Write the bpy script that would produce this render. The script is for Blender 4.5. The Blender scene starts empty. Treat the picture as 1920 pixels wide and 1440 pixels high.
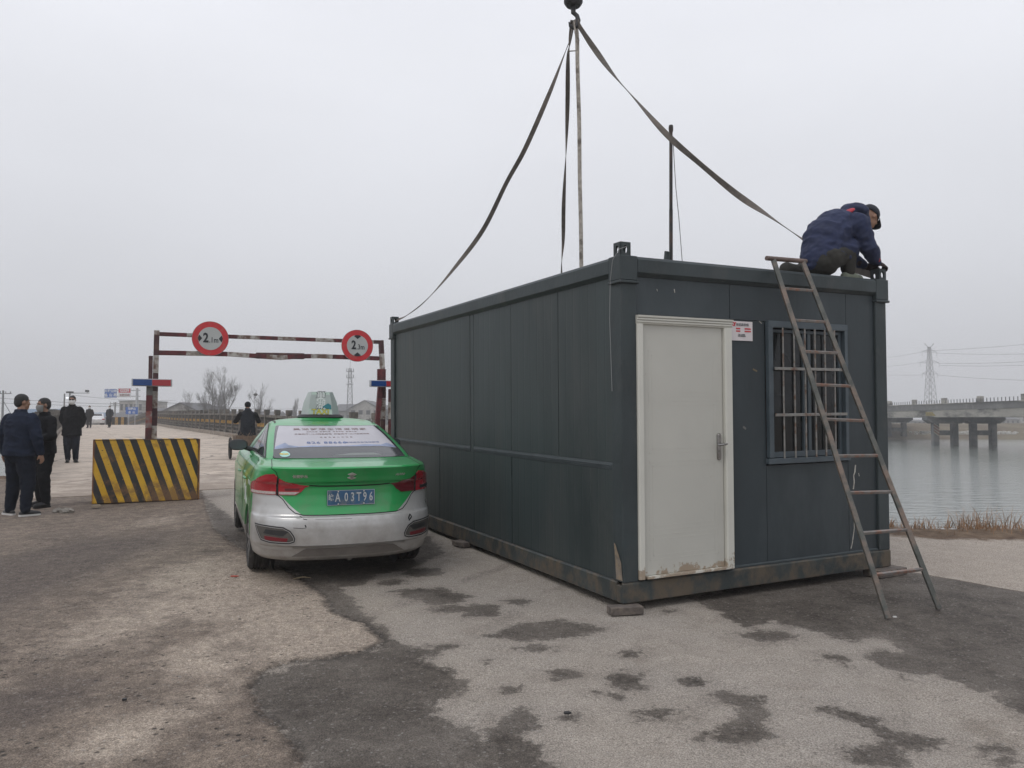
import bpy, bmesh, math, random
import numpy as np
from mathutils import Vector, Matrix, noise, Euler
random.seed(7); rng = np.random.default_rng(7)
sc = bpy.context.scene
R = math.radians

# ---------------------------------------------------------------- camera
FPX, PITCH, CAMZ = 1472.4, 0.0447, 1.71
cam = bpy.data.cameras.new('camera'); camo = bpy.data.objects.new('camera', cam)
sc.collection.objects.link(camo); sc.camera = camo
cam.sensor_width = 36; cam.lens = FPX/1920*36; cam.clip_end = 6000; cam.clip_start = .05
camo.location = (0, 0, CAMZ); camo.rotation_euler = (math.pi/2+PITCH, 0, 0)

# ---------------------------------------------------------------- sky and sun (overcast)
world = bpy.data.worlds.new("World"); sc.world = world; world.use_nodes = True
nt = world.node_tree; nt.nodes.clear()
SUN_EL, SUN_AZ = R(52), R(215)
sky = nt.nodes.new('ShaderNodeTexSky'); sky.sky_type = 'NISHITA'; sky.sun_disc = False
sky.sun_elevation = SUN_EL; sky.sun_rotation = SUN_AZ; sky.dust_density = 6; sky.air_density = 1.5
hs = nt.nodes.new('ShaderNodeHueSaturation'); hs.inputs['Saturation'].default_value = .18
nt.links.new(sky.outputs[0], hs.inputs['Color'])
tc = nt.nodes.new('ShaderNodeTexCoord'); sp = nt.nodes.new('ShaderNodeSeparateXYZ')
nt.links.new(tc.outputs['Generated'], sp.inputs[0])
rampn = nt.nodes.new('ShaderNodeValToRGB')      # cloud deck: a little darker and cooler towards the horizon
nt.links.new(sp.outputs[2], rampn.inputs[0])
el = rampn.color_ramp.elements
el[0].position = 0; el[0].color = (.505, .52, .56, 1)
el[1].position = 1; el[1].color = (1.01, 1.03, 1.14, 1)
e = el.new(.14); e.color = (.645, .66, .705, 1)
e = el.new(.42); e.color = (.845, .86, .915, 1)
mp = nt.nodes.new('ShaderNodeMapping'); mp.inputs['Scale'].default_value = (1, 1, 2.5)
nt.links.new(tc.outputs['Generated'], mp.inputs[0])
ns = nt.nodes.new('ShaderNodeTexNoise'); ns.inputs['Scale'].default_value = 1.7; ns.inputs['Detail'].default_value = 4
nt.links.new(mp.outputs[0], ns.inputs[0])
mr = nt.nodes.new('ShaderNodeMapRange'); mr.inputs[1].default_value = .3; mr.inputs[2].default_value = .7
mr.inputs[3].default_value = 10.0; mr.inputs[4].default_value = 11.0
nt.links.new(ns.outputs[0], mr.inputs[0])
vm = nt.nodes.new('ShaderNodeVectorMath'); vm.operation = 'SCALE'
nt.links.new(rampn.outputs[0], vm.inputs[0]); nt.links.new(mr.outputs[0], vm.inputs['Scale'])
mx = nt.nodes.new('ShaderNodeMix'); mx.data_type = 'RGBA'; mx.inputs[0].default_value = .93
nt.links.new(hs.outputs[0], mx.inputs[6]); nt.links.new(vm.outputs[0], mx.inputs[7])
bg = nt.nodes.new('ShaderNodeBackground'); bg.inputs[1].default_value = .1
nt.links.new(mx.outputs[2], bg.inputs[0])
wo = nt.nodes.new('ShaderNodeOutputWorld'); nt.links.new(bg.outputs[0], wo.inputs[0])
sl = bpy.data.lights.new('sun', 'SUN'); sl.energy = .65; sl.angle = R(22); sl.color = (1, .96, .9)
so = bpy.data.objects.new('sun', sl); sc.collection.objects.link(so)
_d = Vector((math.sin(SUN_AZ)*math.cos(SUN_EL), math.cos(SUN_AZ)*math.cos(SUN_EL), math.sin(SUN_EL)))
so.rotation_euler = _d.to_track_quat('Z', 'Y').to_euler(); so.location = (0, -20, 40)
sc.view_settings.view_transform = 'Standard'; sc.view_settings.look = 'None'
sc.view_settings.exposure = 0; sc.view_settings.gamma = 1; sc.view_settings.use_curve_mapping = False
sc.cycles.use_denoising = True; sc.cycles.max_bounces = 6; sc.cycles.volume_bounces = 1
sc.cycles.diffuse_bounces = 3; sc.cycles.glossy_bounces = 3; sc.cycles.transparent_max_bounces = 8
sc.cycles.sample_clamp_indirect = 4

# ---------------------------------------------------------------- scene helpers
COL = sc.collection
def empty(name, loc=(0, 0, 0), rot=(0, 0, 0), label=None, cat=None, group=None, parent=None):
    o = bpy.data.objects.new(name, None); COL.objects.link(o)
    o.location = loc; o.rotation_euler = rot; o.empty_display_size = .2
    if parent: o.parent = parent
    tag(o, label, cat, group); return o
def tag(o, label=None, cat=None, group=None, kind=None):
    for k, v in (('label', label), ('category', cat), ('group', group), ('kind', kind)):
        if v: o[k] = v
    return o
def copy_tree(o, parent=None):
    c = o.copy(); COL.objects.link(c)
    if parent: c.parent = parent
    for ch in o.children: copy_tree(ch, c)
    return c

class MB:
    def __init__(s): s.v = []; s.f = []; s.mi = []; s.m = Matrix(); s.cur = 0
    def add(s, vs, fs):
        b = len(s.v)
        s.v += [tuple(s.m @ Vector(v)) for v in vs]
        s.f += [tuple(b+i for i in f) for f in fs]; s.mi += [s.cur]*len(fs); return s
    def box(s, c, d, rot=None):
        q = Euler(rot).to_matrix() if rot else Matrix.Identity(3)
        vs = [Vector(c) + q @ Vector((x*d[0]/2, y*d[1]/2, z*d[2]/2)) for x in (-1, 1) for y in (-1, 1) for z in (-1, 1)]
        return s.add(vs, [(0, 1, 3, 2), (4, 6, 7, 5), (0, 4, 5, 1), (2, 3, 7, 6), (0, 2, 6, 4), (1, 5, 7, 3)])
    def bar(s, a, b, w, h=None, up=(0, 0, 1)):
        a, b = Vector(a), Vector(b); h = h or w; d = (b-a).normalized(); up = Vector(up)
        x = d.cross(up)
        if x.length < 1e-3: x = d.cross(Vector((0, 1, 0)))
        x.normalize(); y = x.cross(d)
        vs = [p + x*i*w/2 + y*j*h/2 for p in (a, b) for i, j in ((-1, -1), (1, -1), (1, 1), (-1, 1))]
        return s.add(vs, [(3, 2, 1, 0), (4, 5, 6, 7)] + [(i, (i+1) % 4, 4+(i+1) % 4, 4+i) for i in range(4)])
    def tube(s, pts, r, n=8, cap=True):
        pts = [Vector(p) for p in pts]; rs = r if isinstance(r, (list, tuple)) else [r]*len(pts)
        vs = []; x = None
        for i, p in enumerate(pts):
            d = (pts[min(i+1, len(pts)-1)] - pts[max(i-1, 0)]).normalized()
            if x is None: x = d.cross(Vector((0, 0, 1))) if abs(d.z) < .9 else d.cross(Vector((0, 1, 0)))
            x = (x - d*x.dot(d)).normalized(); y = d.cross(x)
            vs += [p + (x*math.cos(t*2*math.pi/n) + y*math.sin(t*2*math.pi/n))*rs[i] for t in range(n)]
        fs = [(k*n+i, k*n+(i+1) % n, (k+1)*n+(i+1) % n, (k+1)*n+i) for k in range(len(pts)-1) for i in range(n)]
        if cap: fs += [tuple(range(n-1, -1, -1)), tuple((len(pts)-1)*n+i for i in range(n))]
        return s.add(vs, fs)
    def cyl(s, a, b, r, n=20): return s.tube([a, b], r, n)
    def loft(s, rings):      # rings: lists of equally many points
        n = len(rings[0]); vs = [p for r in rings for p in r]
        fs = [(k*n+i, k*n+(i+1) % n, (k+1)*n+(i+1) % n, (k+1)*n+i) for k in range(len(rings)-1) for i in range(n)]
        fs += [tuple(range(n-1, -1, -1)), tuple((len(rings)-1)*n+i for i in range(n))]
        return s.add(vs, fs)
    def poly(s, pts): return s.add(pts, [tuple(range(len(pts)))])
    def prism(s, pts, d):    # polygon pts extruded by vector d
        n = len(pts); d = Vector(d)
        vs = [Vector(p) for p in pts] + [Vector(p)+d for p in pts]
        return s.add(vs, [tuple(range(n-1, -1, -1)), tuple(range(n, 2*n))] + [(i, (i+1) % n, n+(i+1) % n, n+i) for i in range(n)])
    def ell(s, c, r, n=12, rot=None):
        q = Euler(rot).to_matrix() if rot else Matrix.Identity(3)
        rings = []
        for k in range(1, n//2+1):
            t = math.pi*k/(n//2+1)
            rings.append([Vector(c) + q @ Vector((r[0]*math.sin(t)*math.cos(a*2*math.pi/n), r[1]*math.sin(t)*math.sin(a*2*math.pi/n), -r[2]*math.cos(t))) for a in range(n)])
        rings.insert(0, [Vector(c)+q@Vector((1e-4*math.cos(a*2*math.pi/n), 1e-4*math.sin(a*2*math.pi/n), -r[2])) for a in range(n)])
        rings.append([Vector(c)+q@Vector((1e-4*math.cos(a*2*math.pi/n), 1e-4*math.sin(a*2*math.pi/n), r[2])) for a in range(n)])
        return s.loft(rings)
    def mesh(s, name='mesh'):
        me = bpy.data.meshes.new(name); me.from_pydata(s.v, [], s.f); me.update(); return me
    def build(s, name, mats, parent=None, smooth=False, bevel=0, fix=True, loc=None, rot=None, seg=1):
        me = s.mesh(name)
        mats = mats if isinstance(mats, (list, tuple)) else [mats]
        for m in mats: me.materials.append(m)
        if len(mats) > 1: me.polygons.foreach_set('material_index', s.mi)
        if fix:
            bm = bmesh.new(); bm.from_mesh(me); bmesh.ops.recalc_face_normals(bm, faces=bm.faces); bm.to_mesh(me); bm.free()
        if smooth:
            me.polygons.foreach_set('use_smooth', [True]*len(me.polygons))
            if smooth != 'all':
                me.set_sharp_from_angle(angle=R(smooth if smooth is not True else 40))
        o = bpy.data.objects.new(name, me); COL.objects.link(o)
        if parent: o.parent = parent
        if loc: o.location = loc
        if rot: o.rotation_euler = rot
        if bevel:
            b = o.modifiers.new('bevel', 'BEVEL'); b.width = bevel; b.segments = seg; b.limit_method = 'ANGLE'; b.angle_limit = R(50)
        return o

# ---------------------------------------------------------------- materials
MATS = {}
def mat(name, col, rough=.7, metal=0, spec=.5, var=.15, vscale=4, dirt=None, dscale=3, damt=.5, bump=0, bscale=60, coat=0, stretch=(1, 1, 1), trans=0, detail=5, world=True, grain=0):
    if name in MATS: return MATS[name]
    m = bpy.data.materials.new(name); m.use_nodes = True; n = m.node_tree.nodes; l = m.node_tree.links
    b = n['Principled BSDF']; b.inputs['Roughness'].default_value = rough; b.inputs['Metallic'].default_value = metal
    b.inputs['Specular IOR Level'].default_value = spec
    if coat: b.inputs['Coat Weight'].default_value = coat; b.inputs['Coat Roughness'].default_value = .06
    if trans: b.inputs['Transmission Weight'].default_value = trans
    if world: g = n.new('ShaderNodeNewGeometry').outputs['Position']
    else: g = n.new('ShaderNodeTexCoord').outputs['Object']
    mpn = n.new('ShaderNodeMapping'); mpn.inputs['Scale'].default_value = stretch; l.new(g, mpn.inputs[0]); g = mpn.outputs[0]
    t = n.new('ShaderNodeTexNoise'); t.inputs['Scale'].default_value = vscale; t.inputs['Detail'].default_value = detail; l.new(g, t.inputs[0])
    c = n.new('ShaderNodeMix'); c.data_type = 'RGBA'
    c.inputs[6].default_value = (*[x*(1-var) for x in col], 1); c.inputs[7].default_value = (*[min(1, x*(1+var)) for x in col], 1)
    r = n.new('ShaderNodeMapRange'); r.inputs[1].default_value = .3; r.inputs[2].default_value = .7
    l.new(t.outputs[0], r.inputs[0]); l.new(r.outputs[0], c.inputs[0]); out = c.outputs[2]
    if dirt:
        t2 = n.new('ShaderNodeTexNoise'); t2.inputs['Scale'].default_value = dscale; t2.inputs['Detail'].default_value = 8; t2.inputs['Roughness'].default_value = .65; l.new(g, t2.inputs[0])
        r2 = n.new('ShaderNodeMapRange'); r2.inputs[1].default_value = .62-damt*.3; r2.inputs[2].default_value = .72-damt*.2
        l.new(t2.outputs[0], r2.inputs[0])
        c2 = n.new('ShaderNodeMix'); c2.data_type = 'RGBA'; c2.inputs[7].default_value = (*dirt, 1)
        l.new(r2.outputs[0], c2.inputs[0]); l.new(out, c2.inputs[6]); out = c2.outputs[2]
    if grain:
        t3 = n.new('ShaderNodeTexNoise'); t3.inputs['Scale'].default_value = 55; t3.inputs['Detail'].default_value = 3; l.new(g, t3.inputs[0])
        r3 = n.new('ShaderNodeMapRange'); r3.inputs[1].default_value = .3; r3.inputs[2].default_value = .7; r3.inputs[3].default_value = 1-grain; r3.inputs[4].default_value = 1+grain
        l.new(t3.outputs[0], r3.inputs[0])
        v3 = n.new('ShaderNodeVectorMath'); v3.operation = 'SCALE'; l.new(out, v3.inputs[0]); l.new(r3.outputs[0], v3.inputs['Scale']); out = v3.outputs[0]
    l.new(out, b.inputs['Base Color'])
    if bump:
        t4 = n.new('ShaderNodeTexNoise'); t4.inputs['Scale'].default_value = bscale; t4.inputs['Detail'].default_value = 4; l.new(g, t4.inputs[0])
        bp = n.new('ShaderNodeBump'); bp.inputs['Strength'].default_value = bump; bp.inputs['Distance'].default_value = .02
        l.new(t4.outputs[0], bp.inputs['Height']); l.new(bp.outputs[0], b.inputs['Normal'])
    MATS[name] = m; return m
def emat(name, col, s):
    m = bpy.data.materials.new(name); m.use_nodes = True; b = m.node_tree.nodes['Principled BSDF']
    b.inputs['Base Color'].default_value = (*col, 1); b.inputs['Emission Color'].default_value = (*col, 1); b.inputs['Emission Strength'].default_value = s
    return m

# ---------------------------------------------------------------- text
def text_mesh(s, size, bold=0, depth=.002, align='CENTER', xs=1, spacing=1, shear=0):
    cu = bpy.data.curves.new('lettering', 'FONT'); cu.body = s; cu.size = size; cu.align_x = align; cu.align_y = 'CENTER'
    cu.offset = bold; cu.extrude = depth; cu.resolution_u = 2; cu.space_character = spacing; cu.shear = shear
    o = bpy.data.objects.new('lettering', cu); COL.objects.link(o)
    dg = bpy.context.evaluated_depsgraph_get(); dg.update()
    me = bpy.data.meshes.new_from_object(o.evaluated_get(dg)); bpy.data.objects.remove(o)
    if xs != 1:
        for v in me.vertices: v.co.x *= xs
    return me
def text(s, size, material, parent, loc, rot=(math.pi/2, 0, 0), name='lettering', **k):
    me = text_mesh(s, size, **k); me.materials.clear(); me.materials.append(material)
    o = bpy.data.objects.new(name, me); COL.objects.link(o); o.parent = parent; o.location = loc; o.rotation_euler = rot
    return o

# ---------------------------------------------------------------- terrain profile and geometry of the place
def pch(xs, ys):
    xs = np.array(xs, float); ys = np.array(ys, float); h = np.diff(xs); d = np.diff(ys)/h
    m = np.zeros(len(xs)); m[0] = d[0]; m[-1] = d[-1]
    for i in range(1, len(xs)-1):
        m[i] = 0 if d[i-1]*d[i] <= 0 else 2*d[i-1]*d[i]/(d[i-1]+d[i])
    def f(x):
        x = np.clip(x, xs[0], xs[-1]); i = np.clip(np.searchsorted(xs, x, 'right')-1, 0, len(h)-1)
        t = (x-xs[i])/h[i]
        return (2*t**3-3*t**2+1)*ys[i]+(t**3-2*t**2+t)*h[i]*m[i]+(-2*t**3+3*t**2)*ys[i+1]+(t**3-t**2)*h[i]*m[i+1]
    return f
road_h = pch([-10, 0, 24, 40, 61, 75, 84, 100, 125, 150, 400], [-.24, 0, .576, .84, .99, 1.12, 1.09, .7, .2, .1, .1])
def gh(y): return float(road_h(y))
_cp, _sp = math.cos(PITCH), math.sin(PITCH)
def ray(px, py):
    a = (px-960)/FPX; b = -(py-720)/FPX
    return Vector((a, _cp-b*_sp, _sp+b*_cp))
def at(px, py, Y):
    d = ray(px, py); return Vector((0, 0, CAMZ)) + d*(Y/d.y)
def ground_at(px, py):
    d = ray(px, py); lo, hi = .5, 400
    for _ in range(50):
        m = (lo+hi)/2
        if CAMZ + d.z/d.y*m > gh(m): lo = m
        else: hi = m
    return Vector((d.x/d.y*lo, lo, gh(lo)))
BRU = Vector((-.4862, .8738, 0)); BRV = Vector((.8738, .4862, 0)); BRO = Vector((-14.4, 24.4, 0)); ROADW = 7.3
def road_pt(a, c, dz=0):
    p = BRO + BRU*a + BRV*c; p.z = gh(p.y)+dz; return p
ROAD_ANG = math.atan2(.4862, .8738)
# ================================================================ ground
WATER_Z = -1.3
def seg_sdf(P, poly, closed=True):
    P = np.asarray(P, float); poly = np.asarray(poly, float); n = len(poly)
    d = np.full(len(P), 1e9); inside = np.zeros(len(P), bool)
    for i in range(n if closed else n-1):
        a, b = poly[i], poly[(i+1) % n]; ab = b-a; ap = P-a
        t = np.clip((ap@ab)/(ab@ab+1e-12), 0, 1); q = ap-t[:, None]*ab
        d = np.minimum(d, np.hypot(q[:, 0], q[:, 1]))
        if closed:
            c = ((a[1] > P[:, 1]) != (b[1] > P[:, 1])) & (P[:, 0] < (b[0]-a[0])*(P[:, 1]-a[1])/(b[1]-a[1]+1e-12)+a[0])
            inside ^= c
    return np.where(inside, d, -d) if closed else d
def gp(pts): return [tuple(ground_at(*p)[:2]) for p in pts]
BANK = [(-300, 40), (-60, 20), (-11, 17.6), (-9.5, 16.6), (-2.2, 17.6), (-.3, 16.8), (2.2, 14), (4.2, 10.75), (5.2, 10.2), (7, 10.15), (14, 10.8), (60, 14), (400, 30)]
def bank_y(x): return np.interp(x, [p[0] for p in BANK], [p[1] for p in BANK])
def terrain(x, y):
    z = road_h(y)
    by = bank_y(x); t = np.clip((y-by)/4.5, 0, 1); s = t*t*(3-2*t)
    zr = -2.6
    z = np.where(y > by, z*(1-s)+zr*s, z)
    fy = 108 + 3*np.sin(x*.03) - np.clip(-x-20, 0, 60)*.12
    t2 = np.clip((y-fy+3)/18, 0, 1); s2 = t2*t2*(3-2*t2)
    far = .15 + .9*np.exp(-((y-fy-22)/14.)**2)*np.clip((x+10)/30, 0, 1)
    z = np.where(y > fy-3, zr*(1-s2)+far*s2, z)
    return z
def axis(segs):
    out = []
    for a, b, st in segs: out += list(np.arange(a, b, st))
    out.append(segs[-1][1]); return np.array(out)
gx = axis([(-2500, -300, 200), (-300, -60, 20), (-60, -16, 1.5), (-16, -6, .2), (-6, 6.5, .05), (6.5, 16, .25), (16, 60, 2), (60, 300, 20), (300, 2500, 200)])
gy = axis([(-60, -4, 4), (-4, 2, .3), (2, 8.6, .045), (8.6, 18, .12), (18, 26, .5), (26, 100, 4), (100, 150, 1.5), (150, 400, 15), (400, 4000, 300)])
X, Y = np.meshgrid(gx, gy); P = np.stack([X.ravel(), Y.ravel()], 1)
Z = terrain(P[:, 0], P[:, 1])
near = (P[:, 1] < 30) & (abs(P[:, 0]) < 30)
def att(fn, default=-5.):
    r = np.full(len(P), default); r[near] = fn(P[near]); return r
edge_px = [(372, 900), (385, 945), (400, 990), (440, 1022), (500, 1050), (560, 1085), (610, 1120), (625, 1150), (680, 1170), (718, 1200), (700, 1218), (620, 1235), (540, 1243), (490, 1262), (470, 1290), (490, 1330), (530, 1370), (560, 1410), (575, 1440), (600, 1560)]
edge = gp(edge_px)
old_poly = edge + [(-1.0, .5), (-3, -60), (-60, -60), (-60, 16.8), (-8.5, 16.8), (-7, 14.6)]
dark = [[(505, 1052), (640, 1035), (800, 1000), (835, 1035), (770, 1068), (705, 1078), (690, 1095), (640, 1104), (560, 1084)], [(520, 1066), (640, 1098), (668, 1132), (700, 1160), (752, 1206), (830, 1220), (800, 1240), (850, 1256), (882, 1290), (862, 1312), (812, 1322), (828, 1345), (900, 1372), (930, 1400), (900, 1440), (700, 1520), (590, 1500), (560, 1420), (480, 1320), (466, 1275), (600, 1232), (715, 1215), (680, 1180), (625, 1155), (600, 1122)],  # first outline: damp behind the taxi, deepened to paint the shade under it
        [(930, 1345), (975, 1338), (1006, 1342), (1010, 1368), (996, 1384), (1030, 1398), (1052, 1440), (1060, 1500), (860, 1500), (890, 1400), (905, 1375)],
        [(1335, 1298), (1380, 1300), (1425, 1306), (1448, 1330), (1440, 1355), (1464, 1378), (1425, 1396), (1360, 1400), (1305, 1388), (1325, 1372), (1362, 1355), (1378, 1338), (1350, 1318)],
        [(1522, 1328), (1565, 1320), (1640, 1342), (1680, 1372), (1800, 1385), (1762, 1402), (1705, 1410), (1690, 1440), (1590, 1440), (1568, 1405), (1620, 1400), (1640, 1388), (1625, 1362), (1560, 1345)],
        [(1290, 1124), (1400, 1095), (1640, 1066), (1740, 1078), (1920, 1106), (2400, 1180), (2600, 1500), (2200, 1420), (1925, 1348), (1885, 1330), (1865, 1302), (1790, 1282), (1740, 1263), (1690, 1270), (1618, 1232), (1640, 1216), (1690, 1222), (1650, 1192), (1600, 1205), (1500, 1178), (1450, 1168), (1395, 1182), (1350, 1150)],
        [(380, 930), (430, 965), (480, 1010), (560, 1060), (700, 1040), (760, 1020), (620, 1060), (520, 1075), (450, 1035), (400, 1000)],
        [(960, 1172), (1040, 1160), (1100, 1170), (1148, 1178), (1100, 1192), (1040, 1200), (985, 1204), (900, 1192)]]
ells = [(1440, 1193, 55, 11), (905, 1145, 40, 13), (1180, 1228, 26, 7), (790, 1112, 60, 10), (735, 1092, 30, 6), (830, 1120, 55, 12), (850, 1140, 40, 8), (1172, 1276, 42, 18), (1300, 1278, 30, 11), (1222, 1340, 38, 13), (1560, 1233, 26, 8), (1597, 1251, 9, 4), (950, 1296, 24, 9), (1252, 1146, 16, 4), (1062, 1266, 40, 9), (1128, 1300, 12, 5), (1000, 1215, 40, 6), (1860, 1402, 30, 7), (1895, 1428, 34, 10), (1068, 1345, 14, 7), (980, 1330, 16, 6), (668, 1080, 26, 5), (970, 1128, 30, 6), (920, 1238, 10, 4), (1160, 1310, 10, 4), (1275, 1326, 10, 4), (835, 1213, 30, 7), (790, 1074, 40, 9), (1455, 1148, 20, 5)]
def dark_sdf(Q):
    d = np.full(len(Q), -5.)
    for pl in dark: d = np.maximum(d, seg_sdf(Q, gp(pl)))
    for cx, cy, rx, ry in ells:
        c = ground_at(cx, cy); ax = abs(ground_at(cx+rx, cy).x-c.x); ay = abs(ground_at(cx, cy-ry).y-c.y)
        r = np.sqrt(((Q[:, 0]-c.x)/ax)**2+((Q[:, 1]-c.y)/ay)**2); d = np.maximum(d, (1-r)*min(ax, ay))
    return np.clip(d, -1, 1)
def pale_f(Q):
    s = np.zeros(len(Q))
    for cx, cy, rx, ry, w in [(620, 1170, 130, 62, 1.25), (450, 1100, 150, 80, 1.0), (400, 1240, 80, 30, .7), (225, 1390, 80, 45, 1.2), (590, 1040, 60, 30, .4), (280, 985, 60, 22, .9), (180, 1190, 90, 60, .35), (380, 1320, 60, 30, .5), (420, 1220, 60, 25, .5), (520, 1230, 60, 20, -.3), (340, 1190, 80, 25, -.4), (40, 1080, 130, 90, -.9), (80, 1300, 130, 60, -.5), (200, 1000, 120, 15, -.3), (560, 1210, 90, 25, .7), (330, 1080, 90, 40, .5), (50, 1330, 120, 80, -.3), (900, 1430, 60, 20, .5), (960, 1240, 200, 60, .4), (820, 1270, 60, 40, .6), (1150, 1400, 150, 60, .4), (640, 1310, 70, 40, .35), (1300, 1150, 60, 18, .3)]:
        c = ground_at(cx, cy); ax = abs(ground_at(cx+rx, cy).x-c.x); ay = abs(ground_at(cx, cy-ry).y-c.y)
        s += w*np.exp(-(((Q[:, 0]-c.x)/ax)**2+((Q[:, 1]-c.y)/ay)**2))
    return s
conc_line = [tuple(ground_at(1640, 1064)[:2]), tuple(ground_at(1740, 1080)[:2]), tuple(ground_at(1920, 1110)[:2])]
conc = conc_line + [(9, 5.6), (40, 3), (60, 10), (60, 13.5), (14, 10.6), (7, 9.95), (5.2, 10.0), (4.0, 10.5), (3.4, 9.5)]
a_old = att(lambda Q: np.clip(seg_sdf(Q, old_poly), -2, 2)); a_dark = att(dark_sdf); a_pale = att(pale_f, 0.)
a_conc = att(lambda Q: np.clip(seg_sdf(Q, conc), -2, 2)); a_edge = np.full(len(P), 5.); a_edge[near] = seg_sdf(P[near], edge, False)
a_bank = P[:, 1]-bank_y(P[:, 0])
# the old asphalt stands 15 mm above the newer one; its edge is broken
nz = np.zeros(len(P)); idx = np.where((P[:, 1] < 16) & (abs(P[:, 0]) < 10) & (P[:, 1] > -4))[0]
for i in idx:
    x, y = P[i]; nz[i] = noise.fractal((x*1.6, y*1.6, 0), 1., 2., 5)*.006 + noise.noise((x*.35, y*.35, 3))*.01
    if abs(a_edge[i]) < .5: a_edge[i] += 0
rag = np.zeros(len(P))
for i in idx: rag[i] = noise.fractal((P[i, 0]*5, P[i, 1]*5, 7), 1., 2., 4)*.045
step = np.clip((a_old+rag)/.04, 0, 1)
w_near = np.clip((14-P[:, 1])/4, 0, 1)
Z = Z + nz*w_near + step*.016*w_near
vg = np.clip(1-abs(a_bank+.2)/.9, 0, 1)*(P[:, 0] > 2)
Z = Z + vg*.05*(P[:, 1] < 30)
nX, nY = len(gx), len(gy)
me = bpy.data.meshes.new('ground')
ii = (np.arange(nY-1)[:, None]*nX+np.arange(nX-1)[None]).ravel()
faces = np.stack([ii, ii+1, ii+1+nX, ii+nX], 1)
me.vertices.add(len(P)); me.vertices.foreach_set('co', np.concatenate([P, Z[:, None]], 1).ravel())
me.loops.add(faces.size); me.loops.foreach_set('vertex_index', faces.ravel())
me.polygons.add(len(faces)); me.polygons.foreach_set('loop_start', np.arange(len(faces))*4)
me.update(calc_edges=True); me.polygons.foreach_set('use_smooth', [True]*len(faces))
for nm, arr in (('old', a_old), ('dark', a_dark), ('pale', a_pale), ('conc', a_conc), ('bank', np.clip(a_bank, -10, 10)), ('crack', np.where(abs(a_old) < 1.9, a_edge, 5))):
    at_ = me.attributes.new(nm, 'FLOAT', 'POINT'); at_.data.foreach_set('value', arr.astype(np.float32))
ground = bpy.data.objects.new('ground', me); COL.objects.link(ground); tag(ground, kind='structure')

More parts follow.
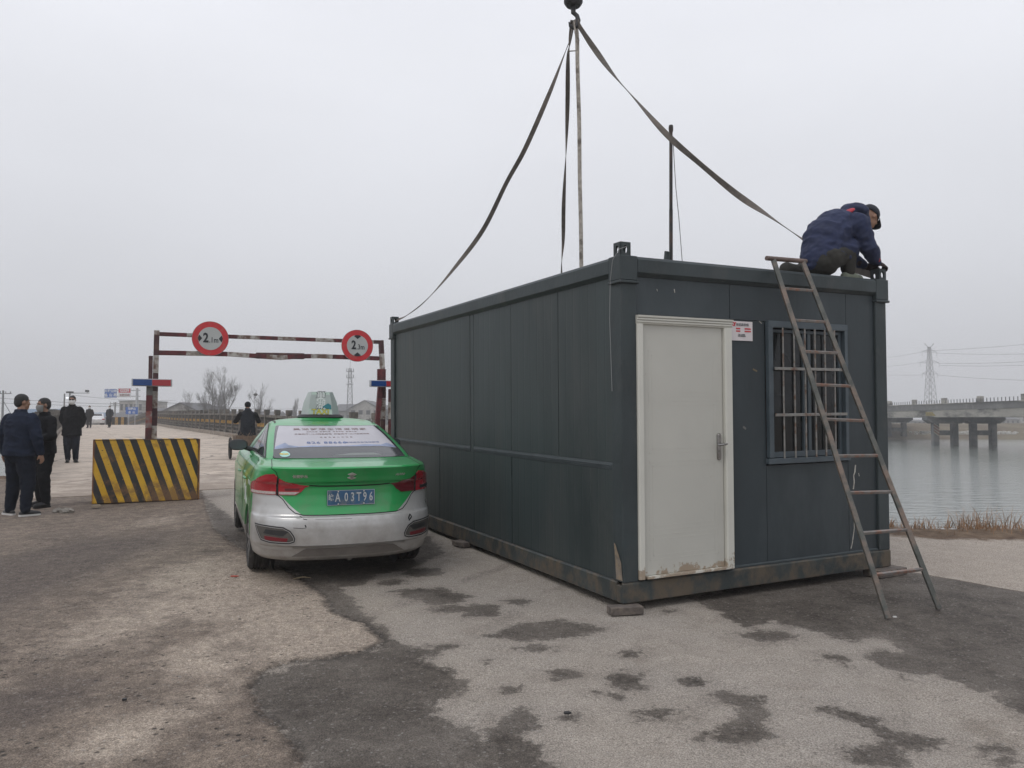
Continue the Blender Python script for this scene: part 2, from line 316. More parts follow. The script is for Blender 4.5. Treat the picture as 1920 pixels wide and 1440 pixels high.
def ground_material():
    m = bpy.data.materials.new('ground_surface'); m.use_nodes = True; n = m.node_tree.nodes; l = m.node_tree.links
    b = n['Principled BSDF']; b.inputs['Specular IOR Level'].default_value = .25
    pos = n.new('ShaderNodeNewGeometry').outputs['Position']
    def N(scale, detail=4, rough=.55, off=0, st=None):
        t = n.new('ShaderNodeTexNoise'); t.inputs['Scale'].default_value = scale; t.inputs['Detail'].default_value = detail; t.inputs['Roughness'].default_value = rough
        mp_ = n.new('ShaderNodeMapping'); mp_.inputs['Location'].default_value = (off, off*1.7, 0)
        if st: mp_.inputs['Scale'].default_value = st
        l.new(pos, mp_.inputs[0]); l.new(mp_.outputs[0], t.inputs[0]); return t.outputs[0]
    def A(nm):
        a = n.new('ShaderNodeAttribute'); a.attribute_name = nm; return a.outputs['Fac']
    def math_(op, a, b_=0., c=0.):
        q = n.new('ShaderNodeMath'); q.operation = op
        for i, v in enumerate((a, b_, c)):
            if isinstance(v, (int, float)): q.inputs[i].default_value = v
            else: l.new(v, q.inputs[i])
        return q.outputs[0]
    def rng_(v, a, b_, c=0., d=1.):
        q = n.new('ShaderNodeMapRange'); q.inputs[1].default_value = a; q.inputs[2].default_value = b_; q.inputs[3].default_value = c; q.inputs[4].default_value = d
        l.new(v, q.inputs[0]); return q.outputs[0]
    def mixc(f, c1, c2):
        q = n.new('ShaderNodeMix'); q.data_type = 'RGBA'
        for s_, v in ((0, f), (6, c1), (7, c2)):
            if isinstance(v, tuple): q.inputs[s_].default_value = (*v, 1)
            elif isinstance(v, (int, float)): q.inputs[s_].default_value = v
            else: l.new(v, q.inputs[s_])
        return q.outputs[2]
    big, mid, fine, speck = N(.9, 6), N(6, 6, .65), N(28, 5, .6), N(130, 3)
    ragn = N(7, 8, .72, 5)
    # light worn pavement on the right
    c_light = mixc(rng_(mid, .35, .65), (.335, .295, .25), (.445, .395, .34))
    c_light = mixc(rng_(big, .35, .65), c_light, (.40, .36, .315))
    c_light = mixc(rng_(N(3.1, 7, .7, 50), .56, .70, 0, .45), c_light, (.25, .21, .17))
    c_light = mixc(math_('MULTIPLY', rng_(A('pale'), .1, .9), .5), c_light, (.46, .40, .33))
    # old brown asphalt on the left, with pale dusty patches
    c_old = mixc(rng_(mid, .35, .65), (.19, .152, .124), (.31, .252, .20))
    c_old = mixc(rng_(math_('ADD', A('pale'), math_('MULTIPLY', math_('SUBTRACT', ragn, .5), .5)), -.08, -.5, 0, .7), c_old, (.125, .102, .09))
    pale = rng_(math_('ADD', A('pale'), math_('MULTIPLY', math_('SUBTRACT', ragn, .5), 1.3)), .25, .85)
    c_old = mixc(math_('MULTIPLY', pale, .85), c_old, mixc(rng_(fine, .35, .65), (.45, .375, .30), (.58, .49, .40)))
    c_old = mixc(rng_(N(1.7, 5, .6, 11), .55, .72, 0, .6), c_old, (.135, .108, .09))
    gv = n.new('ShaderNodeTexVoronoi'); gv.inputs['Scale'].default_value = 34; l.new(pos, gv.inputs[0])
    vs0 = n.new('ShaderNodeVectorMath'); vs0.operation = 'SCALE'; l.new(c_old, vs0.inputs[0])
    l.new(math_('MULTIPLY', rng_(gv.outputs[0], .1, .6, 1.1, .86), rng_(N(11, 7, .78, 40), .34, .66, .72, 1.25)), vs0.inputs['Scale']); c_old = vs0.outputs[0]
    old = rng_(math_('ADD', A('old'), math_('MULTIPLY', math_('SUBTRACT', ragn, .5), .16)), -.01, .01)
    col = mixc(old, c_light, c_old)
    # concrete by the river
    cn = rng_(math_('ADD', A('conc'), math_('MULTIPLY', math_('SUBTRACT', ragn, .5), .06)), -.006, .006)
    c_conc = mixc(rng_(mid, .3, .7), (.40, .345, .29), (.50, .44, .375))
    c_conc = mixc(rng_(big, .45, .75, 0, .5), c_conc, (.35, .30, .26))
    # stains; the one behind the taxi also paints its under-car shade
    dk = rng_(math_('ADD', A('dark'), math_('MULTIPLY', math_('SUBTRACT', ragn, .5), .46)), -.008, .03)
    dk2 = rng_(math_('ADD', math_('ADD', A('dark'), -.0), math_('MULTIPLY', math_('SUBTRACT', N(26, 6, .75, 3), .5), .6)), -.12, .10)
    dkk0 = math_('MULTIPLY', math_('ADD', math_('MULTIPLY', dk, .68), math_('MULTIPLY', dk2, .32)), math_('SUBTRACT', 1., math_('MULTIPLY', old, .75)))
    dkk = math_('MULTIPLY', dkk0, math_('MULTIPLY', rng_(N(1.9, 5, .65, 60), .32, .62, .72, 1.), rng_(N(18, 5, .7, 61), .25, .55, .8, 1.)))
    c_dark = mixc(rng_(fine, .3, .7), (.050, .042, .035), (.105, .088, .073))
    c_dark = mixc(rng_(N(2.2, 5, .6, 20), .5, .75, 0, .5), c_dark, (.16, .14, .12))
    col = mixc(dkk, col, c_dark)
    col = mixc(cn, col, c_conc)
    jl = rng_(math_('ABSOLUTE', math_('ADD', A('conc'), math_('MULTIPLY', math_('SUBTRACT', N(3, 4), .5), .04))), .008, .02, 1, 0)
    col = mixc(math_('MULTIPLY', jl, .8), col, (.16, .12, .09))
    # cracked edge of the old asphalt
    ck = rng_(math_('ADD', A('crack'), math_('MULTIPLY', math_('SUBTRACT', N(9, 6, .7, 2), .5), .20)), .0, .05, 1, 0)
    ck = math_('MULTIPLY', ck, rng_(A('crack'), .12, .0, 0, 1))
    col = mixc(math_('MULTIPLY', ck, .8), col, (.045, .038, .033))
    # pits and chippings
    vor = n.new('ShaderNodeTexVoronoi'); vor.inputs['Scale'].default_value = 75; l.new(pos, vor.inputs[0])
    st = rng_(vor.outputs[0], .15, .55)
    vor2 = n.new('ShaderNodeTexVoronoi'); vor2.inputs['Scale'].default_value = 16; l.new(pos, vor2.inputs[0])
    pit = math_('MULTIPLY', rng_(vor2.outputs[0], .24, .12), rng_(N(2.4, 3, .5, 30), .46, .60))
    oldw = math_('MULTIPLY', math_('ADD', math_('MULTIPLY', old, .7), .25), pit)
    col = mixc(oldw, col, (.07, .062, .055))
    vs = n.new('ShaderNodeVectorMath'); vs.operation = 'SCALE'
    amp = math_('MULTIPLY', math_('ADD', .55, math_('MULTIPLY', rng_(speck, .32, .68), .9)), math_('ADD', .86, math_('MULTIPLY', rng_(N(60, 4, .7, 9), .35, .65), .28)))
    l.new(col, vs.inputs[0]); l.new(amp, vs.inputs['Scale']); col = vs.outputs[0]
    vs = n.new('ShaderNodeVectorMath'); vs.operation = 'SCALE'
    l.new(col, vs.inputs[0]); l.new(math_('ADD', 1.1, math_('MULTIPLY', st, -.22)), vs.inputs['Scale']); col = vs.outputs[0]
    vc = n.new('ShaderNodeTexVoronoi'); vc.inputs['Scale'].default_value = 75; l.new(pos, vc.inputs[0])
    chip = rng_(vc.outputs['Color'], .86, .9, 0, .35); col = mixc(chip, col, (.42, .40, .37))
    # faint rubber marks dragged across the yard
    wv = n.new('ShaderNodeTexWave'); wv.inputs['Scale'].default_value = .33; wv.inputs['Distortion'].default_value = 2.2; wv.inputs['Detail'].default_value = 3
    mpw = n.new('ShaderNodeMapping'); mpw.inputs['Rotation'].default_value = (0, 0, .55); l.new(pos, mpw.inputs[0]); l.new(mpw.outputs[0], wv.inputs[0])
    rub = math_('MULTIPLY', rng_(wv.outputs[1], .90, .99), math_('MULTIPLY', rng_(N(.8, 4, .6, 70), .48, .62), rng_(N(30, 4, .7, 71), .4, .6)))
    col = mixc(math_('MULTIPLY', rub, .45), col, (.09, .075, .065))
    # earth verge and river bed
    vz = rng_(math_('ADD', A('bank'), math_('MULTIPLY', math_('SUBTRACT', ragn, .5), .5)), -.75, -.6)
    c_dirt = mixc(rng_(mid, .35, .65), (.09, .058, .038), (.20, .14, .09))
    col = mixc(vz, col, c_dirt)
    yy = n.new('ShaderNodeSeparateXYZ'); l.new(pos, yy.inputs[0])
    farm = rng_(yy.outputs[1], 95, 100)
    c_far = mixc(rng_(N(.25, 6), .35, .65), (.11, .085, .06), (.17, .145, .10))
    col = mixc(farm, col, c_far)
    l.new(col, b.inputs['Base Color'])
    wetr = rng_(dkk, .0, 1., .86, .72); l.new(wetr, b.inputs['Roughness'])
    h = math_('ADD', math_('MULTIPLY', st, -.5), math_('ADD', math_('MULTIPLY', fine, 1.6), math_('MULTIPLY', speck, .8)))
    h = math_('ADD', h, math_('MULTIPLY', math_('ADD', ck, oldw), -1.6))
    h = math_('ADD', h, math_('MULTIPLY', mid, 1.5))
    bp = n.new('ShaderNodeBump'); bp.inputs['Distance'].default_value = .014; bp.inputs['Strength'].default_value = .9
    l.new(h, bp.inputs['Height']); l.new(bp.outputs[0], b.inputs['Normal'])
    return m
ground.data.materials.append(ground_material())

# ---------------------------------------------------------------- water
wm = bpy.data.materials.new('river_water'); wm.use_nodes = True; n = wm.node_tree.nodes; l = wm.node_tree.links
b = n['Principled BSDF']; b.inputs['Base Color'].default_value = (.215, .235, .215, 1); b.inputs['Roughness'].default_value = .09; b.inputs['IOR'].default_value = 1.33
g = n.new('ShaderNodeNewGeometry').outputs['Position']; mpn = n.new('ShaderNodeMapping'); mpn.inputs['Scale'].default_value = (.5, 1.6, 1); l.new(g, mpn.inputs[0])
t = n.new('ShaderNodeTexNoise'); t.inputs['Scale'].default_value = 1.6; t.inputs['Detail'].default_value = 6; l.new(mpn.outputs[0], t.inputs[0])
bp = n.new('ShaderNodeBump'); bp.inputs['Distance'].default_value = .16; bp.inputs['Strength'].default_value = .5
l.new(t.outputs[0], bp.inputs['Height']); l.new(bp.outputs[0], b.inputs['Normal'])
w = MB(); xs = [-700, -200, -60, 0, 60, 200, 700]; ys = [10.6, 20, 40, 70, 100, 125]
w.add([(x, y, WATER_Z) for y in ys for x in xs], [(j*7+i, j*7+i+1, (j+1)*7+i+1, (j+1)*7+i) for j in range(5) for i in range(6)])
tag(w.build('water', wm, fix=False), kind='structure')

# ---------------------------------------------------------------- concrete road over the river
def road_mat():
    m = mat('slab_concrete', (.46, .39, .32), .85, var=.12, vscale=1.2, dirt=(.29, .245, .205), dscale=1.3, damt=.35, bump=.4, bscale=35, grain=.14)
    n = m.node_tree.nodes; l = m.node_tree.links; b = n['Principled BSDF']; src = b.inputs['Base Color'].links[0].from_socket
    g = n.new('ShaderNodeNewGeometry').outputs['Position']
    d = n.new('ShaderNodeTexNoise'); d.inputs['Scale'].default_value = 1.2; d.inputs['Detail'].default_value = 5; l.new(g, d.inputs[0])
    ad = n.new('ShaderNodeMix'); ad.data_type = 'RGBA'; ad.inputs[0].default_value = .35; l.new(g, ad.inputs[6]); l.new(d.outputs['Color'], ad.inputs[7])
    v = n.new('ShaderNodeTexVoronoi'); v.feature = 'DISTANCE_TO_EDGE'; v.inputs['Scale'].default_value = .42; l.new(ad.outputs[2], v.inputs[0])
    r = n.new('ShaderNodeMapRange'); r.inputs[1].default_value = .002; r.inputs[2].default_value = .012; r.inputs[3].default_value = .8; r.inputs[4].default_value = 0; l.new(v.outputs[0], r.inputs[0])
    c = n.new('ShaderNodeMix'); c.data_type = 'RGBA'; c.inputs[7].default_value = (.07, .06, .05, 1); l.new(src, c.inputs[6]); l.new(r.outputs[0], c.inputs[0])
    sz = n.new('ShaderNodeSeparateXYZ'); l.new(g, sz.inputs[0])
    e = n.new('ShaderNodeMapRange'); e.inputs[1].default_value = 13; e.inputs[2].default_value = 24; e.inputs[3].default_value = .22; e.inputs[4].default_value = -.12; l.new(sz.outputs[1], e.inputs[0])
    t = n.new('ShaderNodeTexNoise'); t.inputs['Scale'].default_value = 1.1; t.inputs['Detail'].default_value = 8; t.inputs['Roughness'].default_value = .7; l.new(g, t.inputs[0])
    a = n.new('ShaderNodeMath'); l.new(t.outputs[0], a.inputs[0]); l.new(e.outputs[0], a.inputs[1])
    q = n.new('ShaderNodeMapRange'); q.inputs[1].default_value = .52; q.inputs[2].default_value = .68; q.inputs[4].default_value = .85; l.new(a.outputs[0], q.inputs[0])
    c3 = n.new('ShaderNodeMix'); c3.data_type = 'RGBA'; c3.inputs[7].default_value = (.24, .195, .155, 1); l.new(c.outputs[2], c3.inputs[6]); l.new(q.outputs[0], c3.inputs[0])
    l.new(c3.outputs[2], b.inputs['Base Color']); return m
M_slab = road_mat()
M_joint = mat('joint_filler', (.07, .06, .05), .95)
M_kerb = mat('kerb_concrete', (.29, .25, .21), .9, var=.2, vscale=3, dirt=(.17, .14, .11), dscale=4, bump=.6, bscale=20, grain=.15)
road = empty('road', (0, 0, 0)); tag(road, kind='structure')
bed = MB(); A_ = np.arange(-12.5, 112, 2.)
rows = [[road_pt(a, c, dz) for c, dz in ((-.35, -.03), (ROADW+.35, -.03), (ROADW+.35, -.7), (-.35, -.7))] for a in A_]
bed.loft(rows); bed.build('road_bed', M_joint, road)
L_ = 4.6; a = -12.5
k = 0
while a < 108:
    for c0, c1 in ((.0, 2.43), (2.445, 4.87), (4.885, ROADW)):
        s = MB(); aa = np.linspace(a, a+L_-.018, 4); dz = random.uniform(-.004, .004)
        off = 1.1 if c0 > 2 and c0 < 4 else 0
        ring = [[road_pt(q, c0, .012+dz), road_pt(q, c1, .012+dz), road_pt(q, c1, -.06), road_pt(q, c0, -.06)] for q in aa]
        s.loft(ring); s.build('slab', M_slab, road)
    a += L_
for nm, c0, c1 in (('kerb', -.35, -.02), ('kerb', ROADW+.02, ROADW+.38)):
    a = -9.
    while a < 110:
        s = MB(); aa = np.linspace(a, a+2.4-.02, 6)
        def jit(q, c): return (0 if c0 > 0 else .03*noise.noise((q*3, c, 1)))
        ring = [[road_pt(q, c0, -.05), road_pt(q, c0+jit(q, 1), .2+jit(q, 2)), road_pt(q, c1+jit(q, 3), .2+jit(q, 4)), road_pt(q, c1, -.05)] for q in aa]
        s.loft(ring); s.build('kerb', M_kerb, road); a += 2.4
# piers carrying the near road over the river
M_pier = mat('pier_concrete', (.27, .26, .245), .9, var=.2, vscale=1.5, dirt=(.14, .13, .12), dscale=2, stretch=(1, 1, .3))
for a in (12, 32, 52, 72):
    for c in (1.2, 6.1):
        s = MB(); p = road_pt(a, c); s.cyl((p.x, p.y, -3), (p.x, p.y, p.z-.65), .45, 16); s.build('pier', M_pier, road)
# ================================================================ site office (container)
CO = Vector((.8908, 6.3378, .2352)); CR = (Matrix.Rotation(.4622, 3, 'Z') @ Matrix.Rotation(.0148, 3, 'X') @ Matrix.Rotation(-.0136, 3, 'Y'))
CW, CL, CH = 3.14, 6.05, 2.8
def cw(x, y, z): return CO + CR @ Vector((x, y, z))
office = empty('site_office', CO, CR.to_euler(), 'dark slate site cabin with pale door and barred window, beside the green taxi', 'site cabin')
M_fr = mat('frame_paint', (.036, .047, .050), .5, spec=.35, var=.22, vscale=2.5, dirt=(.055, .062, .062), dscale=2.2, damt=.3, bump=.12, bscale=25, stretch=(1, 1, .6))
M_pan = mat('panel_paint', (.032, .044, .045), .48, spec=.35, var=.25, vscale=1.3, dirt=(.050, .058, .057), dscale=.9, damt=.45, bump=.1, bscale=12, stretch=(1, 1, .25))
M_panf = mat('front_paint', (.035, .046, .052), .46, spec=.35, var=.18, vscale=1.6, dirt=(.048, .060, .066), dscale=1.1, damt=.4, bump=.1, bscale=14, stretch=(1, 1, .4))
M_base = mat('muddy_base_paint', (.042, .05, .05), .6, spec=.3, var=.25, vscale=3, dirt=(.105, .085, .062), dscale=4.5, damt=.6, bump=.25, bscale=30, stretch=(1, 1, .8))
M_strip = mat('patch_strip_paint', (.044, .056, .061), .5, spec=.4, var=.2, vscale=6)
M_white = mat('door_white', (.56, .555, .50), .5, var=.05, vscale=2, bump=.05, bscale=10)
def add_mud(m, z0, z1, col=(.25, .17, .10), amt=.5):
    n = m.node_tree.nodes; l = m.node_tree.links; b = n['Principled BSDF']; src = b.inputs['Base Color'].links[0].from_socket
    o = n.new('ShaderNodeNewGeometry').outputs['Position']; s = n.new('ShaderNodeSeparateXYZ'); l.new(o, s.inputs[0])
    t = n.new('ShaderNodeTexNoise'); t.inputs['Scale'].default_value = 9; t.inputs['Detail'].default_value = 8; t.inputs['Roughness'].default_value = .7; l.new(o, t.inputs[0])
    r = n.new('ShaderNodeMapRange'); r.inputs[1].default_value = z0; r.inputs[2].default_value = z1; r.inputs[3].default_value = .18; r.inputs[4].default_value = -.12; l.new(s.outputs[2], r.inputs[0])
    a = n.new('ShaderNodeMath'); l.new(t.outputs[0], a.inputs[0]); l.new(r.outputs[0], a.inputs[1])
    q = n.new('ShaderNodeMapRange'); q.inputs[1].default_value = .56; q.inputs[2].default_value = .62; q.inputs[4].default_value = amt; l.new(a.outputs[0], q.inputs[0])
    c = n.new('ShaderNodeMix'); c.data_type = 'RGBA'; c.inputs[7].default_value = (*col, 1); l.new(src, c.inputs[6]); l.new(q.outputs[0], c.inputs[0]); l.new(c.outputs[2], b.inputs['Base Color'])
M_whd = mat('door_leaf_white', (.47, .465, .42), .5, var=.04, vscale=2, bump=.05, bscale=10)
add_mud(M_white, .36, .66, amt=.75); add_mud(M_whd, .36, .66, amt=.75)
PW = .155     # corner post
# base rails: a channel with a small lip
def base_profile(): return [(0, 0), (0, .15), (.012, .162), (.03, .162), (.03, .135), (.1, .135), (.1, 0)]
def rail(name, prof, p0, p1, inward, m, parent=office):
    p0, p1, inward = Vector(p0), Vector(p1), Vector(inward)
    s = MB(); s.loft([[p + inward*u + Vector((0, 0, w)) for u, w in prof] for p in (p0, p1)]); return s.build(name, m, parent, bevel=.004)
rail('base_rail', base_profile(), (0, 0, 0), (CW, 0, 0), (0, 1, 0), M_base)
rail('base_rail', base_profile(), (0, .101, 0), (0, CL-.101, 0), (1, 0, 0), M_base)
rail('base_rail', base_profile(), (CW, .101, 0), (CW, CL-.101, 0), (-1, 0, 0), M_base)
rail('base_rail', base_profile(), (0, CL, 0), (CW, CL, 0), (0, -1, 0), M_base)
top_prof = [(0, 2.66), (-.012, 2.668), (-.012, 2.775), (.005, 2.8), (.06, 2.8), (.06, 2.74), (.12, 2.74), (.12, 2.64), (.02, 2.64)]
rail('top_rail', top_prof, (PW+.004, 0, 0), (CW-PW-.004, 0, 0), (0, 1, 0), M_fr)
rail('top_rail', top_prof, (0, PW+.004, 0), (0, CL-PW-.004, 0), (1, 0, 0), M_fr)
rail('top_rail', top_prof, (CW, PW+.004, 0), (CW, CL-PW-.004, 0), (-1, 0, 0), M_fr)
rail('top_rail', top_prof, (PW+.004, CL, 0), (CW-PW-.004, CL, 0), (0, -1, 0), M_fr)
def corner(cx, cy, sx, sy):
    def P_(pts, z0, z1): return [[Vector((cx+sx*u, cy+sy*v, z)) for u, v in pts] for z in (z0, z1)]
    s = MB(); s.loft(P_([(.004, .004), (PW, .004), (PW, .035), (PW-.03, .035), (PW-.03, PW-.03), (.035, PW-.03), (.035, PW), (.004, PW)], .163, 2.639))
    s.build('corner_post', M_fr, office, bevel=.006)
    # cap casting of the post: broad sleeve with a pointed lip, then the lifting box
    s = MB(); s.loft(P_([(-.014, -.014), (PW+.003, -.014), (PW+.003, PW+.003), (-.014, PW+.003)], 2.6, 2.8)); s.loft(P_([(-.022, -.022), (PW+.012, -.022), (PW+.012, PW+.012), (-.022, PW+.012)], 2.575, 2.598))
    s.build('corner_sleeve', M_fr, office, bevel=.005)
    # lifting box with oval holes on two outer faces, made of frames round the holes
    bx = MB(); w0, h0, t0 = .10, .1, .012
    def face(u, n_):      # plate with oval hole, in plane through (0,0)
        K = 16; hole = [Vector((w0/2 + .022*math.cos(k*2*math.pi/K), .05 + .034*math.sin(k*2*math.pi/K))) for k in range(K)]
        outer = []
        for k in range(K):
            a = k*2*math.pi/K; c, s_ = math.cos(a), math.sin(a); r = min((w0/2)/abs(c) if abs(c) > 1e-6 else 9, (.05)/abs(s_) if abs(s_) > 1e-6 else 9)
            outer.append(Vector((w0/2+c*r, .05+s_*r)))
        vs = []
        for d in (0, t0):
            for q in outer+hole: vs.append(u(q.x, d, q.y))
        fs = []
        for k in range(K):
            k2 = (k+1) % K
            fs += [(k, k2, K+k2, K+k), (2*K+k, 3*K+k, 3*K+k2, 2*K+k2), (K+k, K+k2, 3*K+k2, 3*K+k), (k, 2*K+k, 2*K+k2, k2)]
        bx.add(vs, fs)
    Z0 = 2.801
    face(lambda a, d, z: Vector((cx+sx*a, cy+sy*d, Z0+z)), 0)
    face(lambda a, d, z: Vector((cx+sx*d, cy+sy*(a*.999+.0), Z0+z)), 0)
    face(lambda a, d, z: Vector((cx+sx*a, cy+sy*(w0-d), Z0+z)), 0)
    face(lambda a, d, z: Vector((cx+sx*(w0-d), cy+sy*a, Z0+z)), 0)
    bx.box((cx+sx*w0/2, cy+sy*w0/2, Z0+h0+.004), (w0, w0, .01))
    bx.build('lifting_corner', M_fr, office)
for cx, cy, sx, sy in ((0, 0, 1, 1), (CW, 0, -1, 1), (0, CL, 1, -1), (CW, CL, -1, -1)): corner(cx, cy, sx, sy)
s = MB(); s.box((CW/2, CL/2, .08), (CW-.22, CL-.22, .1)); s.build('floor_frame', M_base, office)
s = MB()
for k in range(24):
    y0 = .12+k*(CL-.24)/24; s.box((CW/2, y0+.12, 2.715 + (.02 if k % 2 else 0)), (CW-.26, (CL-.24)/24, .03))
s.build('roof_sheet', mat('roof_sheet_grey', (.12, .14, .14), .5), office)
# side wall panels with shallow ribs
seams = [PW, 1.067, 2.053, 3.02, 3.12, 4.112, 5.084, CL-PW]
def ribbed(x0, y0, y1, z0, z1, sx, n):
    s = MB(); prof = []
    w = (y1-y0)/n; dpt = .0007
    for k in range(n):
        a = y0+k*w; prof += [(0, a), (0, a+w*.82), (dpt, a+w*.86), (dpt, a+w*.96)]
    prof += [(0, y1)]
    outer = [[Vector((x0+sx*u, v, z)) for u, v in prof] for z in (z0, z1)]; K = len(prof)
    vs = outer[0]+outer[1]+[Vector((x0+sx*.05, y0, z0)), Vector((x0+sx*.05, y1, z0)), Vector((x0+sx*.05, y0, z1)), Vector((x0+sx*.05, y1, z1))]
    fs = [(k, k+1, K+k+1, K+k) for k in range(K-1)] + [(2*K, 2*K+1, 2*K+3, 2*K+2), (0, 2*K, 2*K+2, K), (K-1, 2*K-1, 2*K+3, 2*K+1)]
    s.add(vs, fs); return s
for sx, x0 in ((1, .03), (-1, CW-.03)):
    for i in range(len(seams)-1):
        y0, y1 = seams[i], seams[i+1]
        if y1-y0 < .2:
            s = MB(); s.box((x0+sx*.0225, (y0+y1)/2, 1.4), (.05, y1-y0-.004, 2.476)); s.build('mullion', M_pan, office, bevel=.006); continue
        for z0, z1 in ((.163, 1.052), (1.118, 2.64)):
            dx = random.uniform(-.004, .004)
            ribbed(x0+dx, y0+.005, y1-.005, z0, z1, sx, 7).build('wall_panel', M_pan, office)
    for y0, y1 in ((PW, 3.02), (3.12, CL-PW)):
        s = MB(); s.loft([[Vector((x0+sx*u, y, z)) for u, z in ((.02, 1.05), (-.004, 1.054), (-.009, 1.08), (-.004, 1.083), (-.009, 1.088), (-.004, 1.116), (.02, 1.118))] for y in (y0+.002, y1-.002)])
        s.build('wall_strip', M_strip, office)
# back wall
for k in range(3):
    s = MB(); w_ = (CW-2*PW)/3; s.box((PW+w_*(k+.5), CL-.05, 1.4), (w_-.008, .05, 2.47)); s.build('wall_panel', M_pan, office)
# front wall around door (x .145-1.15) and window (x 1.58-2.58)
FY = .03
def fpan(x0, x1, z0, z1):
    s = MB(); s.box(((x0+x1)/2, FY+.025, (z0+z1)/2), (x1-x0-.003, .05, z1-z0-.003)); s.build('wall_panel', M_panf, office)
fpan(PW, 1.16, 2.33, 2.64); fpan(1.155, 1.565, .163, 2.33); fpan(1.163, 2.6, 2.332, 2.64); fpan(1.568, 2.6, .163, 1.04); fpan(2.603, CW-PW, .163, 2.64)
s = MB(); s.loft([[Vector((x, FY+u, z)) for u, z in ((0, .165), (-.012, .165), (-.012, .178), (0, .186))] for x in (1.16, CW-PW)]); s.build('weather_strip', M_strip, office)
# door: moulded frame, recessed leaf with raised fields
def moulding(w, depth_pts): pass
door = MB(); door.box((.635, .034, 1.225), (.845, .04, 2.055)); dl = door.build('door', M_whd, office, bevel=.003)
s = MB()
for (z0, z1) in ((.32, .52), (.56, 1.12), (1.19, 1.62), (1.66, 2.03)):
    for k, (o_, p_) in enumerate(((0, .003), (.035, .0015))):
        x0, x1 = .275+o_, .99-o_; a, b_ = z0+o_, z1-o_
        if b_-a < .05: continue
        for q in (((x0, a), (x1, a)), ((x0, b_), (x1, b_)), ((x0, a), (x0, b_)), ((x1, a), (x1, b_))):
            s.box(((q[0][0]+q[1][0])/2, .0145, (q[0][1]+q[1][1])/2), (abs(q[1][0]-q[0][0])+.009, .0024, abs(q[1][1]-q[0][1])+.009))
s.build('door_moulding', M_whd, dl)
fr = MB()
for x0, x1 in ((.148, .21), (1.062, 1.148)):
    n_ = 1
    fr.loft([[Vector((u, v, z)) for u, v in ((x0, .05), (x0, -.012), (x0+.012, -.022), (x1-.012, -.022), (x1, -.004), (x1, .05))] for z in (.178, 2.25)])
fr.loft([[Vector((x, v, w_)) for v, w_ in ((.05, 2.25), (-.002, 2.25), (-.006, 2.262), (-.016, 2.264), (-.016, 2.277), (-.010, 2.28), (-.022, 2.284), (-.022, 2.297), (-.014, 2.30), (-.028, 2.304), (-.03, 2.32), (.05, 2.323))] for x in (.145, 1.152)])
fr.box((.65, -.004, .187), (.86, .05, .018))
fr.build('door_frame', M_white, dl)
M_chrome = mat('worn_chrome', (.30, .29, .28), .25, metal=1, var=.1, vscale=30)
s = MB(); s.loft([[Vector((1.005+math.cos(a)*.021*sc_, y, 1.225+ (math.sin(a)*.021*sc_ + (.095 if math.sin(a) > 0 else -.095)))) for a in np.linspace(.01, 2*math.pi+.01, 20, endpoint=False)] for y, sc_ in ((.014, 1), (.004, 1), (-.002, .8))])
s.tube([(1.005, 0, 1.245), (1.005, -.045, 1.245)], .011, 10); s.tube([(1.05, -.048, 1.25), (1.02, -.05, 1.247), (.96, -.05, 1.243), (.945, -.044, 1.242)], [.006, .010, .009, .006], 10)
s.tube([(1.005, 0, 1.19), (1.005, -.008, 1.19)], .010, 12); s.build('door_handle', M_chrome, dl, smooth=40)
# window with frame, sliding sash, glass and burglar bars
WX0, WX1, WZ0, WZ1 = 1.58, 2.585, 1.05, 2.335
M_wfr = mat('window_frame_paint', (.062, .082, .096), .45, var=.15, vscale=6)
M_glass = mat('dark_window_glass', (.010, .012, .013), .08, spec=.35, var=.4, vscale=2)
M_bar = mat('bare_steel_bar', (.25, .245, .23), .45, metal=.4, var=.2, vscale=20, dirt=(.16, .09, .06), dscale=14, damt=.4)
win = MB(); win.box(((WX0+WX1)/2, .062, (WZ0+WZ1)/2), (WX1-WX0-.08, .006, WZ1-WZ0-.08)); win_o = win.build('window', M_glass, office)
s = MB()
for (c, d) in ((((WX0+WX1)/2, 0, WZ1-.03), (WX1-WX0, .05, .06)), (((WX0+WX1)/2, 0, WZ0+.025), (WX1-WX0+.03, .055, .05)), ((WX0+.027, 0, (WZ0+WZ1)/2), (.054, .048, WZ1-WZ0-.112)), ((WX1-.02, 0, (WZ0+WZ1)/2), (.04, .048, WZ1-WZ0-.112))): s.box(c, d)
s.build('window_frame', M_wfr, win_o, bevel=.004, loc=(0, .018, 0))
s = MB()
for x in (WX0+.075, 2.06, 2.12, WX1-.06): s.box((x, .05, (WZ0+WZ1)/2), (.038, .026, WZ1-WZ0-.12))
s.box(((WX0+WX1)/2, .046, WZ0+.08), (WX1-WX0-.15, .03, .05)); s.box(((WX0+WX1)/2, .046, WZ1-.085), (WX1-WX0-.15, .03, .03)); s.build('sash', M_wfr, win_o, bevel=.003)
for x in (1.738, 1.875, 2.008, 2.135, 2.262, 2.385): 
    s = MB(); s.tube([(x, -.018, WZ0+.05), (x+random.uniform(-.004, .004), -.018, WZ1-.06)], .0085, 8); s.build('burglar_bar', M_bar, win_o, smooth=60)
for z in (1.49, 1.905):
    s = MB(); s.box(((WX0+WX1)/2-.01, -.034, z), (WX1-WX0-.1, .012, .026)); s.build('cross_bar', M_bar, win_o, bevel=.002)
s = MB(); s.box((1.80, .4, 1.6), (.28, .02, .9)); s.build('curtain', mat('brown_curtain', (.10, .055, .03), .9), win_o)
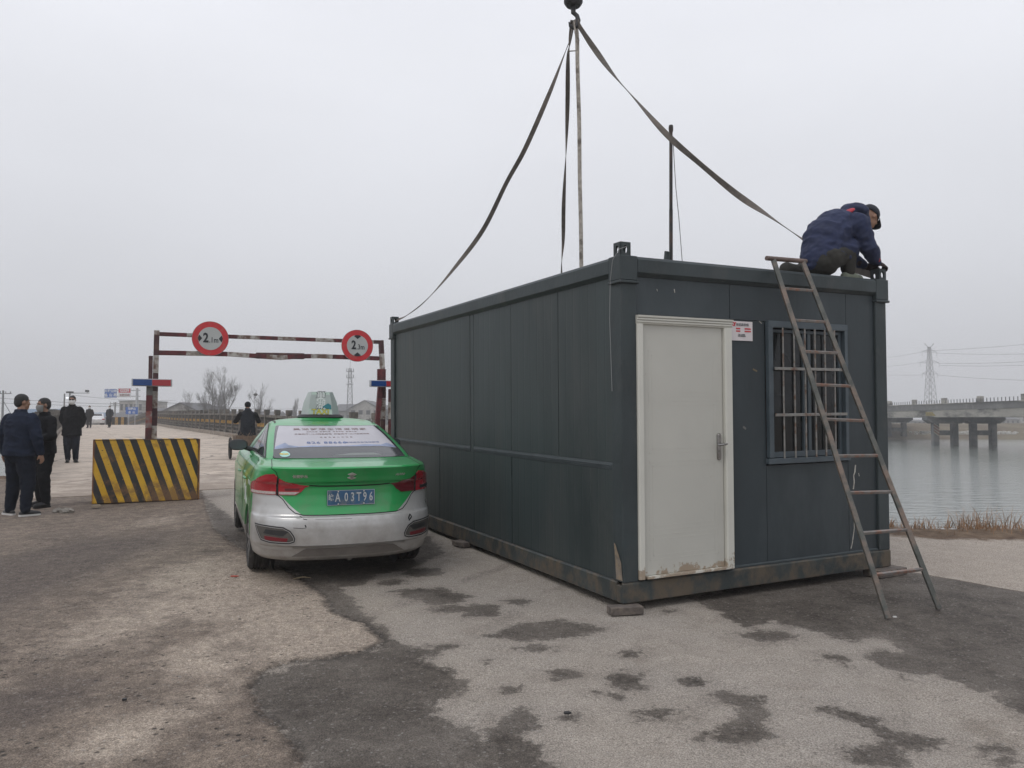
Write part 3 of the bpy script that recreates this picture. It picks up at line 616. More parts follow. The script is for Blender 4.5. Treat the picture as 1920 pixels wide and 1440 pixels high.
# notice plate
M_plate = mat('white_enamel_plate', (.62, .58, .58), .35, var=.05)
M_red = mat('print_red', (.50, .03, .04), .6, var=.05); M_blk = mat('print_black', (.02, .02, .022), .6); M_grey = mat('print_grey', (.25, .25, .26), .6)
s = MB(); s.box((1.287, .022, 2.232), (.25, .008, .17)); nb = s.build('notice_plate', M_plate, office)
text('LY', .042, M_red, nb, (1.197, .0155, 2.289), bold=.0022, spacing=.8); text('远程集装箱', .026, M_grey, nb, (1.295, .0155, 2.287), bold=.0006, spacing=1.25)
for x, w_ in ((1.245, .048), (1.355, .07)):
    for z in (2.253, 2.23): s = MB(); s.box((x, .0165, z), (w_, .002, .012)); s.build('print_bar', M_red, nb)
for z, t_ in ((2.2, '地址: 工业园区'), (2.187, '电话: 集装箱租售')): text(t_, .012, M_grey, nb, (1.285, .0155, z))
# scuffs where paint is rubbed away
M_scuff = mat('pale_filler', (.42, .40, .36), .8, var=.3, vscale=30)
def scuff(pts, w=.006, m=M_scuff, y=FY-.0015, depth=.002):
    s = MB()
    for i in range(len(pts)-1):
        a, b_ = pts[i], pts[i+1]; s.bar((a[0], y, a[1]), (b_[0], y, b_[1]), depth, w*random.uniform(.6, 1.5), up=(0, 0, 1)) if abs(a[0]-b_[0]) > abs(a[1]-b_[1]) else s.bar((a[0], y, a[1]), (b_[0], y, b_[1]), w*random.uniform(.6, 1.5), depth, up=(0, 1, 0))
    s.build('paint_scuff', m, office)
scuff([(2.70, 1.0), (2.69, .93), (2.672, .90), (2.68, .84), (2.665, .77)], .012); scuff([(2.74, .92), (2.75, .89)], .01)
scuff([(2.675, .62), (2.665, .52), (2.67, .40), (2.64, .26), (2.62, .21)], .007)
scuff([(1.42, 1.90), (1.47, 1.88)], .016, mat('tape_brown', (.16, .13, .08), .8)); scuff([(1.30, 1.39), (1.33, 1.37)], .02, mat('tape_grey', (.15, .15, .14), .8))
scuff([(.38, 2.55), (.385, 2.53)], .006); scuff([(.56, 2.56), (.565, 2.53)], .006); scuff([(1.5, 2.33), (1.53, 2.31)], .012)
s = MB(); s.poly([(-.0005-.0, .012, .18), (-.0005, .10, .18), (-.0005, .13, .47), (-.0005, .11, .46), (-.0005, .03, .32)]); s.m = Matrix.Translation((.0, 0, 0)); s.build('rust_scrape', mat('scraped_metal', (.18, .15, .12), .8, var=.4, vscale=12, dirt=(.25, .19, .12), dscale=20), office, fix=False)
# thin white wire hanging from the near lifting corner
s = MB(); s.tube([(.05, -.02, 2.87), (-.03, -.028, 2.84), (-.05, .04, 2.76), (-.034, .1, 2.6), (-.03, .12, 2.3), (-.012, .12, 1.7)], .0022, 5); s.build('wire', mat('pale_wire', (.3, .3, .3), .5), office)

# timber / brick packing under the cabin
M_brick = mat('packing_brick', (.10, .085, .075), .95, var=.25, vscale=20, dirt=(.17, .14, .115), dscale=12, bump=.5, bscale=60)
def pack(x, y, dx, dy, rz, label, hgt=.07, dz=0):
    p = cw(x, y, 0); g_ = gh(p.y); h_ = hgt
    s = MB(); s.box((0, 0, h_/2), (dx, dy, h_)); o = s.build('packing_block', M_brick, bevel=.006, seg=2); o.location = (p.x, p.y, g_+.008+dz); o.rotation_euler = (0, 0, .4622+rz)
    tag(o, label, 'packing block', 'blocks packed under the site cabin'); return o
pack(.0, -.02, .27, .12, -.25, 'dark brick wedged under the near corner of the slate site cabin', .062)
pack(-.05, 3.22, .12, .24, .1, 'grey packing block under the middle of the long cabin side, behind the taxi', .055)
o = pack(3.05, .0, .4, .2, .05, 'flat green-grey plate under the cabin corner by the ladder foot', .07)
# ================================================================ lifting gear
CRI = CR.transposed()
def cab_plane(px, py, y0):      # point of the plane local y = y0 of the cabin under a pixel
    d = CRI @ ray(px, py); c = CRI @ (Vector((0, 0, CAMZ))-CO); t = (y0-c.y)/d.y
    return c + d*t
def proj_py(p):
    d = Vector(p)-Vector((0, 0, CAMZ)); yf = d.y*_cp+d.z*_sp; zu = -d.y*_sp+d.z*_cp
    return 960+FPX*d.x/yf, 720-FPX*zu/yf
M_web = mat('webbing_dark', (.125, .11, .097), .9, var=.3, vscale=25, dirt=(.17, .145, .125), dscale=6, bump=.5, bscale=140)
M_webp = mat('webbing_pale', (.42, .385, .34), .9, var=.3, vscale=25, dirt=(.16, .14, .12), dscale=6, bump=.5, bscale=140)
def catmull(pts, n=8):
    out = []; P_ = [pts[0]] + list(pts) + [pts[-1]]
    for i in range(1, len(P_)-2):
        p0, p1, p2, p3 = P_[i-1:i+3]
        for k in range(n):
            t = k/n; out.append(.5*((2*p1)+(p2-p0)*t+(2*p0-5*p1+4*p2-p3)*t*t+(-p0+3*p1-3*p2+p3)*t**3))
    out.append(P_[-2]); return out
def strap(ctrl, width, twist, m, label):
    pts = catmull([Vector(c) for c in ctrl], 10); o0 = pts[0].copy(); s = MB(); rings = []; n = len(pts)
    for i, p in enumerate(pts):
        d = (pts[min(i+1, n-1)]-pts[max(i-1, 0)]).normalized(); u = i/(n-1)
        x = d.cross(Vector((0, 1, 0))).normalized(); y = d.cross(x)
        a = twist(u); wv = x*math.cos(a)+y*math.sin(a); nv = d.cross(wv)
        rings.append([p-o0+wv*i_*width/2+nv*j_*.004 for i_, j_ in ((-1, -1), (1, -1), (1, 1), (-1, 1))])
    s.loft(rings); o = s.build('lifting_strap', m, smooth=30); o.location = o0
    tag(o, label, 'strap', 'lifting straps hanging from the crane hook'); return o
def path(pl, y0, y1):
    n = len(pl); L = [0]
    for i in range(1, n): L.append(L[-1]+math.hypot(pl[i][0]-pl[i-1][0], pl[i][1]-pl[i-1][1]))
    return [at(x, y, y0+(y1-y0)*L[i]/L[-1]) for i, (x, y) in enumerate(pl)]
cor = cw(.06, CL-.06, 2.86)
strap(path([(1075, 38), (1070, 70), (1057, 105), (1030, 175), (985, 278), (950, 342), (905, 432), (850, 505), (800, 562), (762, 592)], 9.6, cor.y-.1)+[cor], .062, lambda u: 1.1*math.sin(u*9+.3)+.4, M_web, 'long dark strap sagging left from the hook to the far left corner of the cabin')
strap(path([(1074, 38), (1068, 80), (1065, 110), (1064, 200), (1061, 290), (1057, 380), (1056, 450), (1053, 512), (1062, 600)], 9.6, 13.05), .06, lambda u: u*9.5, M_web, 'dark strap hanging nearly plumb, left of the two middle straps')
strap(path([(1078, 38), (1082, 70), (1083, 130), (1086, 230), (1087, 330), (1089, 420), (1090, 500), (1091, 570)], 9.6, 9.9), .05, lambda u: .25*math.sin(u*6)+.15, M_webp, 'pale worn strap hanging loose down to the cabin roof, right of the two middle straps')
e_ = cw(CW-.06, .1, 2.86)
strap(path([(1079, 36), (1088, 52), (1112, 88), (1150, 140), (1190, 185), (1250, 252), (1310, 305), (1380, 363), (1440, 404), (1500, 445), (1540, 472), (1590, 500)], 9.6, e_.y+.35)+[e_], .068, lambda u: 1.15*math.sin(u*15+.2), M_web, 'long dark strap sagging right from the hook to behind the crouching worker')
s = MB(); c = at(1083, 78, 9.6); s.tube([at(1076, 40, 9.58), at(1079, 62, 9.57), at(1085, 75, 9.57), at(1082, 95, 9.57), at(1066, 96, 9.6)], [.012, .012, .012, .009, .008], 6)
o = s.build('strap_tail', M_webp, smooth=60); tag(o, 'short pale strap tail hanging under the crane hook between the straps', 'strap tail')
# crane hook block, going up out of the picture on its cable
hk = at(1075, 12, 9.6); M_hook = mat('hook_dark_steel', (.035, .035, .038), .5, metal=.3, var=.2)
hb = empty('crane_hook', hk, label='black crane hook block on its cable above the cabin, carrying the straps', cat='crane hook')
s = MB(); s.tube([(0, 0, 0), (0, 0, .03), (0, 0, .05), (0, 0, .34), (0, 0, .4)], [.085, .108, .118, .118, .05], 24); s.build('hook_block', M_hook, hb, smooth=40)
s = MB(); s.tube([(0, 0, .02), (0, 0, -.09)], .03, 12)
s.tube([(0, 0, -.08), (.045, 0, -.12), (.062, 0, -.18), (.045, 0, -.25), (0, 0, -.275), (-.04, 0, -.25), (-.055, 0, -.2)], [.026, .028, .03, .03, .026, .02, .008], 10); s.build('hook', M_hook, hb, smooth=60)
s = MB(); s.tube([(.04, 0, .4), (.04, 0, 6)], .012, 8); s.tube([(-.04, 0, .4), (-.04, 0, 6)], .012, 8); s.build('cable', M_hook, hb, smooth=60)
# black flue pole standing on the roof with its loose wire
pl_ = CRI @ (at(1257, 488, 10.0)-CO); base = cw(pl_.x, pl_.y, 2.745); top = at(1258, 235, 10.0)
fp = empty('roof_pole', base, label='thin black flue pipe standing on the cabin roof behind the right hand strap', cat='flue pipe')
M_bp = mat('black_pipe', (.02, .018, .017), .6, var=.4, vscale=8, dirt=(.06, .035, .025), dscale=6); d = top-base
s = MB(); s.tube([(0, 0, 0), d*.55], .024, 12); s.tube([d*.55, d*.97], .022, 12); s.build('pipe', M_bp, fp, smooth=60)
s = MB(); s.tube([d*.965, d*.975, d*.99, d], [.026, .03, .03, .026], 12); s.build('pipe_cap', M_bp, fp, smooth=60)
b0 = at(1249, 480, 9.97)-base; s = MB(); s.box(b0, (.05, .03, .12), (0, .1, 0)); s.box(b0+Vector((.03, 0, -.1)), (.03, .03, .3)); s.build('bracket', M_fr, fp)
s = MB(); s.tube([at(1262, 262, 10)-base, at(1264, 300, 10)-base, at(1267, 350, 10)-base, at(1273, 410, 10)-base, at(1279, 488, 10)-base, at(1280, 520, 10)-base], .005, 5); s.build('wire', mat('grey_wire', (.12, .12, .12), .6), fp)

# ================================================================ ladder
M_lad = mat('ladder_steel', (.10, .105, .095), .55, metal=.15, var=.3, vscale=10, dirt=(.20, .15, .12), dscale=5, damt=.55, bump=.2, bscale=60)
M_rung = mat('rung_steel', (.20, .185, .17), .5, metal=.2, var=.2, vscale=14, dirt=(.24, .12, .08), dscale=12, damt=.5)
g1, g2 = ground_at(1665, 1163), ground_at(1761, 1145)
g1.z += .012; g2.z += .012
t1 = CO + CR @ cab_plane(1450, 487, -.045); t2 = CO + CR @ cab_plane(1505, 491, -.045)
lad = empty('ladder', (g1+g2)/2, label='rusty home made steel ladder leaning against the cabin front, its foot on the asphalt', cat='ladder')
lo = lad.location.copy()
for a, b_ in ((g1, t1), (g2, t2)):
    s = MB(); s.bar(a-lo, b_-lo, .040, .036, up=(0, 1, .3)); s.build('rail', M_lad, lad, bevel=.004)
for ya, yb in ((541, 545), (600, 604), (659, 662), (721, 724), (786, 789), (855, 854), (924, 922), (1000, 993), (1078, 1067)):
    def sol(a, b_, yy):
        lo_, hi_ = 0., 1.
        for _ in range(40):
            m_ = (lo_+hi_)/2
            if proj_py(a.lerp(b_, m_))[1] > yy: lo_ = m_
            else: hi_ = m_
        return a.lerp(b_, lo_)
    pa, pb = sol(g1, t1, ya), sol(g2, t2, yb); d = (pb-pa).normalized()
    s = MB(); s.bar(pa-lo+d*.019, pb-lo-d*.019, .026, .024, up=(0, -.3, 1)); s.build('rung', M_rung, lad, bevel=.003)
ta = CO + CR @ cab_plane(1437, 484, -.045); tb = CO + CR @ cab_plane(1511, 490, -.045)
s = MB(); s.tube([ta-lo, tb-lo], .021, 10); s.build('top_bar', mat('rusty_bar', (.13, .09, .075), .6, var=.3, vscale=10), lad, smooth=60)

# ================================================================ width limit gate and striped blocks
GA = .4457
gate = empty('height_limit_gate', (-6.06, 13.32, gh(13.3)), (0, 0, GA), 'rusty red and white painted height and width limit gate across the bridge road', 'barrier gate')
gz = gate.location.z
M_rr = mat('gate_red', (.115, .018, .022), .6, var=.35, vscale=5, dirt=(.05, .02, .02), dscale=6, damt=.55, bump=.3)
M_gw = mat('gate_white', (.42, .40, .37), .65, var=.15, vscale=5, dirt=(.13, .075, .055), dscale=7, damt=.6, bump=.3)
M_rdk = mat('gate_maroon', (.055, .018, .022), .6, var=.35, vscale=5, dirt=(.10, .055, .04), dscale=9, damt=.5)
def banded(name, pts, w_, seg, m2, up=(0, 1, 0), start=0, parent=gate):
    pts = [Vector(p) for p in pts]; s = MB(); L = 0; k = start
    tot = [0]
    for i in range(1, len(pts)): tot.append(tot[-1]+(pts[i]-pts[i-1]).length)
    def P_(t):
        for i in range(1, len(pts)):
            if t <= tot[i]+1e-9: return pts[i-1].lerp(pts[i], (t-tot[i-1])/(tot[i]-tot[i-1]))
        return pts[-1]
    t = 0
    while t < tot[-1]-1e-6:
        l_ = seg*random.uniform(.8, 1.2); t2_ = min(tot[-1], t+l_); inner = sorted({t, t2_, *[q for q in tot if t < q < t2_]})
        s.cur = k % 2
        for a_, b_ in zip(inner[:-1], inner[1:]): s.bar(P_(a_), P_(b_), w_, w_, up=up)
        t = t2_; k += 1
    return s.build(name, m2, parent, bevel=.004)
banded('post', [(0, .0, .0), (-.0, 0, 1.2), (.01, 0, 3.16-gz+.06)], .085, .36, (M_rdk, M_gw))
banded('post', [(3.95, 0, .0), (3.985, 0, 1.9), (3.93, 0, 3.17-gz+.05)], .085, .45, (M_rdk, M_gw), start=0)
banded('top_beam', [(.05, -.0, 3.16-gz), (3.9, 0, 3.185-gz)], .066, .38, (M_rr, M_gw))
banded('lower_beam', [(.05, 0, 2.84-gz), (1.2, -.02, 2.855-gz), (1.65, -.05, 2.835-gz), (2.05, -.08, 2.815-gz), (2.45, -.05, 2.86-gz), (2.75, 0, 2.875-gz), (3.89, 0, 2.87-gz)], .078, .36, (M_rr, M_gw), start=0)
s = MB(); s.box((2.05, -.07, 2.85-gz), (.85, .03, .11), (0, -.02, 0)); s.build('dented_plate', M_rdk, gate, bevel=.01)
banded('post_sleeve', [(-.095, -.06, 0), (-.085, -.06, 1.98)], .098, .3, (mat('sleeve_grey', (.20, .20, .19), .85, var=.3, vscale=6, dirt=(.22, .06, .05), dscale=5, bump=.4), M_rr))
s = MB(); s.box((-.075, -.03, 2.17), (.065, .06, .55)); s.build('post_stub', M_rdk, gate, bevel=.004)
s = MB(); s.bar((3.78, -.12, .55), (3.93, -.05, 2.3), .085, .085, up=(0, 1, 0)); s.box((3.93, -.05, 2.18), (.16, .05, .3)); s.build('brace', M_rr, gate, bevel=.004)
banded('post_sleeve', [(4.12, -.08, 0), (4.12, -.08, 1.95)], .1, .3, (M_gw, M_rr))
M_bx = mat('lightbox_grey', (.42, .43, .45), .4); M_bl = mat('lens_blue', (.012, .055, .20), .25, var=.1); M_rd = mat('lens_red', (.36, .03, .04), .25, var=.1)
for x in (-.05, 3.98):
    z = 2.32-gz+.0+(.0 if x < 1 else .06)
    b_ = MB(); b_.box((x, -.17, z), (.62, .07, .125)); bo = b_.build('light_box', M_bx, gate, bevel=.004)
    s = MB(); s.box((x-.145, -.21, z), (.285, .012, .1)); s.build('blue_lens', M_bl, bo)
    s = MB(); s.box((x+.145, -.21, z), (.285, .012, .1)); s.build('red_lens', M_rd, bo)
M_sr = mat('sign_red', (.52, .022, .03), .45, var=.08, vscale=4, dirt=(.42, .08, .07), dscale=8, damt=.3); M_sw = mat('sign_white', (.42, .43, .42), .4, var=.06, vscale=3); M_sb = mat('sign_black', (.014, .015, .02), .5); M_sg = mat('sign_rim', (.3, .3, .3), .5)
def limit_sign(x, z, big, small, kind, label):
    sg = empty('limit_sign', gate.matrix_basis @ Vector((x, -.085, z-gz)), (0, 0, GA), label, 'road sign', 'round limit signs on the gate')
    def disc(r, y0, y1, n=48):
        q = MB(); q.tube([(0, y0, 0), (0, y1, 0)], r, n); return q
    disc(.302, -.002, .012).build('sign_back', M_sg, sg, smooth=40); disc(.296, -.006, -.0021).build('red_ring', M_sr, sg); disc(.2, -.0095, -.0062).build('sign_face', M_sw, sg)
    for sd in (-1, 1):
        q = MB()
        if kind == 'w': pts = [(sd*.196, 0, 0)] ; pts = [(sd*.135, 0), (sd*.183, .062), (sd*.199, .02), (sd*.2, 0), (sd*.199, -.02), (sd*.183, -.062)]
        else: pts = [(0, sd*.125), (.068, sd*.18), (.04, sd*.197), (0, sd*.2), (-.04, sd*.197), (-.068, sd*.18)]
        q.prism([(a, -.013, b_) for a, b_ in pts], (0, .003, 0)); q.build('arrow', M_sb, sg)
    text(big, .225, M_sb, sg, (-.075 if kind == 'w' else -.07, -.0115, .004), bold=.008, xs=.78, depth=.001)
    text(small, .135, M_sb, sg, (.055 if kind == 'w' else .06, -.0115, -.028), bold=.0015, xs=.78, depth=.001)
    s = MB(); s.box((0, .03, .05), (.05, .045, .5)); s.build('bracket', M_rdk, sg)
limit_sign(.86, 3.11, '2', '.1m', 'w', 'round red rimmed sign reading 2.1m with side arrows, left on the gate')
limit_sign(3.45, 3.09, '2', '.3m', 'h', 'round red rimmed sign reading 2.3m with up and down arrows, right on the gate')

def stripe_mat():
    m = bpy.data.materials.new('hazard_stripes'); m.use_nodes = True; n = m.node_tree.nodes; l = m.node_tree.links; b = n['Principled BSDF']
    o = n.new('ShaderNodeTexCoord').outputs['Object']; s = n.new('ShaderNodeSeparateXYZ'); l.new(o, s.inputs[0])
    def M_(op, a, b_=0., c=0.):
        q = n.new('ShaderNodeMath'); q.operation = op
        for i, v in enumerate((a, b_, c)):
            if isinstance(v, (int, float)): q.inputs[i].default_value = v
            else: l.new(v, q.inputs[i])
        return q.outputs[0]
    def N(sc_, d=5, r=.6):
        t = n.new('ShaderNodeTexNoise'); t.inputs['Scale'].default_value = sc_; t.inputs['Detail'].default_value = d; t.inputs['Roughness'].default_value = r; l.new(o, t.inputs[0]); return t.outputs[0]
    def G(v, a, b_, c=0., d=1.):
        q = n.new('ShaderNodeMapRange'); q.inputs[1].default_value = a; q.inputs[2].default_value = b_; q.inputs[3].default_value = c; q.inputs[4].default_value = d; l.new(v, q.inputs[0]); return q.outputs[0]
    def X(f, a, b_):
        q = n.new('ShaderNodeMix'); q.data_type = 'RGBA'
        for k, v in ((0, f), (6, a), (7, b_)):
            if isinstance(v, tuple): q.inputs[k].default_value = (*v, 1)
            elif isinstance(v, (int, float)): q.inputs[k].default_value = v
            else: l.new(v, q.inputs[k])
        return q.outputs[2]
    u = M_('ADD', M_('ADD', s.outputs[0], M_('MULTIPLY', s.outputs[2], .35)), M_('MULTIPLY', N(9, 3), .012))
    fr_ = M_('FRACT', M_('ADD', M_('DIVIDE', u, .203), .30)); st = M_('ABSOLUTE', M_('SUBTRACT', fr_, .5))
    f = G(st, .233, .245)
    ye = X(G(N(5), .35, .7), (.60, .34, .014), (.70, .43, .035)); bk = X(G(N(6), .3, .7), (.014, .016, .018), (.028, .028, .028))
    c = X(f, ye, bk)
    rust = G(M_('ADD', N(3.5, 7, .7), G(s.outputs[2], 0, .4, .13, -.03)), .52, .66); c = X(M_('MULTIPLY', rust, .7), c, (.20, .095, .035))
    edge = M_('ADD', G(M_('ABSOLUTE', s.outputs[0]), .74, .81), M_('MULTIPLY', N(7, 6, .7), .8)); c = X(M_('MULTIPLY', G(edge, .85, 1.3), .8), c, (.24, .085, .03))
    c = X(M_('MULTIPLY', G(N(1.6, 7, .75), .46, .74), .45), c, (.16, .12, .08)); chip = M_('MULTIPLY', G(N(26, 4, .6), .64, .67), G(N(3, 2), .5, .58)); c = X(chip, c, (.015, .015, .015))
    chip2 = M_('MULTIPLY', G(N(34, 3, .6), .70, .72), G(N(2.5, 2), .48, .55)); c = X(chip2, c, (.45, .28, .05))
    l.new(c, b.inputs['Base Color']); b.inputs['Roughness'].default_value = .55
    bp = n.new('ShaderNodeBump'); bp.inputs['Distance'].default_value = .01; bp.inputs['Strength'].default_value = .3; l.new(N(20), bp.inputs['Height']); l.new(bp.outputs[0], b.inputs['Normal'])
    return m
M_st = stripe_mat()
def stripe_block(c, ang, label):
    o = empty('striped_block', (c[0], c[1], gh(c[1])+.008), (0, 0, ang), label, 'road block', 'striped blocks at the gate posts')
    s = MB(); W_, D_, H_ = 1.62, .62, 1.03
    s.box((0, 0, H_/2), (W_, D_, H_)); s.build('steel_casing', M_st, o, bevel=.012, seg=2)
    s = MB()
    s.bar((-W_/2, -D_/2-.004, H_), (W_/2-.03, -D_/2-.004, H_), .01, .012, up=(0, 1, 0)); s.bar((W_/2-.03, -D_/2-.004, 0), (W_/2-.03, -D_/2-.004, H_), .012, .01, up=(0, 1, 0))
    s.build('weld_edge', mat('rust_brown', (.10, .055, .03), .8, var=.4, vscale=15), o)
    return o
stripe_block((-6.19, 13.36), .474, 'black and yellow striped steel block under the left gate post')
stripe_block((-2.55, 15.15), .474, 'black and yellow striped block under the right gate post, behind the taxi')
# ================================================================ taxi
TAXI_ROT = math.radians(22.0)
taxi = empty('taxi', (-1.835, 8.17, gh(8.17)+.02), (math.atan2(gh(11)-gh(8.5), 2.5), 0, TAXI_ROT), 'green and silver taxi sedan seen from behind, parked beside the slate cabin', 'taxi')
def paint(name, col):
    m = bpy.data.materials.new(name); m.use_nodes = True; b = m.node_tree.nodes['Principled BSDF']
    b.inputs['Base Color'].default_value = (*col, 1); return m
LV = []   # z, yr, yf, w, n, ar, af
def lv(z, yr, yf, w, n=2.7, ar=.62, af=.8): LV.append((z, yr, yf, w, n, ar, af))
lv(.205, -.80, 3.40, .74); lv(.215, -.86, 3.45, .80); lv(.25, -.905, 3.50, .835); lv(.31, -.925, 3.53, .850); lv(.345, -.94, 3.55, .858); lv(.368, -.972, 3.55, .864)
lv(.45, -.976, 3.565, .866); lv(.53, -.975, 3.56, .865); lv(.585, -.965, 3.555, .864); lv(.615, -.95, 3.55, .863); lv(.628, -.922, 3.545, .862)
lv(.70, -.892, 3.54, .862); lv(.80, -.872, 3.52, .864); lv(.885, -.868, 3.48, .862); lv(.915, -.878, 3.46, .858); lv(.932, -.900, 3.45, .852)
lv(.98, -.918, 3.40, .842); lv(1.03, -.945, 3.32, .827); lv(1.058, -.962, 3.25, .812); lv(1.070, -.950, 3.15, .80)
lv(1.083, -.85, 3.0, .778); lv(1.098, -.72, 2.8, .765); lv(1.108, -.58, 2.6, .752); lv(1.112, -.47, 2.42, .738, 3.2, .42, .7)
GB = len(LV)-1
lv(1.118, -.44, 2.38, .728, 3.3, .36, .65); lv(1.16, -.32, 2.22, .712, 3.3, .33, .62); lv(1.24, -.07, 1.92, .682, 3.3, .33, .62); lv(1.33, .23, 1.62, .642, 3.3, .34, .6)
lv(1.395, .47, 1.40, .605, 3.2, .36, .55); lv(1.425, .62, 1.28, .578, 3.1, .38, .5); lv(1.445, .74, 1.18, .54, 2.8, .36, .45)
RE = len(LV)-1
lv(1.458, .84, 1.10, .47, 2.5, .28, .35)
LVA = np.array(LV)
def ring_params(v):
    v = max(0, min(len(LV)-1, v)); i = min(int(v), len(LV)-2); t = v-i; return LVA[i]*(1-t)+LVA[i+1]*t
def surf(p, v):          # p in [-1,1]: 0 = rear centre, +-1 front centre (right side positive)
    z, yr, yf, w, n, ar, af = ring_params(v); q = abs(p); s = 1 if p >= 0 else -1
    af = min(af, (yf-yr)*.45); ar = min(ar, (yf-yr)*.45)
    if q < .4:
        f = q/.4*math.pi/2; x = w*math.sin(f)**(2/n) if f > 0 else 0; y = yr+ar*(1-max(0, math.cos(f))**(2/n))
    elif q < .7:
        t = (q-.4)/.3; x = w; y = yr+ar+t*(yf-af-yr-ar)
    else:
        f = (1-q)/.3*math.pi/2; x = w*math.sin(max(0, f))**(2/n) if f > 1e-9 else 0; y = yf-af*(1-max(0, math.cos(f))**(2/n))
    k = 1-.035*max(0, (y-1.9)/1.7)**2-.02*max(0, (.9-y)/1.8)**2
    drop = (.035*max(0, y)**1.0*.5 if v > 16 and v <= GB+2 else 0)
    fr_ = max(0, y-2.3)/1.25
    z2 = z - (min(1, max(0, (v-10)/6))*(.13*fr_**1.7+.03*max(0, min(1, (y+.2)/2.4)))) * (1 if v <= GB else max(0, 1-(v-GB)/2.5))
    # rear face bows gently upward in the middle
    return Vector((s*x*k, y, z2))
def pofx(x, v):
    z, yr, yf, w, n, ar, af = ring_params(v); k = 1-.02*max(0, (.9+.7)/1.8)**2
    q = min(.9999, abs(x)/(w*k)); return math.copysign(.4*math.asin(q**(n/2))*2/math.pi, x)
def vofz(z):
    for i in range(GB):
        if LVA[i, 0] <= z <= LVA[i+1, 0]: return i+(z-LVA[i, 0])/(LVA[i+1, 0]-LVA[i, 0])
    return 0
def normal(p, v):
    e = 2e-3; a = surf(p+e, v)-surf(p-e, v); b = surf(p, min(len(LV)-1, v+e*3))-surf(p, max(0, v-e*3)); n_ = a.cross(b)
    if n_.length < 1e-12: return Vector((0, -1, 0))
    n_.normalize(); return n_
_t = normal(.2, 5)
NS = 1 if _t.y < 0 else -1
def spt(p, v, off=0): return surf(p, v)+normal(p, v)*NS*off
# shell
NPH = 96
ps = np.concatenate([-np.linspace(1, 0, NPH, endpoint=False), np.linspace(0, 1, NPH, endpoint=False)])
vs_l = []
for i in range(len(LV)-1): vs_l += list(np.linspace(i, i+1, 4 if 9 <= i < 22 or i in (25, 26, 27, 28) else 3, endpoint=False))
vs_l.append(len(LV)-1)
s = MB(); rings = [[surf(p, v) for p in ps] for v in vs_l]
# roof cap
last = rings[-1]; cen = Vector((0, sum(p.y for p in last)/len(last), 0))
for f_, z in ((.75, 1.470), (.5, 1.478), (.25, 1.482)):
    rings.append([Vector((p.x*f_, cen.y+(p.y-cen.y)*f_, z)) for p in last])
n_ = len(ps); V = [p for r in rings for p in r]
F = [(k*n_+i, k*n_+(i+1) % n_, (k+1)*n_+(i+1) % n_, (k+1)*n_+i) for k in range(len(rings)-1) for i in range(n_)]
F += [tuple(range(n_-1, -1, -1))]
V.append(Vector((0, cen.y, 1.483))); F += [((len(rings)-1)*n_+i, (len(rings)-1)*n_+(i+1) % n_, len(V)-1) for i in range(n_)]
s.add(V, F)
def body_paint():
    m = bpy.data.materials.new('two_tone_paint'); m.use_nodes = True; n = m.node_tree.nodes; l = m.node_tree.links; b = n['Principled BSDF']
    a = n.new('ShaderNodeAttribute'); a.attribute_name = 'green'
    r = n.new('ShaderNodeMapRange'); r.inputs[1].default_value = -.0015; r.inputs[2].default_value = .0015; l.new(a.outputs['Fac'], r.inputs[0])
    o = n.new('ShaderNodeTexCoord').outputs['Object']
    t = n.new('ShaderNodeTexNoise'); t.inputs['Scale'].default_value = 3; t.inputs['Detail'].default_value = 7; t.inputs['Roughness'].default_value = .65; l.new(o, t.inputs[0])
    sz = n.new('ShaderNodeSeparateXYZ'); l.new(o, sz.inputs[0])
    c = n.new('ShaderNodeMix'); c.data_type = 'RGBA'; c.inputs[6].default_value = (.50, .50, .49, 1); c.inputs[7].default_value = (.012, .31, .075, 1); l.new(r.outputs[0], c.inputs[0])
    # road dirt thrown up low on the bumper
    g = n.new('ShaderNodeMapRange'); g.inputs[1].default_value = .2; g.inputs[2].default_value = .75; g.inputs[3].default_value = .22; g.inputs[4].default_value = -.1; l.new(sz.outputs[2], g.inputs[0])
    ad = n.new('ShaderNodeMath'); l.new(t.outputs[0], ad.inputs[0]); l.new(g.outputs[0], ad.inputs[1])
    d = n.new('ShaderNodeMapRange'); d.inputs[1].default_value = .40; d.inputs[2].default_value = .78; d.inputs[4].default_value = .65; l.new(ad.outputs[0], d.inputs[0])
    c2 = n.new('ShaderNodeMix'); c2.data_type = 'RGBA'; c2.inputs[7].default_value = (.17, .14, .11, 1); l.new(c.outputs[2], c2.inputs[6]); l.new(d.outputs[0], c2.inputs[0])
    l.new(c2.outputs[2], b.inputs['Base Color'])
    mt = n.new('ShaderNodeMath'); mt.operation = 'MULTIPLY_ADD'; mt.inputs[1].default_value = -.25; mt.inputs[2].default_value = .35; l.new(r.outputs[0], mt.inputs[0]); l.new(mt.outputs[0], b.inputs['Metallic'])
    rr = n.new('ShaderNodeMapRange'); rr.inputs[3].default_value = .3; rr.inputs[4].default_value = .65; l.new(d.outputs[0], rr.inputs[0]); l.new(rr.outputs[0], b.inputs['Roughness'])
    b.inputs['Coat Weight'].default_value = .65; b.inputs['Coat Roughness'].default_value = .05
    return m
M_body = body_paint()
shell0 = s.build('body_raw', M_body)
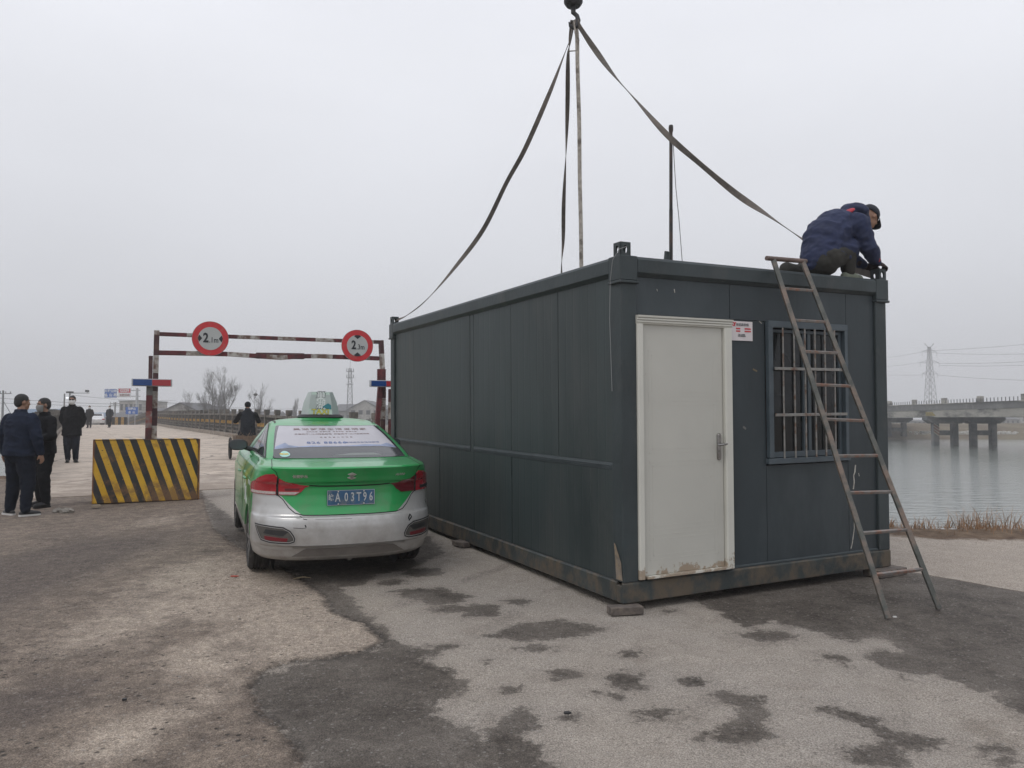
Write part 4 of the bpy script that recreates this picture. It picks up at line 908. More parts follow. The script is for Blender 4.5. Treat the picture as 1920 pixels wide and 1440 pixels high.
# cut the wheel arches
cut = MB()
for y in (0, 2.65):
    for sx in (-1, 1): cut.cyl((sx*.60, y, .31), (sx*1.1, y, .31), .338, 40)
    cut.box((0, y, .1), (1.5, .6, .3))
cutter = cut.build('cutter', M_body)
bo_ = shell0.modifiers.new('b', 'BOOLEAN'); bo_.object = cutter; bo_.operation = 'DIFFERENCE'; bo_.solver = 'EXACT'; bo_.use_self = True
dg = bpy.context.evaluated_depsgraph_get(); dg.update()
bme = bpy.data.meshes.new_from_object(shell0.evaluated_get(dg)); bme.name = 'body'
bpy.data.objects.remove(shell0); bpy.data.objects.remove(cutter)
def green_f(x, y, z):
    ax = abs(x)
    zb = .632+.18*max(0, min(1, (ax-.42)/.20))**1.3
    f1 = z-zb if ax < .66 else z-.812
    f2 = min(y+.43+ (z-.62)*.10, z-(.40 if y < 2.6 else .62))
    return max(f1, f2) if y < .3 else max(f2, z-.812)
co = np.empty(len(bme.vertices)*3); bme.vertices.foreach_get('co', co); co = co.reshape(-1, 3)
ga = bme.attributes.new('green', 'FLOAT', 'POINT'); ga.data.foreach_set('value', np.array([green_f(*c) for c in co], np.float32))
bme.polygons.foreach_set('use_smooth', [True]*len(bme.polygons)); bme.set_sharp_from_angle(angle=R(48))
body = bpy.data.objects.new('body', bme); COL.objects.link(body); body.parent = taxi

def patch(poly, name, m, off=.003, thick=0, step=(.008, .35), parent=taxi, smooth=True, rimdrop=True, world=False):
    """poly: (p,v) outline laid on the body surface, proud of it by off"""
    bm = bmesh.new(); vs = [bm.verts.new((p, v, 0)) for p, v in poly]; bm.faces.new(vs)
    p0, p1 = min(q[0] for q in poly), max(q[0] for q in poly); v0, v1 = min(q[1] for q in poly), max(q[1] for q in poly)
    k = math.ceil(p0/step[0])*step[0]
    while k < p1:
        bmesh.ops.bisect_plane(bm, geom=bm.verts[:]+bm.edges[:]+bm.faces[:], plane_co=(k, 0, 0), plane_no=(1, 0, 0)); k += step[0]
    k = math.ceil(v0/step[1])*step[1]
    while k < v1:
        bmesh.ops.bisect_plane(bm, geom=bm.verts[:]+bm.edges[:]+bm.faces[:], plane_co=(0, k, 0), plane_no=(0, 1, 0)); k += step[1]
    if rimdrop:
        ret = bmesh.ops.extrude_face_region(bm, geom=bm.faces[:]); top_ = [g for g in ret['geom'] if isinstance(g, bmesh.types.BMVert)]
        for v in top_: v.co.z = 1
        low = [v for v in bm.verts if v.co.z < .5]
        del_f = [f for f in bm.faces if all(v.co.z < .5 for v in f.verts)]
        bmesh.ops.delete(bm, geom=del_f, context='FACES')
    for v in bm.verts:
        z = v.co.z; v.co = spt(v.co.x, v.co.y, off if (z > .5 or not rimdrop) else -.004)
    bmesh.ops.recalc_face_normals(bm, faces=bm.faces)
    me = bpy.data.meshes.new(name); bm.to_mesh(me); bm.free(); me.materials.append(m)
    me.polygons.foreach_set('use_smooth', [True]*len(me.polygons)); me.set_sharp_from_angle(angle=R(40))
    o = bpy.data.objects.new(name, me); COL.objects.link(o); o.parent = parent; return o
def xz(pts, s=1):
    out = []
    for x, z in pts:
        v = vofz(z); out.append((pofx(s*x, v), v))
    return out
def seam(pv, name, m, w=.004, off=.0012, parent=taxi, n=6):
    pts = []
    for (a, b), (c, d) in zip(pv[:-1], pv[1:]):
        for k in range(n): pts.append((a+(c-a)*k/n, b+(d-b)*k/n))
    pts.append(pv[-1]); s = MB(); rings = []; P3 = [spt(p, v, off) for p, v in pts]
    for i, (p, v) in enumerate(pts):
        d = (P3[min(i+1, len(P3)-1)]-P3[max(0, i-1)]).normalized(); nn = normal(p, v)*NS; t_ = nn.cross(d).normalized()
        rings.append([P3[i]+t_*w/2, P3[i]+nn*.0008, P3[i]-t_*w/2, P3[i]-nn*.006])
    s.loft(rings); return s.build(name, m, parent, smooth=60)
M_gap_shade = mat('panel_gap_and_shade', (.006, .008, .007), .8, var=0)
M_blackp = mat('black_plastic', (.02, .02, .021), .55, var=.2, vscale=10)
M_dgp = mat('dusty_plastic', (.075, .07, .062), .7, var=.25, vscale=14)
M_carglass = mat('car_glass', (.016, .018, .019), .05, spec=.6, var=.1); 
M_rear = mat('rear_glass', (.045, .047, .050), .12, spec=.7, var=.12, vscale=2)
M_redl = mat('tail_red', (.33, .008, .018), .12, spec=.6, var=.15, vscale=10, coat=1)
M_redd = mat('tail_dark_red', (.11, .004, .009), .15, spec=.6, var=.15, vscale=10, coat=1)
M_clr = mat('lamp_clear', (.45, .38, .36), .2, spec=.6, var=.2, vscale=60, coat=1)
# tail lamps
for sgn in (-1, 1):
    red, redi = (M_redl, M_redl) if sgn < 0 else (M_redl, M_redd)
    vb, vt = vofz(.812), vofz(.985)
    outer = [(pofx(sgn*.652, vofz(.812)), vofz(.812)), (pofx(sgn*.648, vofz(.90)), vofz(.90)), (pofx(sgn*.648, vofz(.978)), vofz(.978)), (sgn*.225, vofz(1.008)), (sgn*.265, vofz(.998)), (sgn*.315, vofz(.955)), (sgn*.352, vofz(.915)), (sgn*.364, vofz(.87)), (sgn*.362, vofz(.83)), (sgn*.352, vofz(.812))]
    lamp = patch(outer, 'tail_lamp', red, .010)
    inner = xz([(.632, .965), (.632, .812), (.49, .812), (.44, .845), (.375, .898), (.45, .905), (.54, .925)], sgn)
    patch(inner, 'lamp_segment', redi, .009, parent=lamp)
    v0, v1 = vofz(.818), vofz(.842)
    if sgn < 0:
        patch([(pofx(sgn*.655, v0), v0), (pofx(sgn*.655, v1), v1), (sgn*.355, v1), (sgn*.348, v0)], 'clear_lens', M_clr, .0125, parent=lamp)
        patch([(pofx(sgn*.628, v0), v0), (pofx(sgn*.628, v1), v1), (pofx(sgn*.455, v1), v1), (pofx(sgn*.495, v0), v0)], 'clear_lens', M_clr, .0115, parent=lamp)
        patch(xz([(.58, .872), (.58, .852), (.46, .856), (.455, .876)], sgn), 'lamp_reflector', M_redd, .0112, parent=lamp)
    else:
        patch([(pofx(.70, vofz(.83)), vofz(.83)), (pofx(.70, vofz(.86)), vofz(.86)), (.335, vofz(.86)), (.34, vofz(.83))], 'broken_lens', M_blackp, .0125, parent=lamp)
    seam([(pofx(sgn*.64, vofz(.805)), vofz(.805)), (pofx(sgn*.64, vofz(.975)), vofz(.975))], 'lamp_gap', M_gap_shade, w=.02, off=.0105, parent=lamp)
# trunk lid seams
zl = [(.642, .81), (.60, .775), (.55, .70), (.50, .655), (.43, .636), (.2, .632), (0, .632)]
lid = [(pofx(-x, vofz(z)), vofz(z)) for x, z in zl] + [(pofx(x, vofz(z)), vofz(z)) for x, z in reversed(zl[:-1])]
seam(lid, 'lid_gap', M_gap_shade, w=.008, off=.002)
for sg in (-1, 1):
    seam([(pofx(sg*.642, vofz(.97)), vofz(.97)), (pofx(sg*.66, vofz(1.02)), vofz(1.02)), (pofx(sg*.70, 18), 18), (sg*.255, 19), (sg*.262, 20), (sg*.262, 21.5), (sg*.258, 23), (sg*.25, GB+.3)], 'lid_gap', M_gap_shade, w=.007, off=.001)
    seam([(sg*.352, vofz(.81)), (sg*.372, vofz(.75)), (sg*.382, vofz(.64))], 'bumper_gap', M_gap_shade, w=.006)
# shade of the lid overhang above the plate, painted as a dark strip
g = MB()
# number plate
plate = MB(); plate.box((0, 0, 0), (.44, .008, .14)); M_pl = mat('plate_blue', (.028, .095, .19), .5, var=.2, vscale=12, dirt=(.12, .15, .17), dscale=10, damt=.4); M_plw = mat('plate_white', (.42, .44, .43), .5)
plo = plate.build('number_plate', M_pl, taxi, bevel=.002, loc=(0, -.895, .785), rot=(-.04, 0, 0))
s = MB()
for c, d in (((0, -.0048, .066), (.436, .001, .003)), ((0, -.0048, -.066), (.436, .001, .003)), ((-.216, -.0048, 0), (.003, .001, .129)), ((.216, -.0048, 0), (.003, .001, .129))): s.box(c, d)
s.build('plate_border', M_plw, plo)
for ch, x, sz_, xs_ in (('皖', -.185, .062, .72), ('A', -.123, .112, .62), ('0', -.045, .112, .62), ('3', .014, .112, .62), ('T', .072, .112, .62), ('9', .128, .112, .62), ('6', .185, .112, .62)):
    text(ch, sz_*1.02, M_plw, plo, (x, -.005, 0), xs=xs_, bold=.0016, depth=.0008)
for x in (-.118, .118):
    for z in (.056, -.058): s = MB(); s.ell((x, -.007, z), (.007, .006, .007), 10); s.build('plate_bolt', mat('bolt_pale', (.5, .48, .44), .4), plo, smooth='all')
seam([(pofx(x, vofz(z)), vofz(z)) for x, z in ((-.375, .9), (-.27, .893), (0, .890), (.27, .893), (.375, .9))], 'lid_crease_shade', M_gap_shade, w=.012, off=.002)  # black strip along the crease, painting the shade below the lid overhang
# badges
M_badge = mat('badge_chrome', (.62, .62, .60), .35, metal=.8, var=.1)
def on_body(o, x, z, off=.002, rx=0):
    v = vofz(z); p = pofx(x, v); q = spt(p, v, off); nn = normal(p, v)*NS
    o.location = q; yaw = math.atan2(nn.x, -nn.y); o.rotation_euler = (math.pi/2-math.asin(max(-1, min(1, -nn.z)))*-1 - 0, 0, yaw)
b1 = text('长安铃木', .034, M_badge, taxi, (0, 0, 0), bold=.0012, depth=.002, spacing=1.02, name='badge'); on_body(b1, -.46, .985)
b2 = text('ALIVIO', .03, M_badge, taxi, (0, 0, 0), bold=.0006, depth=.002, shear=.35, spacing=1.1, name='badge'); on_body(b2, .47, .985)
S_ = [(0, .5), (.5, .22), (.2, .05), (0, .16), (-.14, .08), (.5, -.26), (0, -.5), (-.5, -.22), (-.2, -.05), (0, -.16), (.14, -.08), (-.5, .26)]
sb = MB(); sb.prism([(x*.085, y*.078, 0) for x, y in S_], (0, 0, .006)); lg = sb.build('emblem', M_badge, taxi, bevel=.001); on_body(lg, 0, .985, .001)
# rear glass with advertising film
vg0, vg1 = GB+.9, GB+5.2
def gpoly(p0, p1, va, vb, r=.02, rv=.5, ptop=None):
    ptop = ptop or p1
    return [(-p1+r, va), (p1-r, va), (p1-.003, va+rv*.35), (p1, va+rv), (ptop, vb-rv*.5), (ptop-r*.6, vb), (-ptop+r*.6, vb), (-ptop, vb-rv*.5), (-p1, va+rv), (-p1+.003, va+rv*.35)]
rg = patch(gpoly(0, .255, vg0, vg1, ptop=.258), 'rear_window', M_rear, .003, step=(.01, .3))
seam([(-.255, vg0+.4), (-.243, vg0+.05), (-.2, vg0-.02), (0, vg0-.03), (.2, vg0-.02), (.243, vg0+.05), (.255, vg0+.4)], 'window_seal', M_blackp, w=.012, off=.003, parent=rg)
M_film = mat('ad_film_white', (.44, .43, .46), .3, var=.05, vscale=4); M_filmb = mat('ad_film_blue', (.22, .27, .40), .3, var=.35, vscale=7); M_inkb = mat('ad_ink_blue', (.09, .14, .30), .5); M_ink = mat('ad_ink_brown', (.24, .16, .15), .5)
M_silver = mat('silver_paint', (.38, .375, .365), .35, metal=.3, var=.08, coat=.6)
M_dkfilm = mat('tinted_edge', (.012, .014, .018), .08, spec=.6)
patch([(.235, vg0+.45), (.25, vg0+.5), (.252, vg1-.5), (.228, vg1-.35)], 'tinted_edge', M_dkfilm, .0036, parent=rg)
va, vb, vc_ = GB+2.45, GB+2.95, vg1-.2
film = patch([(-.245, va-.1), (-.1, va+.12), (0, va+.16), (.13, va+.14), (.228, va-.08), (.215, vc_), (-.225, vc_)], 'ad_film', M_film, .0048, step=(.01, .25), parent=rg)
zz = [(-.243, va-.08), (-.1, va+.13), (0, va+.17), (.13, va+.15), (.226, va-.06), (.224, vb-.35), (.18, vb-.02), (.13, vb-.2), (.06, vb-.12), (0, vb-.28), (-.05, vb-.2), (-.1, vb-.3), (-.15, vb-.15), (-.17, vb+.1), (-.2, vb-.1), (-.24, vb-.35)]
patch(zz, 'ad_landscape', M_filmb, .0056, step=(.01, .25), parent=rg)
def on_glass(txt, xc, v, size, m, off=.0062, **k):
    me = text_mesh(txt, size, depth=.0003, **k); w0 = ring_params(v)
    dv = (spt(0, v+.2)-spt(0, v-.2)).length/.4
    for q in me.vertices:
        vv = v+q.co.y/dv; x = xc+q.co.x; z_, yr, yf, w_, n_e, ar, af = ring_params(vv)
        p = math.copysign(.4*math.asin(min(.999, abs(x)/(w_*.985))**(n_e/2))*2/math.pi, x); q.co = spt(p, vv, off+q.co.z)
    me.materials.clear(); me.materials.append(m); o = bpy.data.objects.new('lettering', me); COL.objects.link(o); o.parent = rg; return o
on_glass('巢湖梦想生活发明家', 0, GB+4.5, .076, M_ink, spacing=1.28, bold=.0002)
on_glass('品质生活  智慧社区  宜居家园  幸福之城', 0, GB+4.15, .028, M_ink, spacing=1.1)
on_glass('三室两厅110㎡精装美宅  四室两厅130㎡品质洋房', 0, GB+3.87, .036, M_ink, bold=.0002)
on_glass('诚 邀 品 鉴 火 热 销 售', .02, GB+3.55, .028, M_ink, spacing=1.3)
on_glass('826 88666', -.10, GB+3.02, .085, M_inkb, bold=.001, spacing=1.1)
on_glass('巢湖城市生活体验馆', .26, GB+3.02, .04, M_inkb)
# round sticker and shelf paper
stc = [( -.176+.030*math.cos(t_), vg0+.78+.50*math.sin(t_)) for t_ in np.linspace(0, 2*math.pi, 24, endpoint=False)]
patch(stc, 'sticker', mat('sticker_mint', (.36, .62, .56), .4), .007, step=(.01, .2), parent=rg)
on_glass('年检', -.54, vg0+.78, .042, mat('sticker_yellow', (.6, .45, .08), .5), off=.0085, bold=.002)
patch([(-.01, vg0+.5), (.105, vg0+.5), (.07, vg0+.95), (.01, vg0+.95)], 'paper_on_shelf', mat('shelf_paper', (.22, .24, .23), .6), .004, parent=rg)
# side windows
for sg in (-1, 1):
    def W(p0, p1, va_, vb_, nm): 
        return patch([(sg*p0[0], va_), (sg*p1[0], va_), (sg*p1[1], vb_), (sg*p0[1], vb_)], nm, M_carglass, .003)
    fw = W((.405, .415), (.505, .50), GB+1.1, RE-1.4, 'side_window'); rw = W((.515, .51), (.63, .60), GB+1.1, RE-1.4, 'side_window')
    patch([(sg*.353, GB+1.25), (sg*.397, GB+1.1), (sg*.407, RE-1.6), (sg*.385, RE-2.2)], 'quarter_window', M_carglass, .003)
    seam([(sg*.335, GB+1.0), (sg*.40, GB+.85), (sg*.52, GB+.85), (sg*.66, GB+.85)], 'window_trim', M_blackp, w=.014, off=.003)
    seam([(sg*.345, GB+1.2), (sg*.375, RE-2.3), (sg*.405, RE-1.25), (sg*.5, RE-1.2), (sg*.60, RE-1.25), (sg*.68, GB+1.0)], 'window_trim', M_blackp, w=.014, off=.003)
    # roof drip moulding
    seam([(sg*.283, RE-1.0), (sg*.33, RE-.2), (sg*.4, RE-.05), (sg*.6, RE-.05)], 'roof_moulding', M_dgp, w=.02, off=.002)
    for pp in ((.507,), (.405,)):
        seam([(sg*pp[0], 2.2), (sg*pp[0], 11), (sg*pp[0], 17), (sg*pp[0], GB+.9)], 'door_gap', M_gap_shade, w=.006)
    seam([(sg*.655, 2.2), (sg*.655, 17)], 'door_gap', M_gap_shade, w=.006)
    for p_ in (.435, .53):
        q = spt(sg*p_, vofz(.90), .02); s = MB(); s.tube([q+Vector((0, -.09, 0)), q+Vector((sg*.012, -.05, .004)), q+Vector((sg*.012, .05, .004)), q+Vector((0, .09, 0))], [.008, .012, .012, .008], 8); s.build('door_handle', mat('handle_green', (.015, .24, .07), .3, coat=.5), taxi, smooth=60)
    # mirror
    q = spt(sg*.625, GB+.6, 0); s = MB()
    s.loft([[q+Vector((sg*(.16+.105*math.copysign(abs(math.cos(t_))**.75, math.cos(t_))*sc_), dy, .06+.062*sc_*math.copysign(abs(math.sin(t_))**.8, math.sin(t_)))) for t_ in np.linspace(0, 2*math.pi, 20, endpoint=False)] for dy, sc_ in ((-.02, .93), (-.015, 1), (.03, 1), (.07, .8), (.09, .4))])
    s.tube([q+Vector((0, .02, .0)), q+Vector((sg*.09, .03, .03))], [.03, .025], 8)
    mi = s.build('door_mirror', M_blackp, taxi, smooth=50)
    s = MB(); s.loft([[q+Vector((sg*(.16+.092*math.copysign(abs(math.cos(t_))**.75, math.cos(t_))), dy, .06+.052*math.copysign(abs(math.sin(t_))**.8, math.sin(t_)))) for t_ in np.linspace(0, 2*math.pi, 20, endpoint=False)] for dy in (-.021, -.024)]); s.build('mirror_glass', mat('mirror_dark', (.05, .065, .075), .08, spec=.8), mi)
    # fog lamp recess in the bumper
    rec = [(.545, .50), (.60, .53), (.74, .54), (.82, .545), (.80, .47), (.775, .41), (.70, .392), (.55, .39), (.51, .405), (.505, .435), (.52, .465)]
    rc = xz(rec, sg); 
    rim = seam(rc+[rc[0]], 'recess_rim', M_silver, w=.022, off=.007, n=3)
    fl = patch(rc, 'fog_recess', M_dgp, .004)
    seam(rc+[rc[0]], 'recess_edge', M_blackp, w=.012, off=.0075, n=3, parent=fl)
    patch(xz([(.55, .50), (.74, .51), (.76, .47), (.60, .455)], sg), 'recess_shade', M_blackp, .006, parent=fl)
    patch(xz([(.56, .435), (.75, .45), (.745, .415), (.57, .405)], sg), 'reflector', mat('reflector_red', (.14, .012, .018), .3), .008, parent=fl)
# flower sticker and lettering on the left rear door
M_wh = mat('sticker_white', (.5, .55, .5), .5)
fl_ = [(-.455+.021*(1 if k % 2 else .45)*math.cos(k*math.pi/6), vofz(.72)+2.0*(1 if k % 2 else .45)*math.sin(k*math.pi/6)) for k in range(12)]
patch(fl_, 'flower_sticker', M_wh, .002, step=(.01, .6))
for k in range(4): patch([(-.395-.008*k, vofz(.86)), (-.390-.008*k, vofz(.86)), (-.390-.008*k, vofz(.9)), (-.395-.008*k, vofz(.9))], 'door_lettering', M_wh, .002)
# bumper detail: lower valance crease, scrapes
val = [(.40, .335), (.46, .30), (.52, .262), (-.52, .262), (-.46, .30), (-.40, .335)]
patch([(pofx(x, vofz(z)), vofz(z)) for x, z in val], 'lower_valance', mat('valance_dusty', (.15, .135, .12), .6, var=.2, vscale=8), .006, step=(.01, .4))
seam([(-.33, vofz(.345)), (pofx(-.52, vofz(.34)), vofz(.34)), (pofx(-.44, vofz(.365)), vofz(.365)), (pofx(.44, vofz(.365)), vofz(.365)), (pofx(.52, vofz(.34)), vofz(.34)), (.33, vofz(.345))], 'bumper_ridge', M_silver, w=.03, off=.006)
def rip(pts, m=M_gap_shade, w=.006): seam([(pofx(x, vofz(z)), vofz(z)) for x, z in pts], 'bumper_scratch', m, w=w, off=.0015, n=2)
rip([(-.46, .63), (-.43, .605), (-.40, .60)]); rip([(.55, .56), (.57, .60), (.585, .575), (.555, .545)], w=.014); rip([(-.42, .555), (-.41, .535)], w=.01); rip([(-.52, .53), (-.44, .525), (-.41, .53)], w=.004); rip([(.80, .30), (.82, .38), (.83, .47), (.825, .53)], w=.012); rip([(.80, .66), (.79, .70)], w=.01); rip([(-.62, .62), (-.30, .60), (0, .598)], mat('scuffed_plastic', (.2, .19, .18), .8), w=.004)
s = MB(); s.box((0, .35, .24), (1.15, 1.6, .06)); s.box((0, 2.4, .24), (1.15, 1.6, .06)); s.build('underbody', M_blackp, taxi)
s = MB(); s.tube([(.0, -.6, .23), (.0, -.86, .225)], .03, 12); s.build('exhaust', mat('exhaust_steel', (.1, .09, .08), .6, metal=.5), taxi, smooth=50)
# wheels
M_tyre = mat('tyre_rubber', (.022, .021, .020), .85, var=.3, vscale=14, dirt=(.07, .06, .05), dscale=8, damt=.35); M_rim = mat('steel_rim', (.30, .30, .30), .35, metal=.7, var=.2, vscale=20)
def wheel(sx, y):
    t = MB(); K = 40
    def prof(r, x): return [Vector((x, y+r*math.cos(a), .31+r*math.sin(a))) for a in np.linspace(0, 2*math.pi, K, endpoint=False)]
    xo = sx*.845; xi = sx*.65
    t.loft([prof(.20, xo-sx*.01), prof(.215, xo), prof(.28, xo+sx*.004), prof(.302, xo-sx*.015), prof(.308, xo-sx*.03)] + sum([[prof(.308, xo-sx*(.04+.03*k)), prof(.300, xo-sx*(.045+.03*k)), prof(.300, xo-sx*(.053+.03*k)), prof(.308, xo-sx*(.058+.03*k))] for k in range(4)], []) + [prof(.302, xi+sx*.012), prof(.28, xi), prof(.2, xi)])
    w_ = t.build('wheel', M_tyre, taxi, smooth=35)
    r = MB(); r.loft([prof(.2, xo-sx*.012), prof(.19, xo-sx*.02), prof(.17, xo-sx*.05), prof(.06, xo-sx*.035), prof(.03, xo-sx*.02)])
    for k in range(10):
        a = k*2*math.pi/10; r.bar((xo-sx*.018, y+.03*math.cos(a), .31+.03*math.sin(a)), (xo-sx*.014, y+.195*math.cos(a), .31+.195*math.sin(a)), .03, .02, up=(1, 0, 0))
    r.build('rim', M_rim, w_, smooth=40)
    a_ = MB(); a_.loft([[Vector((x, y+rr*math.cos(q), .31+rr*math.sin(q))) for q in np.linspace(0, 2*math.pi, 36, endpoint=False)] for x, rr in ((sx*.612, .33), (sx*.61, .05))]); a_.build('wheel_well', M_gap_shade, taxi)
for sx in (-1, 1):
    for y in (0, 2.65): wheel(sx, y)
# roof sign stands on the taxi: it is screwed on and moves with it
def rect_ring(w0, w1, d, z, ch): 
    return [Vector(q) for q in ((-w0, -d+ch*0, z), (w0, -d, z), (w1, -d+ch, z), (w1, d-ch, z), (w0, d, z), (-w0, d, z), (-w1, d-ch, z), (-w1, -d+ch, z))]
ts = MB(); ts.loft([rect_ring(.135, .215, .12, .035, .07), rect_ring(.122, .185, .105, .18, .06), rect_ring(.10, .135, .085, .30, .04), rect_ring(.09, .12, .07, .305, .03)])
def sign_mat():
    m = mat('roof_sign_plastic', (.40, .44, .43), .3, var=.12, vscale=5, coat=.4, world=False); return m
sgn_o = ts.build('roof_sign', sign_mat(), taxi, bevel=.006, seg=2, loc=(-.01, 1.05, 1.475), rot=(0, 0, -.12), smooth=30)
bs = MB(); bs.loft([[Vector((x*rx, y*ry, z)) for x, y in [(math.copysign(abs(math.cos(a))**.6, math.cos(a)), math.copysign(abs(math.sin(a))**.6, math.sin(a))) for a in np.linspace(0, 2*math.pi, 32, endpoint=False)]] for z, rx, ry in ((-.012, .25, .15), (.012, .262, .16), (.03, .245, .145), (.04, .22, .125))]); bs.build('sign_base', M_blackp, sgn_o, smooth=40)
pf = MB(); pf.add([(-.134, -.1215, .042), (.134, -.1215, .042), (.099, -.0865, .296), (-.099, -.0865, .296)], [(0, 1, 2, 3)]); pf.build('sign_panel', mat('sign_panel_pale', (.48, .58, .52), .35, var=.15, vscale=9), sgn_o, fix=False)
pf = MB(); pf.add([(.02, -.110, .13), (.085, -.1045, .17), (.117, -.107, .148), (.122, -.112, .1), (.06, -.113, .11)], [(0, 1, 2, 3, 4)]); pf.v = [(x, y-.004, z) for x, y, z in pf.v]; pf.build('sign_hill', mat('sign_teal', (.03, .20, .24), .4), sgn_o, fix=False)
tl = (math.pi/2-.137, 0, 0); M_tw = mat('sign_letter_white', (.72, .74, .74), .4); M_ty = mat('sign_letter_yellow', (.62, .55, .06), .4); M_to = mat('sign_letter_outline', (.02, .03, .035), .5)
for ch, z in (('巢', .243), ('湖', .148)):
    y_ = -.1215+(z-.042)*.1378
    text(ch, .112, M_to, sgn_o, (.004, y_-.0012, z), rot=tl, bold=.0065, depth=.0004); text(ch, .112, M_tw, sgn_o, (.004, y_-.0032, z), rot=tl, bold=.0008, depth=.0004)
text('TAXI', .084, M_to, sgn_o, (0, -.1215+.028*.1378-.001, .07), rot=tl, bold=.004, depth=.0004, spacing=1.05); text('TAXI', .084, M_ty, sgn_o, (0, -.1215+.028*.1378-.003, .07), rot=tl, bold=.0012, depth=.0004, spacing=1.05)
# ================================================================ people
def capsule(mb, a, b, ra, rb, flat=1., side=None, n=12):
    a, b = Vector(a), Vector(b); d = (b-a); L = d.length; d = d/L if L > 1e-6 else Vector((0, 0, 1))
    x = (Vector(side) if side else (d.cross(Vector((0, 1, 0))) if abs(d.y) < .9 else d.cross(Vector((1, 0, 0))))); x = (x-d*x.dot(d)).normalized(); y = d.cross(x)
    rings = []
    def rg(c, r): return [c+(x*math.cos(t*2*math.pi/n)+y*flat*math.sin(t*2*math.pi/n))*r for t in range(n)]
    for t in (80, 55, 30): rings.append(rg(a-d*ra*math.sin(R(t)), ra*math.cos(R(t))))
    for t in (0, .5, 1): rings.append(rg(a+d*L*t, ra+(rb-ra)*t))
    for t in (30, 55, 80): rings.append(rg(b+d*rb*math.sin(R(t)), rb*math.cos(R(t))))
    mb.loft(rings)
def chain(mb, pts, rs, flat=1., side=None):
    for i in range(len(pts)-1): capsule(mb, pts[i], pts[i+1], rs[i], rs[i+1], flat, side)
def torso(mb, rings, n=16):      # (centre, rx, ry[, axis])
    out = []
    for q in rings:
        c, rx, ry = Vector(q[0]), q[1], q[2]; ax = Vector(q[3]).normalized() if len(q) > 3 else Vector((0, 0, 1))
        x = Vector((1, 0, 0)); x = (x-ax*x.dot(ax)).normalized(); y = ax.cross(x)
        out.append([c+x*rx*math.cos(t*2*math.pi/n)+y*ry*math.sin(t*2*math.pi/n) for t in range(n)])
    mb.loft(out)
def skin_in(mb, name, m, parent, voxel=.012, smooth=4, wr=0, wscale=9, extra=None):
    raw = mb.build(name+'_raw', m)
    md = raw.modifiers.new('r', 'REMESH'); md.mode = 'VOXEL'; md.voxel_size = voxel
    ms = raw.modifiers.new('s', 'SMOOTH'); ms.factor = .5; ms.iterations = smooth
    dg = bpy.context.evaluated_depsgraph_get(); dg.update()
    me = bpy.data.meshes.new_from_object(raw.evaluated_get(dg)); bpy.data.objects.remove(raw)
    if wr:
        sd = random.uniform(0, 50)
        no = [v.normal.copy() for v in me.vertices]
        for v, n_ in zip(me.vertices, no):
            c = v.co; d = 1-abs(noise.noise((c.x*wscale+sd, c.y*wscale, c.z*wscale*1.5))*2.2); d2 = 1-abs(noise.noise((c.x*wscale*2.1+sd, c.y*wscale*2.1, c.z*wscale*3+4))*2.2)
            v.co = c+n_*(wr*(d-.5)+wr*.45*(d2-.5))
    me.name = name; me.materials.clear(); me.materials.append(m)
    me.polygons.foreach_set('use_smooth', [True]*len(me.polygons))
    if extra:
        for mt, fn in extra:
            me.materials.append(mt); k = len(me.materials)-1
            for p in me.polygons:
                if fn(p.center): p.material_index = k
    o = bpy.data.objects.new(name, me); COL.objects.link(o); o.parent = parent; return o
M_skin = mat('skin', (.28, .155, .10), .55, var=.08, vscale=20); M_skin.node_tree.nodes['Principled BSDF'].inputs['Subsurface Weight'].default_value = .08
M_hair = mat('black_hair', (.012, .011, .011), .6, var=.4, vscale=60, bump=.6, bscale=200)
M_navy = mat('navy_cloth', (.012, .017, .032), .85, var=.2, vscale=8); M_navyd = mat('dark_navy_cloth', (.009, .012, .020), .85, var=.2, vscale=8)
M_black = mat('black_cloth', (.008, .0085, .010), .85, var=.2, vscale=8); M_char = mat('charcoal_cloth', (.014, .017, .022), .8, var=.2, vscale=8)
M_jean = mat('dark_jeans', (.012, .016, .026), .9, var=.25, vscale=10); M_shoe = mat('black_shoe', (.010, .010, .011), .4, var=.2)
M_sole = mat('white_sole', (.55, .54, .52), .7, var=.1); M_maskw = mat('white_mask', (.62, .62, .61), .8, var=.03); M_maskg = mat('grey_mask', (.20, .205, .20), .85, var=.1)
for _m in (M_black, M_navy, M_navyd, M_char, M_jean): _m.node_tree.nodes['Principled BSDF'].inputs['Specular IOR Level'].default_value = .12
M_eye = mat('dark_eye', (.01, .008, .007), .3); M_glasses = mat('glasses_dark', (.01, .01, .01), .2)
def head(mb, c, yaw=0, pitch=0, sc_=1.):
    """head facing -y, added to mesh; returns matrix"""
    M_ = Matrix.Translation(Vector(c)) @ Euler((pitch, 0, yaw)).to_matrix().to_4x4() @ Matrix.Scale(sc_, 4); old = mb.m; mb.m = M_
    mb.ell((0, .012, .03), (.077, .095, .092), 16); mb.ell((0, -.022, -.035), (.062, .068, .078), 14); mb.ell((0, -.05, -.085), (.032, .034, .028), 10)
    mb.ell((0, -.088, -.010), (.010, .016, .026), 8, (.3, 0, 0)); mb.ell((0, -.096, -.026), (.016, .014, .011), 8)
    mb.ell((0, -.078, -.062), (.024, .014, .008), 8); mb.ell((0, -.076, -.074), (.020, .014, .008), 8)
    for sx in (-1, 1):
        mb.ell((sx*.080, .012, -.002), (.008, .018, .03), 8, (0, 0, sx*.3)); mb.ell((sx*.033, -.073, .030), (.022, .012, .008), 8); mb.ell((sx*.045, -.060, -.02), (.022, .02, .02), 8)
    mb.m = old; return M_
